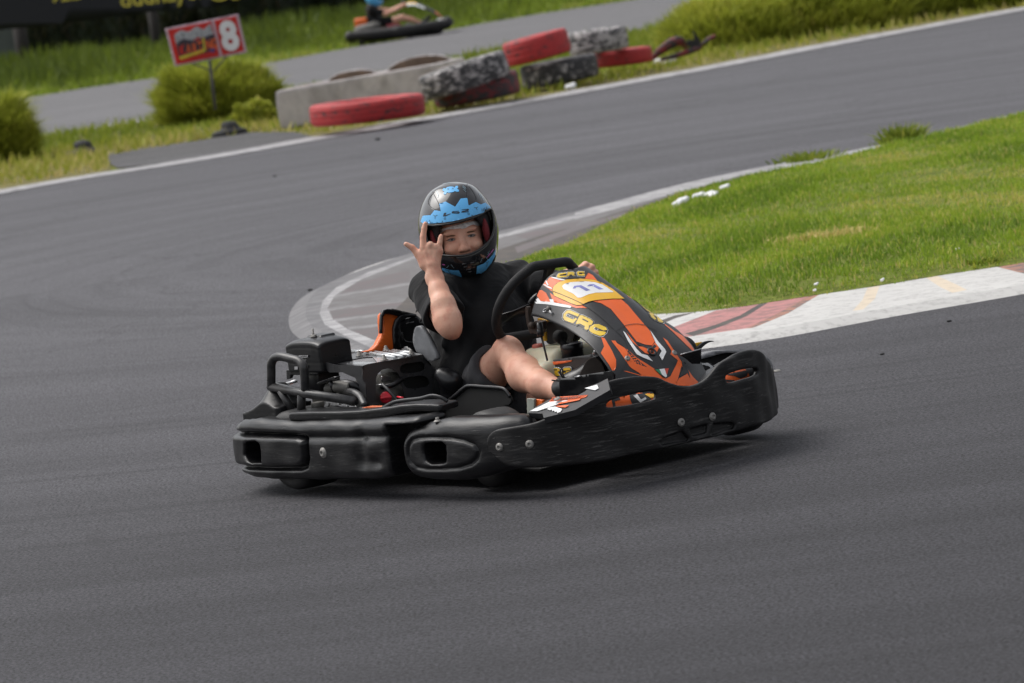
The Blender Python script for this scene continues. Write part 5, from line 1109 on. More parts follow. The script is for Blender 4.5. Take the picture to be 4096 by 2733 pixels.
P = [surf(2000+x/3.92, 1100+y/3.92) for x, y in [(768, 540), (800, 575), (838, 610)]]; tube(mb, [a+b*.004 for a, b in P], .0018, 6); P = [surf(2000+x/3.92, 1100+y/3.92) for x, y in [(765, 575), (790, 590), (820, 595), (812, 640)]]; tube(mb, [a+b*.004 for a, b in P], .0018, 6)
kb(mb, 'spring_clip', K_al, fairing)
mb = MB(); c, n = surf(2195, 1236); lathe(mb, [(.008, -.004), (.008, .006), (.005, .008)], c, n, 10); kb(mb, 'clip_stud', K_cast, fairing)
# ================================================================== THE DRIVER
person = empty('person', KM)
tag(person, 'young driver in black T-shirt, shorts and blue and black helmet raising a horned hand sign', 'person')
Rk, Uk, Ck = KB@Rv, KB@Uv, -(KB@Fv)
def VP(px, py, t):
    d = kray(px, py); s = (t-KCAM@Ck)/(d@Ck); return KCAM+s*d
def skin_mat():
    m, t, p = nt('skin')
    c = mixc(t, ramp(t, tex(t, scale=9, detail=4), [(.35, 0.), (.65, 1.)]), (.74, .43, .31), (.70, .36, .25))
    c = mixc(t, ramp(t, tex(t, scale=38, detail=3), [(.48, 0.), (.70, .55)]), c, (.58, .235, .17))
    t.links.new(c, p.inputs['Base Color']); p.inputs['Roughness'].default_value = .48; p.inputs['Subsurface Weight'].default_value = .12; p.inputs['Subsurface Radius'].default_value = (.012, .005, .003)
    p.inputs['Subsurface Scale'].default_value = .4; p.inputs['Specular IOR Level'].default_value = .4
    bump(t, p, tex(t, scale=26, detail=5, rough=.6), .22, .004); bump(t, p, tex(t, scale=190, detail=4), .22, .002)
    rr = N(t, 'MapRange'); t.links.new(tex(t, scale=30, detail=5), rr.inputs[0]); rr.inputs[3].default_value = .36; rr.inputs[4].default_value = .62; t.links.new(rr.outputs[0], p.inputs['Roughness']); return m
M_skin = skin_mat()
# head frame: the head looks at the camera, tilted
ra = math.radians(12); pa = math.radians(6)
Y0 = math.cos(ra)*Uk-math.sin(ra)*Rk; XH = math.cos(ra)*Rk+math.sin(ra)*Uk
ZH = math.cos(pa)*Ck-math.sin(pa)*Y0; YH = math.cos(pa)*Y0+math.sin(pa)*Ck
HC = VP(1836, 918, -.10)
HR = np.array([XH, YH, ZH])               # rows: kart -> head local
def h2k(p): return HC+np.asarray(p)@HR
def hloc(px, py, z):                       # head local point at local depth z
    d = HR@kray(px, py); o = HR@(KCAM-HC); t = (z-o[2])/d[2]; return o+t*d
B = Field()
def cone(a, b, ra_, rb, k=.02, op='u'): B.cone(a, b, ra_, rb, k, op)
# --- head, neck
def hell(c, r, k=.02, op='u'): B.ell(h2k(c), r, k, op, rot=HR)
eL, eR = hloc(1807.6, 958.5, .078), hloc(1884, 942.5, .078)
em = (eL+eR)/2; nose = hloc(1858, 1000, .115)
hell((em[0], em[1]+.012, .0), (.074, .100, .092), .01)
hell((em[0], em[1]-.050, .030), (.060, .060, .062), .03)
for s in (-1, 1):
    hell((em[0]+s*.039, em[1]-.034, .066), (.027, .021, .027), .018)      # cheeks
    hell((em[0]+s*.033, em[1]+.022, .074), (.026, .008, .012), .012)    # brow ridge
    hell((em[0]+s*.033, em[1]-.001, .096), (.0185, .0095, .0135), .012, 's')  # socket
B.cone(h2k((em[0], em[1]+.006, .086)), h2k((nose[0], nose[1]+.010, .106)), .0075, .0105, .014)
hell((nose[0], nose[1]+.004, .107), (.0155, .0125, .014), .008)
for s in (-1, 1): hell((nose[0]+s*.0155, nose[1]+.001, .098), (.0078, .0085, .010), .006); hell((nose[0]+s*.0065, nose[1]-.0085, .110), (.0035, .0028, .006), .003, 's')
hell((nose[0], nose[1]-.021, .088), (.020, .005, .009), .006); hell((nose[0], nose[1]-.030, .086), (.017, .005, .009), .006); hell((nose[0], nose[1]-.052, .074), (.022, .016, .018), .02)
for s in (-1, 1): B.cone(h2k((nose[0]+s*.021, nose[1]+.004, .098)), h2k((nose[0]+s*.033, nose[1]-.020, .090)), .0026, .0028, .008, 's')
neckT, neckB = h2k((.005, -.11, -.03)), VP(1895, 1150, -.19)
cone(neckT, neckB, .056, .062, .03)
# --- torso (under the shirt)
hipR, hipL = np.array([-.27, -.085, .165]), np.array([-.27, .085, .155]); waist = np.array([-.24, .0, .30])
shR, shL = VP(1722, 1165, .01), VP(2062, 1128, -.27); chest = VP(1900, 1250, -.17)
cone(hipR, hipL, .10, .10, .04); cone(waist, chest, .135, .13, .06); cone(shR, shL, .052, .052, .05); cone(chest, neckB, .12, .06, .05)
# --- right arm
elR, wrR = VP(1800, 1306, .215), VP(1738, 1108, .13)
upT = elR+(shR-elR)*.02
cone(shR, elR+(shR-elR)*.12, .052, .044, .02); cone(elR+(shR-elR)*.15, elR, .044, .041, .01)
m0, m1, m2 = VP(1790, 1276, .205), VP(1772, 1218, .185), VP(1755, 1163, .155); cone(elR, m0, .0330, .0415, .015); cone(m0, m1, .0415, .0385, .02); cone(m1, m2, .0385, .0300, .02); cone(m2, wrR, .0300, .0240, .02)
cone(VP(1806, 1322, .215), VP(1812, 1333, .205), .022, .019, .02)
cone(VP(1762, 1112, .135), VP(1760, 1124, .14), .010, .010, .012)
cone(VP(1713, 1112, .13), VP(1716, 1130, .135), .009, .008, .012)
# --- right hand: index, little finger and thumb out, the two middle fingers folded
ht = .118
cone(wrR, VP(1731, 1060, ht+.008), .0235, .026, .02)
for (x, y, r) in [(1704, 1000, .0155), (1722, 994, .0165), (1742, 998, .016), (1757, 1005, .014)]: cone(VP(1730 if x > 1715 else 1722, 1065, ht), VP(x, y, ht+.004), .020, r, .010)
cone(VP(1690, 1010, ht), VP(1700, 1060, ht), .012, .018, .012)
# index
cone(VP(1693, 990, ht+.006), VP(1692, 948, ht+.002), .0118, .0102, .006); cone(VP(1692, 948, ht+.002), VP(1697, 915, ht), .0104, .0092, .003); cone(VP(1697, 915, ht), VP(1701, 896, ht), .0092, .0080, .003)
# little finger
cone(VP(1757, 998, ht+.004), VP(1759, 972, ht+.004), .0098, .0088, .005); cone(VP(1759, 972, ht+.004), VP(1762, 955, ht+.002), .0088, .0080, .003); cone(VP(1762, 955, ht+.002), VP(1764, 945, ht+.002), .0080, .0072, .003)
# folded middle and ring finger: knuckle, middle joint towards the camera, tip back into the palm
cone(VP(1718, 992, ht+.004), VP(1721, 980, ht+.012), .0125, .0118, .005); cone(VP(1721, 980, ht+.012), VP(1724, 1000, ht-.026), .0112, .0085, .004)
cone(VP(1740, 998, ht+.004), VP(1740, 988, ht+.010), .0118, .0108, .005); cone(VP(1740, 988, ht+.010), VP(1742, 1008, ht-.026), .0105, .008, .004)
# thumb
cone(VP(1698, 1052, ht-.004), VP(1673, 1018, ht-.008), .0175, .0135, .012); cone(VP(1673, 1018, ht-.008), VP(1648, 990, ht-.008), .0125, .0098, .006); cone(VP(1648, 990, ht-.008), VP(1624, 977, ht-.006), .0100, .0080, .004)
# tendons on the back of the hand
for x0, x1 in ((1700, 1718), (1720, 1730), (1740, 1738)): cone(VP(x0, 1010, ht+.018), VP(x1, 1060, ht+.026), .003, .002, .010)
# --- left arm and hand on the wheel
elL = VP(2190, 1150, -.10); hw = VP(2338, 1092, .13)
cone(shL, elL, .052, .043, .02); cone(elL, VP(2300, 1100, .07), .042, .028, .02); cone(VP(2300, 1100, .07), VP(2345, 1092, .118), .026, .024, .02)
cone(VP(2335, 1082, .125), VP(2356, 1102, .125), .022, .020, .012)
kn = [(2341, 1060, .0120), (2360, 1068, .0122), (2373, 1086, .0115), (2381, 1104, .0100)]; pip_ = [(2345, 1060), (2368, 1070), (2382, 1090), (2388, 1108)]
tips = [(2322, 1076), (2338, 1092), (2352, 1106), (2362, 1118)]
for (x, y, r), (x2, y2), (x3, y3) in zip(kn, pip_, tips):
    cone(VP(x-14, y+18, .118), VP(x, y, .128), r*1.1, r, .006); cone(VP(x, y, .128), VP(x2, y2, .158), r, r*.92, .004); cone(VP(x2, y2, .158), VP(x3, y3, .176), r*.9, r*.75, .003)
cone(VP(2325, 1092, .13), VP(2312, 1078, .165), .012, .009, .008)
# --- right leg
knR, anR = VP(2030, 1412, .175), VP(2250, 1568, .50)
cone(hipR, knR, .088, .050, .03); cone(VP(2030, 1391, .18), VP(2044, 1396, .20), .034, .032, .03)
cm = VP(2099, 1496, .30); cone(knR, cm, .045, .0555, .02); cone(cm, VP(2170, 1540, .42), .0555, .044, .03); cone(VP(2170, 1540, .42), anR, .043, .0345, .02)
toeR = VP(2380, 1490, .60); cone(anR, VP(2290, 1560, .54), .034, .03, .02)
# --- left leg, low behind the right one
knL, anL = np.array([.10, .02, .20]), np.array([.42, .07, .12])
cone(hipL, knL, .085, .056, .03); cone(knL, (knL+anL)/2, .053, .055, .02); cone((knL+anL)/2, anL, .052, .034, .02)
mb = MB(); V, Q = B.mesh(mb, (-.55, -.42, .03), (.62, .36, 1.02), .0034)
body = mb.build('body', M_skin, person)
bodyb = BVHTree.FromPolygons(V.tolist(), Q.tolist())
# --- eyes, brows
M_eye = mat('eye_white', (.42, .38, .36), .25, vs=30); M_iris = mat('grey_iris', (.10, .13, .15), .15); M_pup = mat('pupil', (.004, .004, .004), .1); M_brow = mat('brown_hair', (.16, .085, .045), .8, var=.4, vs=200); M_lash = mat('lash_line', (.05, .025, .018), .8)
for e, sx in ((eL, -1), (eR, 1)):
    ey = MB()
    c = np.array([e[0], e[1]-.0005, .0755]); gz = np.array([.0, -.02, 1.]); 
    prof = [(.0115*math.sin(a), .0115*math.cos(a)) for a in np.linspace(.01, math.pi-.01, 14)]
    q0 = MB(); lathe(q0, prof, (0, 0, 0), (0, 0, 1), 20); Ve = np.concatenate(q0.v)*[1.35, .55, 1]; ey.add(h2k(Ve+c), q0.f, 0)
    q0 = MB(); lathe(q0, [(.0044, 0), (.0040, .0012), (.001, .0014)], c+[-.0, .0005, .0108], (0, 0, 1), 18); ey.add(h2k(np.concatenate(q0.v)), q0.f, 1)
    q0 = MB(); lathe(q0, [(.0021, 0), (.0018, .0006), (.0005, .0007)], c+[-.0, .0005, .0121], (0, 0, 1), 12); ey.add(h2k(np.concatenate(q0.v)), q0.f, 2); ey.build('eye', [M_eye, M_iris, M_pup], person)
def onbody(poly_px, off, name, m, parent=None, sp=6):
    mbb = MB(); decal(mbb, bodyb, poly_px, off, 0, sp); return mbb.build(name, m, parent or person)
z8 = lambda P: [(1680+x/6.27, 850+y/6.27) for x, y in P]     # traced in (1680,850)-(2000,1100)
lidm = mat('eyelid_skin', (.55, .27, .19), .5, vs=20)
lid = MB()
for P in ([(630, 730), (700, 680), (760, 655), (830, 650), (890, 670), (830, 664), (760, 672), (700, 700)], [(1190, 590), (1240, 560), (1300, 553), (1370, 560), (1420, 568), (1360, 575), (1300, 568), (1240, 578)]):
    Pw = [np.array(q_) for q_ in z8(P)]; pts_ = []
    for q_ in Pw: pts_.append(h2k(hloc(q_[0], q_[1], .0885)))
    n_ = len(pts_); Vl = np.concatenate([pts_, np.array(pts_)-ZH*.006]); lid = MB(); lid.add(Vl, [tuple(range(n_)), tuple(range(n_, 2*n_))[::-1]]+[(i, (i+1) % n_, n_+(i+1) % n_, n_+i) for i in range(n_)]); lid.build('eyelashes', M_lash, person)
pass
br = MB()
for P in ([(640, 600), (700, 585), (790, 560), (870, 565), (900, 580), (850, 595), (760, 600), (690, 615)], [(1170, 500), (1200, 475), (1270, 455), (1350, 450), (1370, 470), (1300, 490), (1220, 510), (1180, 515)]): br = MB(); decal(br, bodyb, z8(P), .0016, 0, 5); br.build('eyebrow', M_brow, person)
pass
net = MB(); decal(net, bodyb, z8([(385, 490), (470, 440), (640, 400), (800, 350), (1000, 300), (1200, 255), (1350, 225), (1560, 235), (1530, 330), (1400, 345), (1330, 325), (1250, 345), (1150, 395), (1060, 418), (1000, 405), (850, 425), (700, 440), (600, 495), (500, 550), (450, 590), (425, 540)]), .004, 0, 6)
M_net = mat('white_hair_net', (.72, .69, .68), .9, var=.3, vs=90, bmp=.8, bs=120); net.build('hair_net', M_net, person)
# ---------------------------------------------------------------- helmet
hl = lambda px, py, z=.10: hloc(px, py, z)[:2]
z9 = lambda P: [(1550+x/2.34, 680+y/2.34) for x, y in P]      # traced in (1550,680)-(2100,1350)
port = catmull([hl(*q_) for q_ in z9([(372, 530), (440, 522), (560, 505), (700, 476), (850, 432), (945, 388), (975, 430), (985, 500), (982, 570), (955, 645), (900, 700), (830, 745), (740, 778), (640, 788), (530, 785), (450, 745), (395, 680), (372, 610)])], 3, closed=True)
HF = Field()
HF.ell((-.004, .022, -.022), (.128, .140, .150), 0); HF.ell((-.003, -.030, .004), (.125, .115, .140), .05); HF.ell((0.003, -.095, .030), (.097, .078, .118), .045)
HF.cone((-.04, .125, .02), (-.07, .10, -.08), .016, .02, .03); HF.cone((.04, .125, .02), (.07, .10, -.08), .016, .02, .03)
def cutport(X, Y, Z):
    S_, T_ = np.broadcast_arrays(X[..., 0], Y[..., 0]); d = sdpoly(S_, T_, port)[..., None]; return np.maximum(d, .0-Z)
HF.ell((-.003, -.01, -.005), (.104, .128, .128), .01, 's'); HF.ell((0, -.07, .01), (.082, .09, .105), .02, 's')
HF.fn(lambda X, Y, Z: np.maximum(Y+.158+0*X+0*Z, -1+0*X), (-1, -1, -1), (1, -.1, 1), .01, 's')
HF.fn(cutport, (-.2, -.2, 0), (.2, .2, .3), .008, 's')
def rim(X, Y, Z):
    S_, T_ = np.broadcast_arrays(X[..., 0], Y[..., 0]); d = np.abs(sdpoly(S_, T_, port)-.004)[..., None]; return d
mbh = MB(); Vh, Qh = HF.mesh(mbh, (-.155, -.19, -.19), (.155, .185, .18), .0034); Vh = h2k(Vh); mbh.v[-1] = Vh
M_shell = mat('gloss_black_shell', (.012, .012, .014), .12, var=.3, vs=14, coat=.6); M_hblue = mat('sky_blue_graphic', (.11, .42, .78), .3, var=.05, vs=20); M_hdk = mat('graphic_ink', (.018, .025, .035), .4); M_hpk = mat('pink_graphic', (.55, .12, .42), .4); M_pale = mat('pale_blue_line', (.28, .42, .50), .3)
hb = BVHTree.FromPolygons(Vh.tolist(), Qh.tolist())
DH = lambda P, m_, l, sp=7: decal(mbh, hb, P, .0006*l+.0006, m_, sp)
DH(z9([(312, 485), (330, 435), (345, 428), (405, 425), (440, 378), (500, 388), (485, 318), (545, 298), (633, 347), (685, 270), (745, 265), (760, 335), (825, 302), (870, 325), (915, 308), (962, 345), (958, 365), (900, 398), (800, 430), (700, 460), (600, 482), (500, 495), (400, 502), (330, 498)]), 1, 1)
# lettering on the brow
for P in ([(530, 405), (552, 402), (545, 425), (592, 408), (590, 415), (545, 436), (520, 438)], [(600, 398), (612, 388), (668, 385), (666, 391), (620, 394), (618, 398), (672, 395), (678, 400), (665, 412), (600, 408), (602, 403), (652, 405), (656, 402), (606, 404)], [(685, 378), (700, 372), (752, 366), (762, 370), (755, 385), (712, 392), (760, 390), (757, 397), (690, 402), (695, 388), (740, 378), (742, 374), (700, 378)]): DH(z9(P), 2, 2, 4)
def hline(P, m_=2, w=.9, l=2):
    P = np.array(z9(P), float); T = np.gradient(P, axis=0); T /= np.linalg.norm(T, axis=1)[:, None]; Nn = np.stack([-T[:, 1], T[:, 0]], 1)*w; DH(np.concatenate([P+Nn, (P-Nn)[::-1]]), m_, l, 5)
for P in ([(432, 422), (448, 435), (448, 458)], [(448, 435), (470, 424)], [(808, 352), (828, 358), (845, 348)], [(828, 358), (838, 378)], [(880, 365), (883, 390)], [(893, 360), (896, 385)], [(905, 355), (908, 382)], [(925, 345), (915, 385)], [(395, 470), (408, 500)], [(370, 475), (380, 500)], [(520, 478), (510, 492)], [(780, 425), (800, 430)]): hline(P)
for c_ in ((539, 457), (757, 414)): hline([(c_[0]-7, c_[1]-7), (c_[0]+7, c_[1]-8), (c_[0]+8, c_[1]+6), (c_[0]-6, c_[1]+8), (c_[0]-7, c_[1]-7)], 2, .8)
# crown emblem (crossed bones and skull)
DH(z9([(518, 182), (528, 172), (545, 178), (555, 165), (585, 158), (615, 160), (628, 168), (640, 152), (658, 152), (662, 168), (650, 178), (670, 190), (668, 205), (650, 208), (630, 200), (615, 210), (575, 216), (555, 212), (548, 230), (530, 232), (525, 218), (535, 205), (515, 195)]), 1, 1, 4)
for P in ([(562, 178), (574, 188)], [(574, 178), (562, 188)], [(605, 173), (617, 183)], [(617, 173), (605, 183)]): hline(P, 2, .7)
for P in ([(455, 205), (475, 240)], [(462, 198), (480, 230)], [(480, 235), (470, 262)], [(700, 160), (730, 185)], [(705, 150), (735, 175)], [(710, 185), (735, 208)], [(850, 215), (875, 262)], [(870, 230), (900, 290)], [(520, 135), (590, 118)]): hline(P, 4, .6, 1)
# panel lines on the shell
for P in (catmull([(745, 130), (745, 230), (758, 330)], 4), catmull([(420, 205), (450, 260), (480, 320), (495, 380)], 4), catmull([(440, 205), (395, 255), (380, 310), (410, 350), (450, 372)], 4), catmull([(760, 150), (800, 200), (832, 275), (790, 310), (770, 320)], 4)): hline(P, 5, 1.0, 2)
# chin patches and small marks
DH(z9([(512, 915), (560, 930), (620, 938), (668, 938), (690, 980), (705, 1018), (640, 1005), (570, 975), (512, 935)]), 1, 1); DH(z9([(836, 900), (900, 875), (950, 830), (985, 790), (1008, 745), (1005, 800), (970, 870), (920, 935), (860, 980), (830, 992)]), 1, 1)
for P in ([(540, 930), (570, 940), (590, 930)], [(570, 940), (600, 975)], [(905, 850), (930, 870), (945, 855)], [(930, 870), (925, 905)]): hline(P)
for P in ([(595, 885), (622, 918)], [(555, 915), (575, 895)], [(870, 865), (885, 825)], [(918, 815), (938, 840)]): hline(P, 4, .6, 1)
for P in ([(930, 820), (945, 800), (960, 780)], [(965, 775), (985, 750)], [(975, 760), (990, 742)], [(515, 885), (540, 888)]): hline(P, 3, 1.6, 1)
for P in ([(935, 770), (945, 772)], [(938, 780), (950, 782)], [(932, 790), (942, 793)], [(945, 762), (955, 762)], [(940, 800), (950, 800)]): hline(P, 4, .7, 1)
helmet = mbh.build('helmet', [M_shell, M_hblue, M_hdk, M_hpk, M_pale, mat('shell_seam', (.05, .05, .055), .5)], person)
# rubber edge round the eye port, vents
mb = MB(); prt = []
for q_ in densify(port, .006):
    h = hb.ray_cast(Vector(h2k((q_[0]*1.04, q_[1]*1.04+.000, .4))), Vector(-ZH))
    if h[0] is not None and (HR@(np.array(h[0])-HC))[2] > -.02: prt.append(np.array(h[0]))
tube(mb, catmull(prt, 2, closed=True), .0042, 8, closed=True)
lowr = [h2k(np.array([x, y, z])) for x, y, z in []]
mb.build('eyeport_seal', mat('seal_rubber', (.016, .016, .017), .3), helmet)
mb = MB()
for P in ([(700, 885), (730, 878)], [(775, 875), (810, 865)], [(715, 912), (745, 905)], [(740, 935), (780, 928)], [(750, 958), (785, 952)]):
    a_, b_ = z9(P); ha, hb_ = hb.ray_cast(Vector(KCAM), Vector(kray(*a_))), hb.ray_cast(Vector(KCAM), Vector(kray(*b_)))
    if ha[0] and hb_[0]: tube(mb, [np.array(ha[0]), np.array(hb_[0])], .003, 6)
mb.build('chin_vents', M_shell, helmet)
# lining
LF = Field(); LF.ell((0, 0, -.01), (.112, .125, .125), 0); LF.ell((0, -.07, .02), (.086, .07, .085), .03); LF.ell((.003, -.02, .03), (.078, .085, .16), .015, 's'); LF.fn(lambda X, Y, Z: (Z-.092)+0*X+0*Y, (-1, -1, -1), (1, 1, 1), .01, 'i')
mb = MB(); Vl, Ql = LF.mesh(mb, (-.13, -.16, -.02), (.13, .14, .12), .005); mb.v[-1] = h2k(Vl); mb.build('lining', mat('dark_lining', (.018, .015, .017), .9, bmp=.4, bs=90), helmet)
mb = MB(); f = Field(); M_redl = mat('red_mesh_lining', (.16, .014, .02), .9, bmp=.5, bs=120); f.ell((.089, -.022, .052), (.012, .048, .036), .01); f.mesh(mb, (0, -.09, -.01), (.13, .05, .10), .004); mb.v[-1] = h2k(mb.v[-1]); mb.build('cheek_pad', M_redl, helmet); mb = MB(); f = Field(); f.ell((-.092, -.02, .048), (.012, .045, .034), .01); f.mesh(mb, (-.13, -.09, -.01), (0, .05, .10), .004); mb.v[-1] = h2k(mb.v[-1]); mb.build('cheek_pad', M_redl, helmet)

# ---------------------------------------------------------------- T-shirt, shorts, shoes
def cloth(name, col, bs=18, st=.5):
    m, t, p = nt(name); w = tex(t, scale=bs*.35, detail=3, dist=1.2, stretch=(1, 1, .6))
    c = mixc(t, tex(t, scale=60, detail=4), tuple(x*.8 for x in col), tuple(x*1.25 for x in col)); t.links.new(c, p.inputs['Base Color']); p.inputs['Roughness'].default_value = .85; p.inputs['Specular IOR Level'].default_value = .25
    p.inputs['Sheen Weight'].default_value = .06; p.inputs['Sheen Roughness'].default_value = .5
    bump(t, p, w, st*.9, .03); bump(t, p, tex(t, scale=700, detail=2), .2, .001); return m
M_shirt = cloth('black_jersey', (.0060, .0062, .0072)); M_short = cloth('charcoal_cotton', (.045, .045, .049), 16)
S = Field()
def sc(a, b, r0, r1, k=.03, op='u'): S.cone(a, b, r0, r1, k, op)
sc(hipR+[.0, 0, .04], hipL+[0, 0, .04], .125, .125, .05); sc(waist, chest, .165, .150, .07)
sc(VP(1905, 1500, -.06), VP(1960, 1340, -.10), .13, .13, .08); sc(VP(1960, 1340, -.10), chest, .135, .12, .08)
sc(shR, shL, .062, .062, .05); sc(chest, neckB, .125, .072, .06); sc(neckB, neckT+(neckB-neckT)*.55, .073, .070, .02)
ov_ = VP(1702, 1150, .01)
sc(shR, elR+(shR-elR)*.30, .064, .066, .03); sc(elR+(shR-elR)*.55, elR+(shR-elR)*.16, .066, .066, .02)
sc(shL, elL, .070, .062, .03); sc(elL, VP(2225, 1140, -.04), .058, .052, .02)
fold = [(VP(1850, 1150, -.02), VP(1790, 1330, .02)), (VP(1800, 1170, .02), VP(1950, 1290, -.02)), (VP(1830, 1300, .0), VP(2030, 1390, .03)), (VP(1980, 1100, -.17), VP(1900, 1230, -.05)), (VP(1790, 1380, .0), VP(1960, 1420, .02)), (VP(1950, 1200, -.06), VP(2100, 1280, -.05)), (VP(1760, 1250, .02), VP(1900, 1460, .02)), (VP(1830, 1480, .0), VP(2000, 1480, .02)), (VP(2020, 1090, -.22), VP(2130, 1180, -.13))]
for a_, b_ in fold: S.cone(a_, b_, .016, .010, .020)
# sleeve folds
for k_, (a_, b_) in enumerate([((1655, 1170), (1700, 1120)), ((1652, 1205), (1712, 1160)), ((1662, 1250), (1718, 1195)), ((1680, 1285), (1722, 1225))]): S.cone(VP(*a_, .04), VP(*b_, .075), .004, .003, .012)
# collar and sleeve openings
axs = (shR-elR)/np.linalg.norm(shR-elR); S.cone(elR-axs*.02, elR+(shR-elR)*.36, .057, .055, .004, 's')
cutp = elR+(shR-elR)*.30; tilt = axs+np.array([0, 0, 0]); 
tl = cutp
def slv(X, Y, Z): 
    q = (X-tl[0])*axs[0]+(Y-tl[1])*axs[1]+(Z-tl[2])*axs[2]; r2 = (X-tl[0])**2+(Y-tl[1])**2+(Z-tl[2])**2; return np.maximum(q, np.sqrt(r2)-.12)
S.fn(slv, tl-.13, tl+.13, .003, 's')
nk = (neckT-neckB)/np.linalg.norm(neckT-neckB); S.cone(neckB+nk*.03, neckB+nk*.2, .0585, .066, .004, 's')
def noise3(X, Y, Z): return .0065*np.sin(X*38+Z*21+3*np.sin(Y*15))*np.sin(Z*30-Y*26+2*np.sin(X*17))+.002*np.sin(X*80+Y*55)*np.sin(Z*67)
mb = MB(); ax_s = [np.arange(a, b, .0042) for a, b in ((-.52, .28), (-.42, .36), (.10, .80))]
Dg = S.evalg(*ax_s); Xg, Yg, Zg = np.meshgrid(*ax_s, indexing='ij', sparse=True); Dg = Dg+noise3(Xg, Yg, Zg)*(np.abs(Dg) < .05); Vv, Qq = surfnets(Dg, *ax_s)
mb.add(Vv, Qq.tolist()); shirt = mb.build('t_shirt', M_shirt, person)
S2 = Field(); S2.cone(hipR, hipR+(knR-hipR)*.74, .106, .080, .03); S2.cone(hipL, hipL+(knL-hipL)*.72, .105, .088, .03); S2.cone(hipR, hipL, .12, .12, .04)
axl = (knR-hipR)/np.linalg.norm(knR-hipR); S2.cone(hipR+(knR-hipR)*.5, knR+axl*.05, .071, .064, .004, 's'); cp = hipR+(knR-hipR)*.76
S2.fn(lambda X, Y, Z: np.maximum(-((X-cp[0])*axl[0]+(Y-cp[1])*axl[1]+(Z-cp[2])*axl[2]), np.sqrt((X-cp[0])**2+(Y-cp[1])**2+(Z-cp[2])**2)-.16), cp-.17, cp+.17, .003, 's')
ax_s = [np.arange(a, b, .0055) for a, b in ((-.42, .25), (-.28, .25), (.03, .50))]; Dg = S2.evalg(*ax_s); Xg, Yg, Zg = np.meshgrid(*ax_s, indexing='ij', sparse=True); Dg = Dg+noise3(Xg, Yg, Zg)*1.2*(np.abs(Dg) < .05); Vv, Qq = surfnets(Dg, *ax_s)
mb = MB(); mb.add(Vv, Qq.tolist()); mb.build('shorts', M_short, person)
M_shoe = mat('black_shoe', (.012, .012, .013), .35, var=.3, vs=30, bmp=.2, bs=80); M_sole = mat('dirty_sole', (.04, .03, .024), .85, var=.4, vs=20, bmp=.5, bs=60); M_oshoe = K_or
f = Field(); heel = VP(2262, 1585, .50); f.cone(VP(2254, 1560, .50), VP(2290, 1545, .53), .043, .042, .02); f.cone(VP(2270, 1580, .50), VP(2300, 1580, .54), .03, .03, .02); f.cone(VP(2290, 1550, .53), VP(2390, 1460, .58), .042, .030, .03); f.cone(VP(2240, 1530, .49), VP(2235, 1600, .48), .01, .01, .02, 's')
mb = MB(); lo = VP(2320, 1530, .54); V1, Q1 = f.mesh(mb, lo-.2, lo+.2, .004)
sole_n = VP(2390, 1500, .58)
cc = V1[Q1].mean(1); shoe = mb.build('shoe', M_shoe, person)
mb = MB(); so_ = smooth_poly([(2322, 1505), (2330, 1475), (2345, 1445), (2365, 1431), (2385, 1433), (2405, 1450), (2418, 1478), (2422, 1500)], 2)
W, T, r = cdt(so_, sp=8); Vs = np.array([VP(a_, b_, .625) for a_, b_ in W]); slab(mb, Vs, orient(Vs, T, KCAM), Ck, .02, 0); mb.build('shoe_sole', M_sole, shoe)
mb = MB()
for P in ([(2206, 1521), (2240, 1524), (2262, 1520)], [(2262, 1518), (2285, 1508), (2297, 1497)], [(2258, 1520), (2244, 1500), (2242, 1480), (2250, 1478), (2252, 1500), (2262, 1520)], [(2262, 1518), (2275, 1525), (2290, 1512)]): tube(mb, catmull([VP(a_, b_, .56) for a_, b_ in P], 4), .0028, 6)
mb.build('laces', M_shoe, shoe)
mb = MB(); tube(mb, catmull([VP(2292, 1518, .575), VP(2296, 1532, .58), VP(2299, 1552, .58)], 4), .003, 6); mb.build('shoe_stripe', K_orf, shoe)
f = Field(); f.cone(anL+[.02, 0, 0], anL+[.16, .02, .10], .042, .03, .03); mb = MB(); f.mesh(mb, anL-.1, anL+.26, .006); mb.build('shoe', M_shoe, person)
# ================================================================== BACKGROUND
def facing(name, px, D, th, mats, m=0, parent=None, mb=None):
    """upright board facing the track at distance D"""
    W, T, r = cdt(px); V = np.array([atD(a, b, D) for a, b in W]); T = orient(V, T, CAM)
    mb = mb or MB(); slab(mb, V, T, np.array([0, -1., 0]), th, m); return mb
M_tyre = mat('old_tyre_rubber', (.022, .022, .024), .8, var=.3, vs=5, bmp=.3, bs=30)
def painted_tyre(name, col, wear):
    m, t, p = nt(name); s = tex(t, scale=9, detail=9, rough=.78, stretch=(1, 1, 1.8))
    c = mixc(t, ramp(t, s, [(.36+.15*wear, 1.), (.44+.15*wear, 0.)]), mixc(t, tex(t, scale=3), tuple(x*.7 for x in col), col), (.03, .028, .03))
    t.links.new(c, p.inputs['Base Color']); p.inputs['Roughness'].default_value = .6; bump(t, p, s, .4, .02); return m
T_red = painted_tyre('red_tyre_paint', (.50, .030, .032), .18); T_redd = painted_tyre('faded_red_tyre_paint', (.22, .02, .025), .75)
T_white = painted_tyre('white_tyre_paint', (.50, .47, .46), .62); T_whiteb = painted_tyre('flaking_white_tyre_paint', (.5, .47, .46), .88); T_white2 = painted_tyre('patchy_white_tyre_paint', (.5, .47, .46), 1.15)
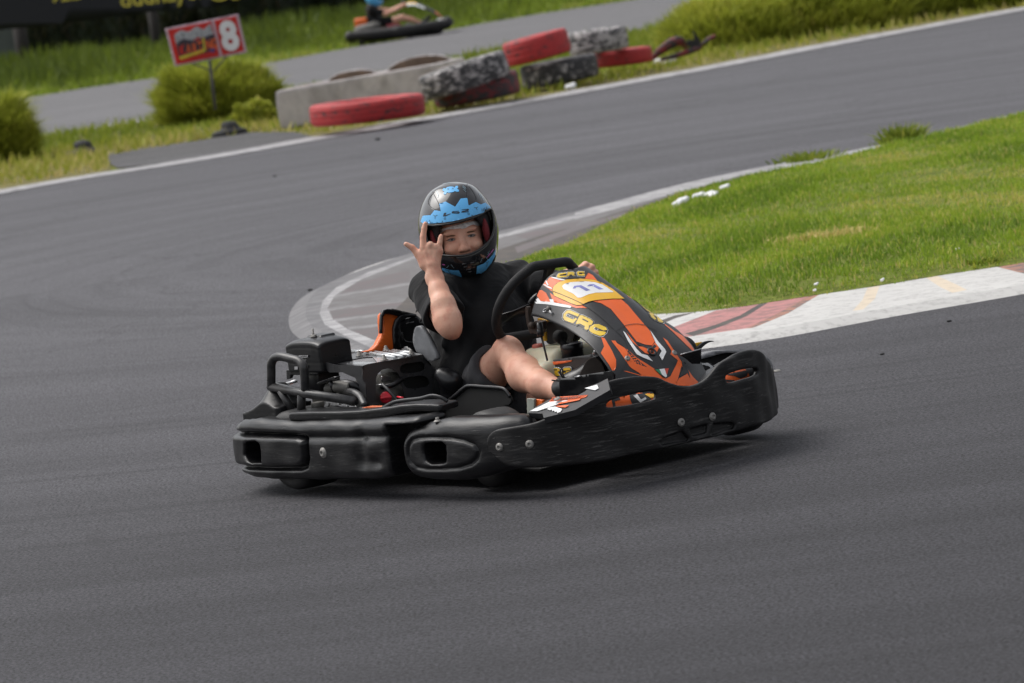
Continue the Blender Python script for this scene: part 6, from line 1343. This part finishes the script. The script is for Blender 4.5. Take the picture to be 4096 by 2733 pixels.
def barrier_tyre(px, py, wpx, hpx, tilt, D, m, label, lean=0, group='truck tyres stacked as a barrier'):
    """tyre lying on its side, centre seen at px,py; tilt = image slope in degrees against the level"""
    s = FPX/D; R_ = wpx/2/s; h = hpx/s; c = atD(px, py, D)
    mb = MB(); seg = 48
    pr_ = [(R_*.56, -h*.36), (R_*.60, -h*.46), (R_*.78, -h*.5), (R_*.93, -h*.485), (R_*.975, -h*.43), (R_*.995, -h*.35), (R_, 0), (R_*.995, h*.35), (R_*.975, h*.43), (R_*.93, h*.485), (R_*.78, h*.5), (R_*.60, h*.46), (R_*.56, h*.36), (R_*.64, h*.1), (R_*.64, -h*.1)]
    lathe(mb, pr_+[pr_[0]], (0, 0, 0), (0, 0, 1), seg, 0, ring=1)
    for zz in (-.22, 0, .22):      # tread grooves
        lathe(mb, [(R_*.998, h*(zz-.02)), (R_*1.012, h*(zz-.015)), (R_*1.012, h*(zz+.015)), (R_*.998, h*(zz+.02))], (0, 0, 0), (0, 0, 1), seg, 0, ring=1)
    o = mb.build('barrier_tyre', m); a = math.radians(tilt)
    o.matrix_world = Matrix.Translation(c) @ Matrix.Rotation(-a, 4, 'Y') @ Matrix.Rotation(math.radians(lean), 4, 'X')
    return tag(o, label, 'tyre', group)
barrier_tyre(1470, 440, 462, 88, -1.5, 42.9, T_red, 'wide low red truck tyre lying on the grass in front of the grey block')
barrier_tyre(1905, 356, 350, 96, 3, 45.1, T_redd, 'dark worn red tyre underneath the tilted black and white tyre')
barrier_tyre(1858, 302, 362, 104, 10.5, 44.7, T_whiteb, 'black tyre with flaking white paint leaning on the stack beside the grey block')
barrier_tyre(2238, 285, 312, 94, 3, 46.6, T_white2, 'black tyre with white flecks at the bottom between the two red ones')
barrier_tyre(2147, 190, 266, 98, 7, 46.4, T_red, 'bright red tyre on top of the stack, the highest of all')
barrier_tyre(2392, 163, 240, 92, 0, 47.4, T_white, 'mostly white tyre with black patches on top at the right of the stack')
barrier_tyre(2492, 228, 236, 64, -1, 47.8, T_red, 'low red tyre at the right foot of the stack')
# torn tyre carcass at the right end
mb = MB(); Dt = 48.6
P = catmull([atD(2605, 240, Dt), atD(2640, 205, Dt), atD(2690, 172, Dt), atD(2722, 165, Dt), atD(2745, 190, Dt+.2)], 6)
tube(mb, P, [.015, .03, .04, .035, .02], 10, 0, flat=1.6)
P = catmull([atD(2640, 240, Dt), atD(2700, 225, Dt), atD(2760, 205, Dt), atD(2805, 190, Dt)], 6); tube(mb, P, [.02, .03, .035, .02], 8, 0)
facing('', [(2742, 172), (2760, 158), (2778, 162), (2772, 122), (2800, 160), (2808, 192), (2770, 200)], Dt, .05, None, 1, mb=mb)
P = catmull([atD(2800, 185, Dt), atD(2835, 158, Dt), atD(2862, 145, Dt)], 6); tube(mb, P, [.015, .028, .02], 8, 0)
tag(mb.build('torn_tyre', [T_redd, M_tyre]), 'torn red tyre carcass with a black shard at the right end of the barrier', 'tyre')
# half buried black tyre lumps
for (x, y, w, h, l) in [(332, 620, 160, 66, 'half buried black tyre in the grass near the left bush'), (918, 538, 150, 60, 'half buried black tyre beside the asphalt apron under the sign bush')]:
    D = gnd(x, y)[1]; c = gnd(x, y); R_ = w/2*D/FPX; mb = MB(); f = Field()
    f.ell((0, 0, 0), (R_, R_*.8, h*D/FPX*.9), 0); f.fn(lambda X, Y, Z, R_=R_: .04*np.sin(X*14+Z*9)*np.cos(Y*11)+0*X+R_*.45-np.sqrt(X*X+Y*Y+0*Z), (-R_, -R_, .08), (R_, R_, 1), .05, 's')
    f.mesh(mb, (-R_*1.2, -R_*1.2, -.05), (R_*1.2, R_*1.2, .5), .03); o = mb.build('buried_tyre', M_tyre); o.location = c; tag(o, l, 'tyre')
# grey foam block
M_foam = mat('dirty_foam', (.64, .59, .57), .8, var=.25, vs=3, bmp=.5, bs=9, dirt=.9, dirtcol=(.20, .17, .17), ds=1.4); M_foamin = mat('foam_inside', (.17, .12, .085), .9, var=.3, vs=6, bmp=.5, bs=20)
a = gnd(1122, 522); b = gnd(1770, 404); e = (b-a)[:2]; Lb = np.linalg.norm(e); e /= Lb; nn = np.array([.29, .96]); hb = 158*a[1]/FPX
f = Field()
def blk(X, Y, Z):
    w = .012*np.sin(X*7+Z*5)+.01*np.sin(X*17+Z*9)+.02*np.sin(X*2.1+1)*np.sin(Z*6)
    return sdbox([X-Lb/2, Y-.55+w, Z-hb/2], [Lb/2, .55, hb/2+.0], .035)
f.fn(blk, (-.2, -.2, -.2), (Lb+.2, 1.4, hb+.3), 0)
f.fn(lambda X, Y, Z: sdbox([X-Lb/2, Y-.58, Z-hb-.02], [Lb/2-.12, .40, .16+.03*np.sin(X*3)], .03), (-.2, -.2, 0), (Lb+.2, 1.4, hb+.3), .03, 's')
f.ell((.75, 1.0, hb), (.35, .07, .07), .06); f.ell((Lb*.72, 1.0, hb), (.5, .08, .10), .06)
mb = MB(); V, Q = f.mesh(mb, (-.1, -.15, -.05), (Lb+.1, 1.25, hb+.2), (.035, .025, .02))
C = V[Q].mean(1); mb.m = [1 if (c[2] > .1 and .19 < c[1] < .97 and .1 < c[0] < Lb-.1) else 0 for c in C]
mb.v[-1] = np.column_stack([V[:, 0]*e[0]+V[:, 1]*nn[0], V[:, 0]*e[1]+V[:, 1]*nn[1], V[:, 2]]); o = mb.build('foam_block', [M_foam, M_foamin]); o.location = a
tag(o, 'long dirty pale grey foam crash block with sagging brown top behind the tyres', 'crash barrier')

# numbered sign
Dsg = 46.5
S_pink = mat('sign_border', (.50, .36, .42), .5, vs=3); S_red = mat('sign_red', (.52, .012, .006), .5, vs=3); S_white = mat('sign_white', (.72, .72, .74), .5, vs=3)
S_grey = mat('sign_grey', (.30, .31, .33), .5, vs=60, var=.6); S_blk = mat('sign_black', (.03, .02, .03), .5); S_or = mat('sign_orange', (.62, .10, .02), .5); S_yel = mat('sign_yellow', (.55, .42, .03), .5); S_blue = mat('sign_blue', (.05, .04, .18), .5); S_post = mat('sign_post_metal', (.06, .06, .055), .7)
sg = empty('track_sign', loc=gnd(862, 440)); sgm = Matrix.Translation(-Vector(gnd(862, 440)))
def put(mb, name, mats): o = mb.build(name, mats, sg); o.matrix_parent_inverse = Matrix.Translation(-Vector(sg.location)); return o
def q(u, v):   # sign face coordinates 0..1 -> px
    TL, TR, BR, BL = map(np.array, ((660, 115), (953, 56), (988, 210), (699, 267))); return (1-v)*((1-u)*TL+u*TR)+v*((1-u)*BL+u*BR)
put(facing('', [q(0, 0), q(1, 0), q(1, 1), q(0, 1)], Dsg, .03, None), 'panel', S_pink)
mb = MB()
def art(uv, m, l): facing('', [q(*p) for p in uv], Dsg-.004*l, .003, None, m, mb=mb)
art([(.03, .045), (.625, .045), (.625, .955), (.03, .955)], 0, 1); art([(.665, .045), (.965, .045), (.965, .945), (.665, .945)], 0, 1)
art([(.10, .20), (.2, .12), (.3, .2), (.42, .1), (.5, .22), (.6, .1), (.622, .4), (.5, .46), (.4, .38), (.25, .5), (.09, .5)], 2, 2)
art([(.09, .78), (.10, .42), (.2, .34), (.35, .46), (.62, .36), (.622, .62), (.5, .80), (.3, .80)], 3, 3)
for (ch, u, m_, s) in [('K', .11, 0, .26), ('A', .20, 4, .25), ('R', .285, 4, .24), ('T', .36, 4, .26), ('I', .43, 5, .34), ('N', .47, 4, .26), ('G', .55, 4, .26)]:
    V, F = text_mesh(ch, .03, .2); W = np.array([q(u+v[0]*s*.42, .74-v[1]*s*1.35) for v in V]); P3 = np.array([atD(x, y, Dsg-.022) for x, y in W]); mb.add(P3, F, m_)
art([(.10, .86), (.09, .78), (.44, .70), (.44, .78)], 5, 4); art([(.50, .78), (.55, .70), (.60, .74), (.56, .84)], 6, 5)
V, F = text_mesh('8', .045); V = V/[np.ptp(V[:, 0]), np.ptp(V[:, 1])]; V -= V.min(0)
W = np.array([q(.695+.24*v[0], .895-.80*v[1]) for v in V]); mb.add(np.array([atD(x, y, Dsg-.02) for x, y in W]), F, 1)
put(mb, 'artwork', [S_red, S_white, S_grey, S_blk, S_or, S_yel, S_blue])
mb = MB(); c0 = atD(838, 236, Dsg+.05); tube(mb, [c0, atD(862, 440, Dsg+.05)], .018, 8); tube(mb, [atD(762, 250, Dsg+.05), atD(850, 288, Dsg+.05)], .01, 6); tube(mb, [atD(908, 224, Dsg+.05), atD(852, 288, Dsg+.05)], .01, 6)
put(mb, 'post', S_post)
tag(sg, 'tilted red and white sign with a large number 8 on a thin post', 'sign')

# shrubs
def tussock(name, px, py, wpx, hpx, n, label, cat='bush', depth=.8, flat=1., lx=None, blen=.5, skirt=.3):
    c = gnd(px, py); s = FPX/c[1]; rx = wpx/2/s; h = hpx/s; ry = rx*depth if lx is None else lx
    mb = MB(); f = Field()
    f.ell((0, 0, -.02), (rx*.86, ry*.86, h*.80), .05)
    for i in range(7): a = rng.uniform(0, 6.28); r = rng.uniform(.2, .5); f.ell((math.cos(a)*rx*r, math.sin(a)*ry*r, h*.3), (rx*.45, ry*.45, h*rng.uniform(.4, .58)), .08)
    f.mesh(mb, (-rx*1.1, -ry*1.1, -.02), (rx*1.1, ry*1.1, h*1.15), max(.03, rx/22)); core = mb
    o = core.build(name, M_core); o.location = c
    V = np.concatenate(core.v); nn = V/np.array([rx**2, ry**2, h**2]); nn /= np.linalg.norm(nn, axis=1)[:, None]
    k = rng.integers(0, len(V), n); cl0 = 1+.10*np.sin(V[k][:, 0]*9/rx)*np.sin(V[k][:, 1]*7/rx+2)+.07*np.sin(V[k][:, 2]*14/h+V[k][:, 0]*5/rx); P = V[k]*rng.uniform(.8, 1.04, (n, 1))*cl0[:, None]; d = nn[k]*.8+np.array([0, 0, .75])+rng.normal(0, .28, (n, 3)); d /= np.linalg.norm(d, axis=1)[:, None]
    cl = np.sin(P[:, 0]*7/rx*.6+3*np.sin(P[:, 2]*6/h))*np.sin(P[:, 1]*5/rx+2*np.sin(P[:, 0]*4/rx))
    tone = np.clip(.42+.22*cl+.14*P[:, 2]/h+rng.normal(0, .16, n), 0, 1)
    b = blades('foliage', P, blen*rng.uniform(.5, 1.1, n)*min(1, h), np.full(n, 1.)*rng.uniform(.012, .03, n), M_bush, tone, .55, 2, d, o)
    tag(o, label, cat); return o
M_core = mat('bush_core', (.18, .20, .03), .9, var=.4, vs=6, bmp=.5, bs=20)
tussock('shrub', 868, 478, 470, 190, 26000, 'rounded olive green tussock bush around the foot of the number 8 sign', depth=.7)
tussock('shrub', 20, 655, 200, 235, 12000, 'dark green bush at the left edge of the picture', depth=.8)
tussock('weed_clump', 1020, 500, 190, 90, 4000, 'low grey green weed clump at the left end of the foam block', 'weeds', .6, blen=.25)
c1, c2 = gnd(2960, 196), gnd(4200, 20)
def hedge_row(p1, p2, w, h, n, label, name='hedge'):
    e = (p2-p1)[:2]; L = np.linalg.norm(e); e /= L; nn = np.array([-e[1], e[0]]); mb = MB(); f = Field()
    for i in range(int(L/.7)+1):
        x = i*.7; f.ell((x, w/2+.2*math.sin(i*2.1), 0), (.75, w*.55*(1+.15*math.sin(i*1.3)), h*(.75+.16*math.sin(i*1.9)+.1*math.sin(i*.7))), .15)
    f.mesh(mb, (-1, -.6, -.02), (L+1, w+.8, h*1.2), .07); o = mb.build(name, M_core)
    o.matrix_world = Matrix(((e[0], nn[0], 0, p1[0]), (e[1], nn[1], 0, p1[1]), (0, 0, 1, 0), (0, 0, 0, 1)))
    V = np.concatenate(mb.v); k = rng.integers(0, len(V), n); P = V[k]+rng.normal(0, .03, (n, 3)); d = np.column_stack([rng.normal(0, .4, n), (P[:, 1]-w/2)/w*1.2+rng.normal(0, .3, n), np.full(n, .9)]); d /= np.linalg.norm(d, axis=1)[:, None]
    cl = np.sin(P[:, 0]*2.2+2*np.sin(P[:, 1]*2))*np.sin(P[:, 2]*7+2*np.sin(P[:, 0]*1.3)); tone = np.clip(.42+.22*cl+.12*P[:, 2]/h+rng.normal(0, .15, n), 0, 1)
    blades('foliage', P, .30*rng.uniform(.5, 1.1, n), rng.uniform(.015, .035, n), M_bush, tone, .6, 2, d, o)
    return tag(o, label, 'hedge')
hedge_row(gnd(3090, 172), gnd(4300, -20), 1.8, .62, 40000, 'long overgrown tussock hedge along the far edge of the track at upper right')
# kerb weeds and litter
def tuft(px, py, r, h, n, label, z=.02):
    c = gnd(px, py, z); P = np.column_stack([rng.normal(0, r*.5, n), rng.normal(0, r*.5, n), np.zeros(n)])
    d = np.column_stack([P[:, :2]/r*.8+rng.normal(0, .3, (n, 2)), np.ones(n)]); d /= np.linalg.norm(d, axis=1)[:, None]
    o = blades('weed_tuft', np.column_stack([P[:, 0]*.8, P[:, 1]*.8, P[:, 2]]), h*rng.uniform(.4, 1.1, n), rng.uniform(.008, .02, n), M_fgrass, np.clip(rng.normal(.35, .15, n), 0, 1), .5, 2, d); o.location = c; return tag(o, label, 'weeds')
tuft(3225, 640, .22, .075, 200, 'low weed tuft growing over the white kerb line, left of the taller one'); tuft(3610, 558, .14, .13, 260, 'taller weed tuft growing on the far kerb line of the island'); tuft(3555, 575, .09, .06, 90, 'small weed sprig just left of the taller kerb tuft')
tuft(3940, 1062, .10, .05, 120, 'pale leafy weed at the grass edge above the white kerb')
def dry_clump(px, py, r, n, label):
    c = gnd(px, py, .05); P = np.column_stack([rng.normal(0, r, n), rng.normal(0, r*.6, n), np.zeros(n)]); o = blades('dry_grass_clump', P, rng.uniform(.03, .07, n), rng.uniform(.006, .012, n), M_grass, rng.uniform(.9, 1, n), 1.2, 2); o.location = c; return tag(o, label, 'dead grass')
dry_clump(3290, 958, .10, 260, 'brown dead grass clump in the middle of the island lawn'); 
M_lit = mat('white_litter', (.72, .72, .73), .7, vs=20)
def litter(pts, label, r, z=.05, cat='litter'):
    mb = MB(); base = gnd(*pts[0], z); f = Field()
    for i, p in enumerate(pts):
        c = gnd(*p, z)-base; f.ell(c+[0, 0, r*.4], (r*rng.uniform(.7, 1.3), r*rng.uniform(.8, 1.3), r*rng.uniform(.4, .7)), r*.9)
        if i: f.cone(pc, c+[0, 0, r*.4], r*.45, r*.45, r*.6)
        pc = c+[0, 0, r*.4]
        f.ell(c+[r*.7, r*.2, r*.8], (r*.5, r*.5, r*.35), r*.3); f.ell(c+[r*.1, -.3*r, r*1.0], (r*.35, r*.5, r*.2), r*.2, 's')
    Vv = np.array([gnd(*p, z)-base for p in pts]); lo = Vv.min(0)-r*2; hi = Vv.max(0)+r*2
    f.mesh(mb, lo, hi, r/4); o = mb.build('litter_scrap', M_lit); o.location = base; tag(o, label, cat)
litter([(2708, 832), (2730, 818)], 'largest scrap of white paper on the island grass', .040)
litter([(2796, 795)], 'small upright white scrap between two larger ones on the island grass', .035); litter([(2835, 790), (2850, 793)], 'rounded white scrap right of the small upright one on the island grass', .035)
litter([(2897, 763)], 'tiny white scrap farthest up the island grass', .035)
litter([(3264, 1143)], 'white scrap at the grass edge above the red kerb end', .013); litter([(3258, 1165)], 'tiny white scrap touching the kerb just below another scrap', .009); litter([(3528, 1125)], 'white scrap at the grass edge above the ribbed white kerb', .012)
litter([(3828, 1002)], 'white scrap in the darker grass near the right edge', .012)
litter([(2642, 258)], 'left one of two white scraps on the dry verge near the torn tyre', .07, 0); litter([(2680, 255)], 'right one of two white scraps on the dry verge near the torn tyre', .07, 0); litter([(2282, 358)], 'white scrap on the dry verge below the black flecked tyre', .06, 0)
M_chip = mat('rubber_chip', (.02, .02, .02), .9)
for (x, y, r, l) in [(3795, 1285, .009, 'rubber chip on the asphalt right of the kart, the larger one'), (3527, 1417, .008, 'rubber chip on the asphalt just right of the kart nose'), (1508, 557, .022, 'dark rubber chip on the track near the far white line'), (1097, 705, .013, 'small dark rubber chip on the far side of the track'), (1238, 1160, .012, 'small dark chip on the asphalt left of the hairpin kerb')]:
    mb = MB(); f = Field(); f.ell((0, 0, 0), (r, r*.8, r*.5), 0); f.ell((r*.8, 0, 0), (r*.7, r*.5, r*.4), r*.4); f.mesh(mb, (-r*2, -r*2, -r), (r*2, r*2, r), r/4); o = mb.build('rubber_chip', M_chip); o.location = gnd(x, y); tag(o, l, 'debris')
c = gnd(922, 284); mb = MB(); lathe(mb, [(.001, .17), (.06, .165), (.10, .13), (.12, .08), (.125, 0)][::-1], (0, 0, 0), (0, 0, 1), 24, 0, ring=1); lathe(mb, [(.16, 0), (.16, .015), (.125, .02)], (0, 0, 0), (0, 0, 1), 24, 0, ring=1)
o = mb.build('dome_marker', M_lit); o.location = c; tag(o, 'small white dome marker on the far track behind the sign bush', 'marker')

# far bank
fbp = [gnd(*p)[:2] for p in FR_T]
Fp = ext(fbp, 30, 60); far_poly = np.array([(p[0], p[1]) for p in Fp]+[(40, 230), (-40, 160)])
S3 = scatter(far_poly, 22); q3 = proj(np.column_stack([S3, np.zeros(len(S3))])); ok = (q3[:, 0] > -300) & (q3[:, 0] < 3400) & (q3[:, 1] > -260); S3 = S3[ok]
dl = dist_line(S3, np.array(Fp)); hgt = np.clip((dl-3.0)/6, 0, 1)
tone = np.clip(.52-.40*hgt+.16*hnoise(S3, .35)+.1*np.sin(S3[:, 0]*1.3+S3[:, 1]*.4)+rng.normal(0, .12, len(S3)), 0, .85)
tag(blades('bank_grass', np.column_stack([S3, np.full(len(S3), -.03)]), .12+.75*hgt*(.6+.35*hnoise(S3, .5))+.03, rng.uniform(.08, .16, len(S3)), grass_mat('bank_blades', [(0., (.08, .115, .018)), (.35, (.14, .185, .026)), (.6, (.23, .31, .035)), (1., (.45, .40, .12))]), tone, .45, 1), 'long green grass on the bank beyond the far track', kind='stuff')
# dark backdrop: wall, posts and scrub under the banner
M_wall = mat('dark_wall', (.030, .034, .034), .9, var=.5, vs=.6, dirt=.8, dirtcol=(.012, .013, .010), ds=.7); M_wall2 = mat('grey_wall', (.075, .085, .085), .9, var=.3, vs=.8)
Dw = 112.
mb = MB(); box(mb, (3, Dw+3, 3.5), (30, .15, 3.6), 0, bev=.02); tag(mb.build('boundary_wall', M_wall), 'dark stained boundary wall behind the grass bank and banner', 'wall')
Db = 98.
mb = MB(); facing('', [(-30, 122), (75, 112), (75, 245), (-30, 262)], Db+4, .1, None, mb=mb); tag(mb.build('wall_panel', M_wall2), 'pale grey wall panel under the left end of the banner', 'wall')
for x, y, y0, w, l in [(78, 262, 100, .16, 'dark post under the left end of the banner'), (612, 215, 20, .12, 'dark post left of the number 8 sign in front of the wall')]:
    b_ = gnd(x+22, y); b_[1] = Db; b_ = atD(x+22, y, Db); mb = MB(); tube(mb, [b_-[0, 0, .8], [b_[0], Db, atD(x, y0, Db)[2]+.5]], w, 8); tag(mb.build('fence_post', mat('dark_post', (.02, .016, .015), .8)), l, 'post')
for i, (x, y, w, h, l) in enumerate([(250, 215, 300, 120, 'dark scrub under the banner left of the grey patch'), (480, 190, 280, 130, 'dark scrub under the middle of the banner'), (640, 160, 200, 120, 'dark scrub just left of the number 8 sign'), (1080, 130, 420, 130, 'dark scrub right of the number 8 sign'), (1360, 90, 340, 120, 'dark scrub behind the distant kart')]):
    c = atD(x, y, 104.); c[2] = 0; s = FPX/104; mb = MB(); f = Field(); rx = w/2/s; h = h/s+1.0
    for k in range(9): f.ell((rng.uniform(-rx, rx), rng.uniform(-.6, .6), h*rng.uniform(.2, .6)), (rng.uniform(.4, .8), .6, h*rng.uniform(.3, .5)), .2)
    f.mesh(mb, (-rx-1, -1.6, 0), (rx+1, 1.6, h*1.2), .15); o = mb.build('scrub', M_dark_core if i else (M_dark_core := mat('dark_scrub', (.012, .018, .008), .95, var=.6, vs=2))); o.location = c
    V = np.concatenate(mb.v); k = rng.integers(0, len(V), 1800); blades('foliage', V[k], np.full(1800, .35), np.full(1800, .08), M_scr if i else (M_scr := grass_mat('scrub_leaves', [(0., (.012, .018, .006)), (.6, (.035, .04, .015)), (1., (.07, .055, .035))], .2)), rng.uniform(0, 1, 1800), .8, 1, None, o); tag(o, l, 'scrub')
M_ban = mat('banner_cloth', (.0035, .0035, .011), .6, vs=.4, var=.3); M_bant = mat('banner_lettering', (.60, .50, .07), .6, vs=2)
Dn = 92.
mb = MB(); facing('', [(-200, 142), (0, 121), (255, 95), (600, 48), (860, 28), (1000, 0), (1000, -420), (-200, -300)], Dn, .03, None, mb=mb)
for s_, ox, oy, sz, ang in [('922 64', 202, 11, 82, .125), ('dddnayeli@gmail', 482, 30, 92, .115)]:
    V, F = text_mesh(s_, .012); W = np.column_stack([ox+sz*(V[:, 0]*math.cos(ang)-V[:, 1]*math.sin(ang)*1.0), oy-sz*(V[:, 0]*math.sin(ang)+V[:, 1]*math.cos(ang))]); mb.add(np.array([atD(x, y, Dn-.01) for x, y in W]), F, 1)
tag(mb.build('banner', [M_ban, M_bant]), 'large dark navy banner with yellow lettering cut by the top of the picture', 'banner')
# ================================================================== DISTANT KART AND DRIVER
fo = gnd(1600, 156); DK = fo[1]
MF = Matrix.Translation(Vector(fo)); fk = empty('go_kart', MF); tag(fk, 'distant blurred black kart with an orange fuel cover on the far track at the top', 'go kart')
fp = empty('person', MF); tag(fp, 'distant driver in a blue helmet and dark shirt sitting in the far kart', 'person')
zf = lambda x, y: (1350+x/4.7, y/4.7)
def FL(x, y, dep=0.): p = atD(*zf(x, y), DK+dep)-fo; return p
def fb(mb, name, m, par=None): return mb.build(name, m, par or fk)
z0_ = FL(1000, 640)[2]-.02
sh = lambda p: np.array([p[0], p[1], p[2]])
f = Field(); f.cone(FL(250, 740, -.5), FL(1900, 560, -.5), .09, .09, .05); f.cone(FL(250, 700, -.62), FL(1150, 600, -.66), .10, .11, .05); f.cone(FL(1150, 600, -.66), FL(2050, 450, -.50), .11, .10, .05); f.cone(FL(2070, 400, -.45), FL(2100, 420, .45), .09, .09, .05); f.cone(FL(230, 690, -.6), FL(230, 690, .6), .09, .09, .05); f.cone(FL(2080, 380, -.3), FL(1950, 430, -.4), .06, .06, .05)
mb = MB(); f.mesh(mb, (-1.3, -.9, -.05), (1.3, .8, .9), .022); fb(mb, 'bumpers', K_bd)
f = Field(); f.cone(FL(420, 600, -.25), FL(700, 520, -.3), .12, .11, .05); f.cone(FL(560, 540, -.3), FL(760, 470, -.3), .08, .06, .04); mb = MB(); f.mesh(mb, (-1.3, -.7, 0), (.2, .3, .8), .02); fb(mb, 'engine', K_cast)
mb = MB(); c = FL(445, 425, .1); box(mb, c, (.125, .22, .085), 0, bev=.035); fb(mb, 'fuel_cover', K_or)
f = Field(); f.cone(FL(700, 330, 0), FL(820, 520, 0), .13, .15, .05); mb = MB(); f.mesh(mb, (-1, -.3, .05), (.3, .3, 1), .02); fb(mb, 'seat', K_sm)
mb = MB(); arc = catmull([FL(1300, 55, 0), FL(1420, 45, 0), FL(1560, 85, 0), (FL(1750, 170, 0)), FL(1880, 250, 0), FL(1960, 330, 0)], 5)
n_ = len(arc); Vv = []; 
for i, p in enumerate(arc):
    for y in (-.16, -.13, 0, .13, .16): Vv.append([p[0], p[1]+y, p[2]-(.06 if abs(y) > .15 else .015 if abs(y) > .1 else -.01)])
Ff = [(i*5+j, i*5+j+1, (i+1)*5+j+1, (i+1)*5+j) for i in range(n_-1) for j in range(4)]
mb.add(Vv, Ff, [(0 if i < 8 else 1 if i < 18 else 2) if j in (1, 2) else (3 if i < 12 else 1) for i in range(n_-1) for j in range(4)]); fb(mb, 'fairing', [K_ye, K_bl, K_orf, K_wh])
mb = MB(); box(mb, FL(1060, 495, -.45), (.13, .02, .05), 0, bev=.01); fb(mb, 'side_panel', mat('dark_red_panel', (.25, .02, .03), .5))
mb = MB(); box(mb, FL(1960, 390, -.2), (.09, .12, .04), 0, bev=.02); fb(mb, 'nose_panel', K_wh)
for (x, y, d_) in [(1350, 520, -.58), (1350, 500, .5), (420, 650, -.6), (420, 650, .6)]:
    c = FL(x, y, d_); c[2] = .135; mb = MB(); lathe(mb, [(.06, -.07), (.12, -.075), (.135, -.04), (.135, .04), (.12, .075), (.06, .07)], c, (0, 1, 0), 24, 0); w_ = fb(mb, 'tyre', K_ty); mb = MB(); lathe(mb, [(.055, -.085), (.055, .085)], c, (0, 1, 0), 16, 0); fb(mb, 'rim', K_al, w_)
mb = MB(); tube(mb, [FL(1270, 120, -.15), FL(1220, 40, -.15), FL(1230, 10, .15), FL(1290, 110, .15)], .018, 8, closed=True); fb(mb, 'steering_wheel', K_sm)
f = Field(); f.cone(FL(650, 180, 0), FL(700, 420, 0), .10, .12, .06); f.cone(FL(640, 170, -.17), FL(640, 170, .17), .06, .06, .05)
f.cone(FL(670, 180, -.18), FL(900, 265, -.24), .05, .042, .02); f.cone(FL(900, 265, -.24), FL(1100, 180, -.22), .042, .034, .02); f.cone(FL(1100, 180, -.22), FL(1240, 95, -.16), .034, .026, .01); f.ell(FL(1260, 90, -.15), (.04, .035, .04), .02)
f.cone(FL(670, 180, .18), FL(1000, 200, .22), .05, .04, .02); f.cone(FL(1000, 200, .22), FL(1240, 80, .16), .036, .026, .02)
for s_ in (-1, 1): f.cone(FL(760, 480, s_*.1), FL(1220, 330, s_*.16), .09, .06, .03); f.cone(FL(1220, 330, s_*.16), FL(1400, 370, s_*.14), .058, .055, .02); f.cone(FL(1400, 370, s_*.14), FL(1580, 430, s_*.12), .05, .035, .02)
f.cone(FL(620, 130, 0), FL(660, 40, 0), .06, .06, .02); f.ell(FL(670, 0, 0), (.085, .075, .11), .02)
mb = MB(); f.mesh(mb, (-1.1, -.4, .05), (.5, .4, 1.15), .014); fb(mb, 'body', M_skin, fp)
f = Field(); f.cone(FL(650, 190, 0), FL(700, 420, 0), .125, .145, .06); f.cone(FL(640, 180, -.17), FL(640, 180, .17), .08, .08, .05); f.cone(FL(670, 185, -.18), FL(830, 240, -.22), .068, .062, .02); f.cone(FL(670, 185, .18), FL(830, 240, .22), .068, .062, .02)
f.cone(FL(740, 440, -.1), FL(980, 400, -.14), .115, .09, .03); f.cone(FL(740, 440, .1), FL(980, 400, .14), .115, .09, .03)
mb = MB(); f.mesh(mb, (-1.1, -.4, .05), (.5, .4, 1.05), .014); fb(mb, 't_shirt', M_shirt, fp)
hc = FL(680, -30, 0); f = Field(); f.ell(hc, (.155, .135, .155), 0); f.ell(hc+[.05, 0, -.07], (.12, .11, .10), .04); f.fn(lambda X, Y, Z: sdbox([X-hc[0]-.16, Y-hc[1], Z-hc[2]], [.08, .11, .05], .02), hc-.3, hc+.3, .01, 's')
mb = MB(); f.mesh(mb, hc-.2, hc+.2, .012); fb(mb, 'helmet', M_hblue, fp)
for s_ in (-1, 1):
    f = Field(); f.cone(FL(1600, 430, s_*.12), FL(1740, 310, s_*.12), .045, .035, .02); f.cone(FL(1600, 440, s_*.12), FL(1640, 440, s_*.12), .045, .04, .02); mb = MB(); f.mesh(mb, (0, -.3, 0), (1, .3, .8), .014); fb(mb, 'shoe', K_sm, fp)
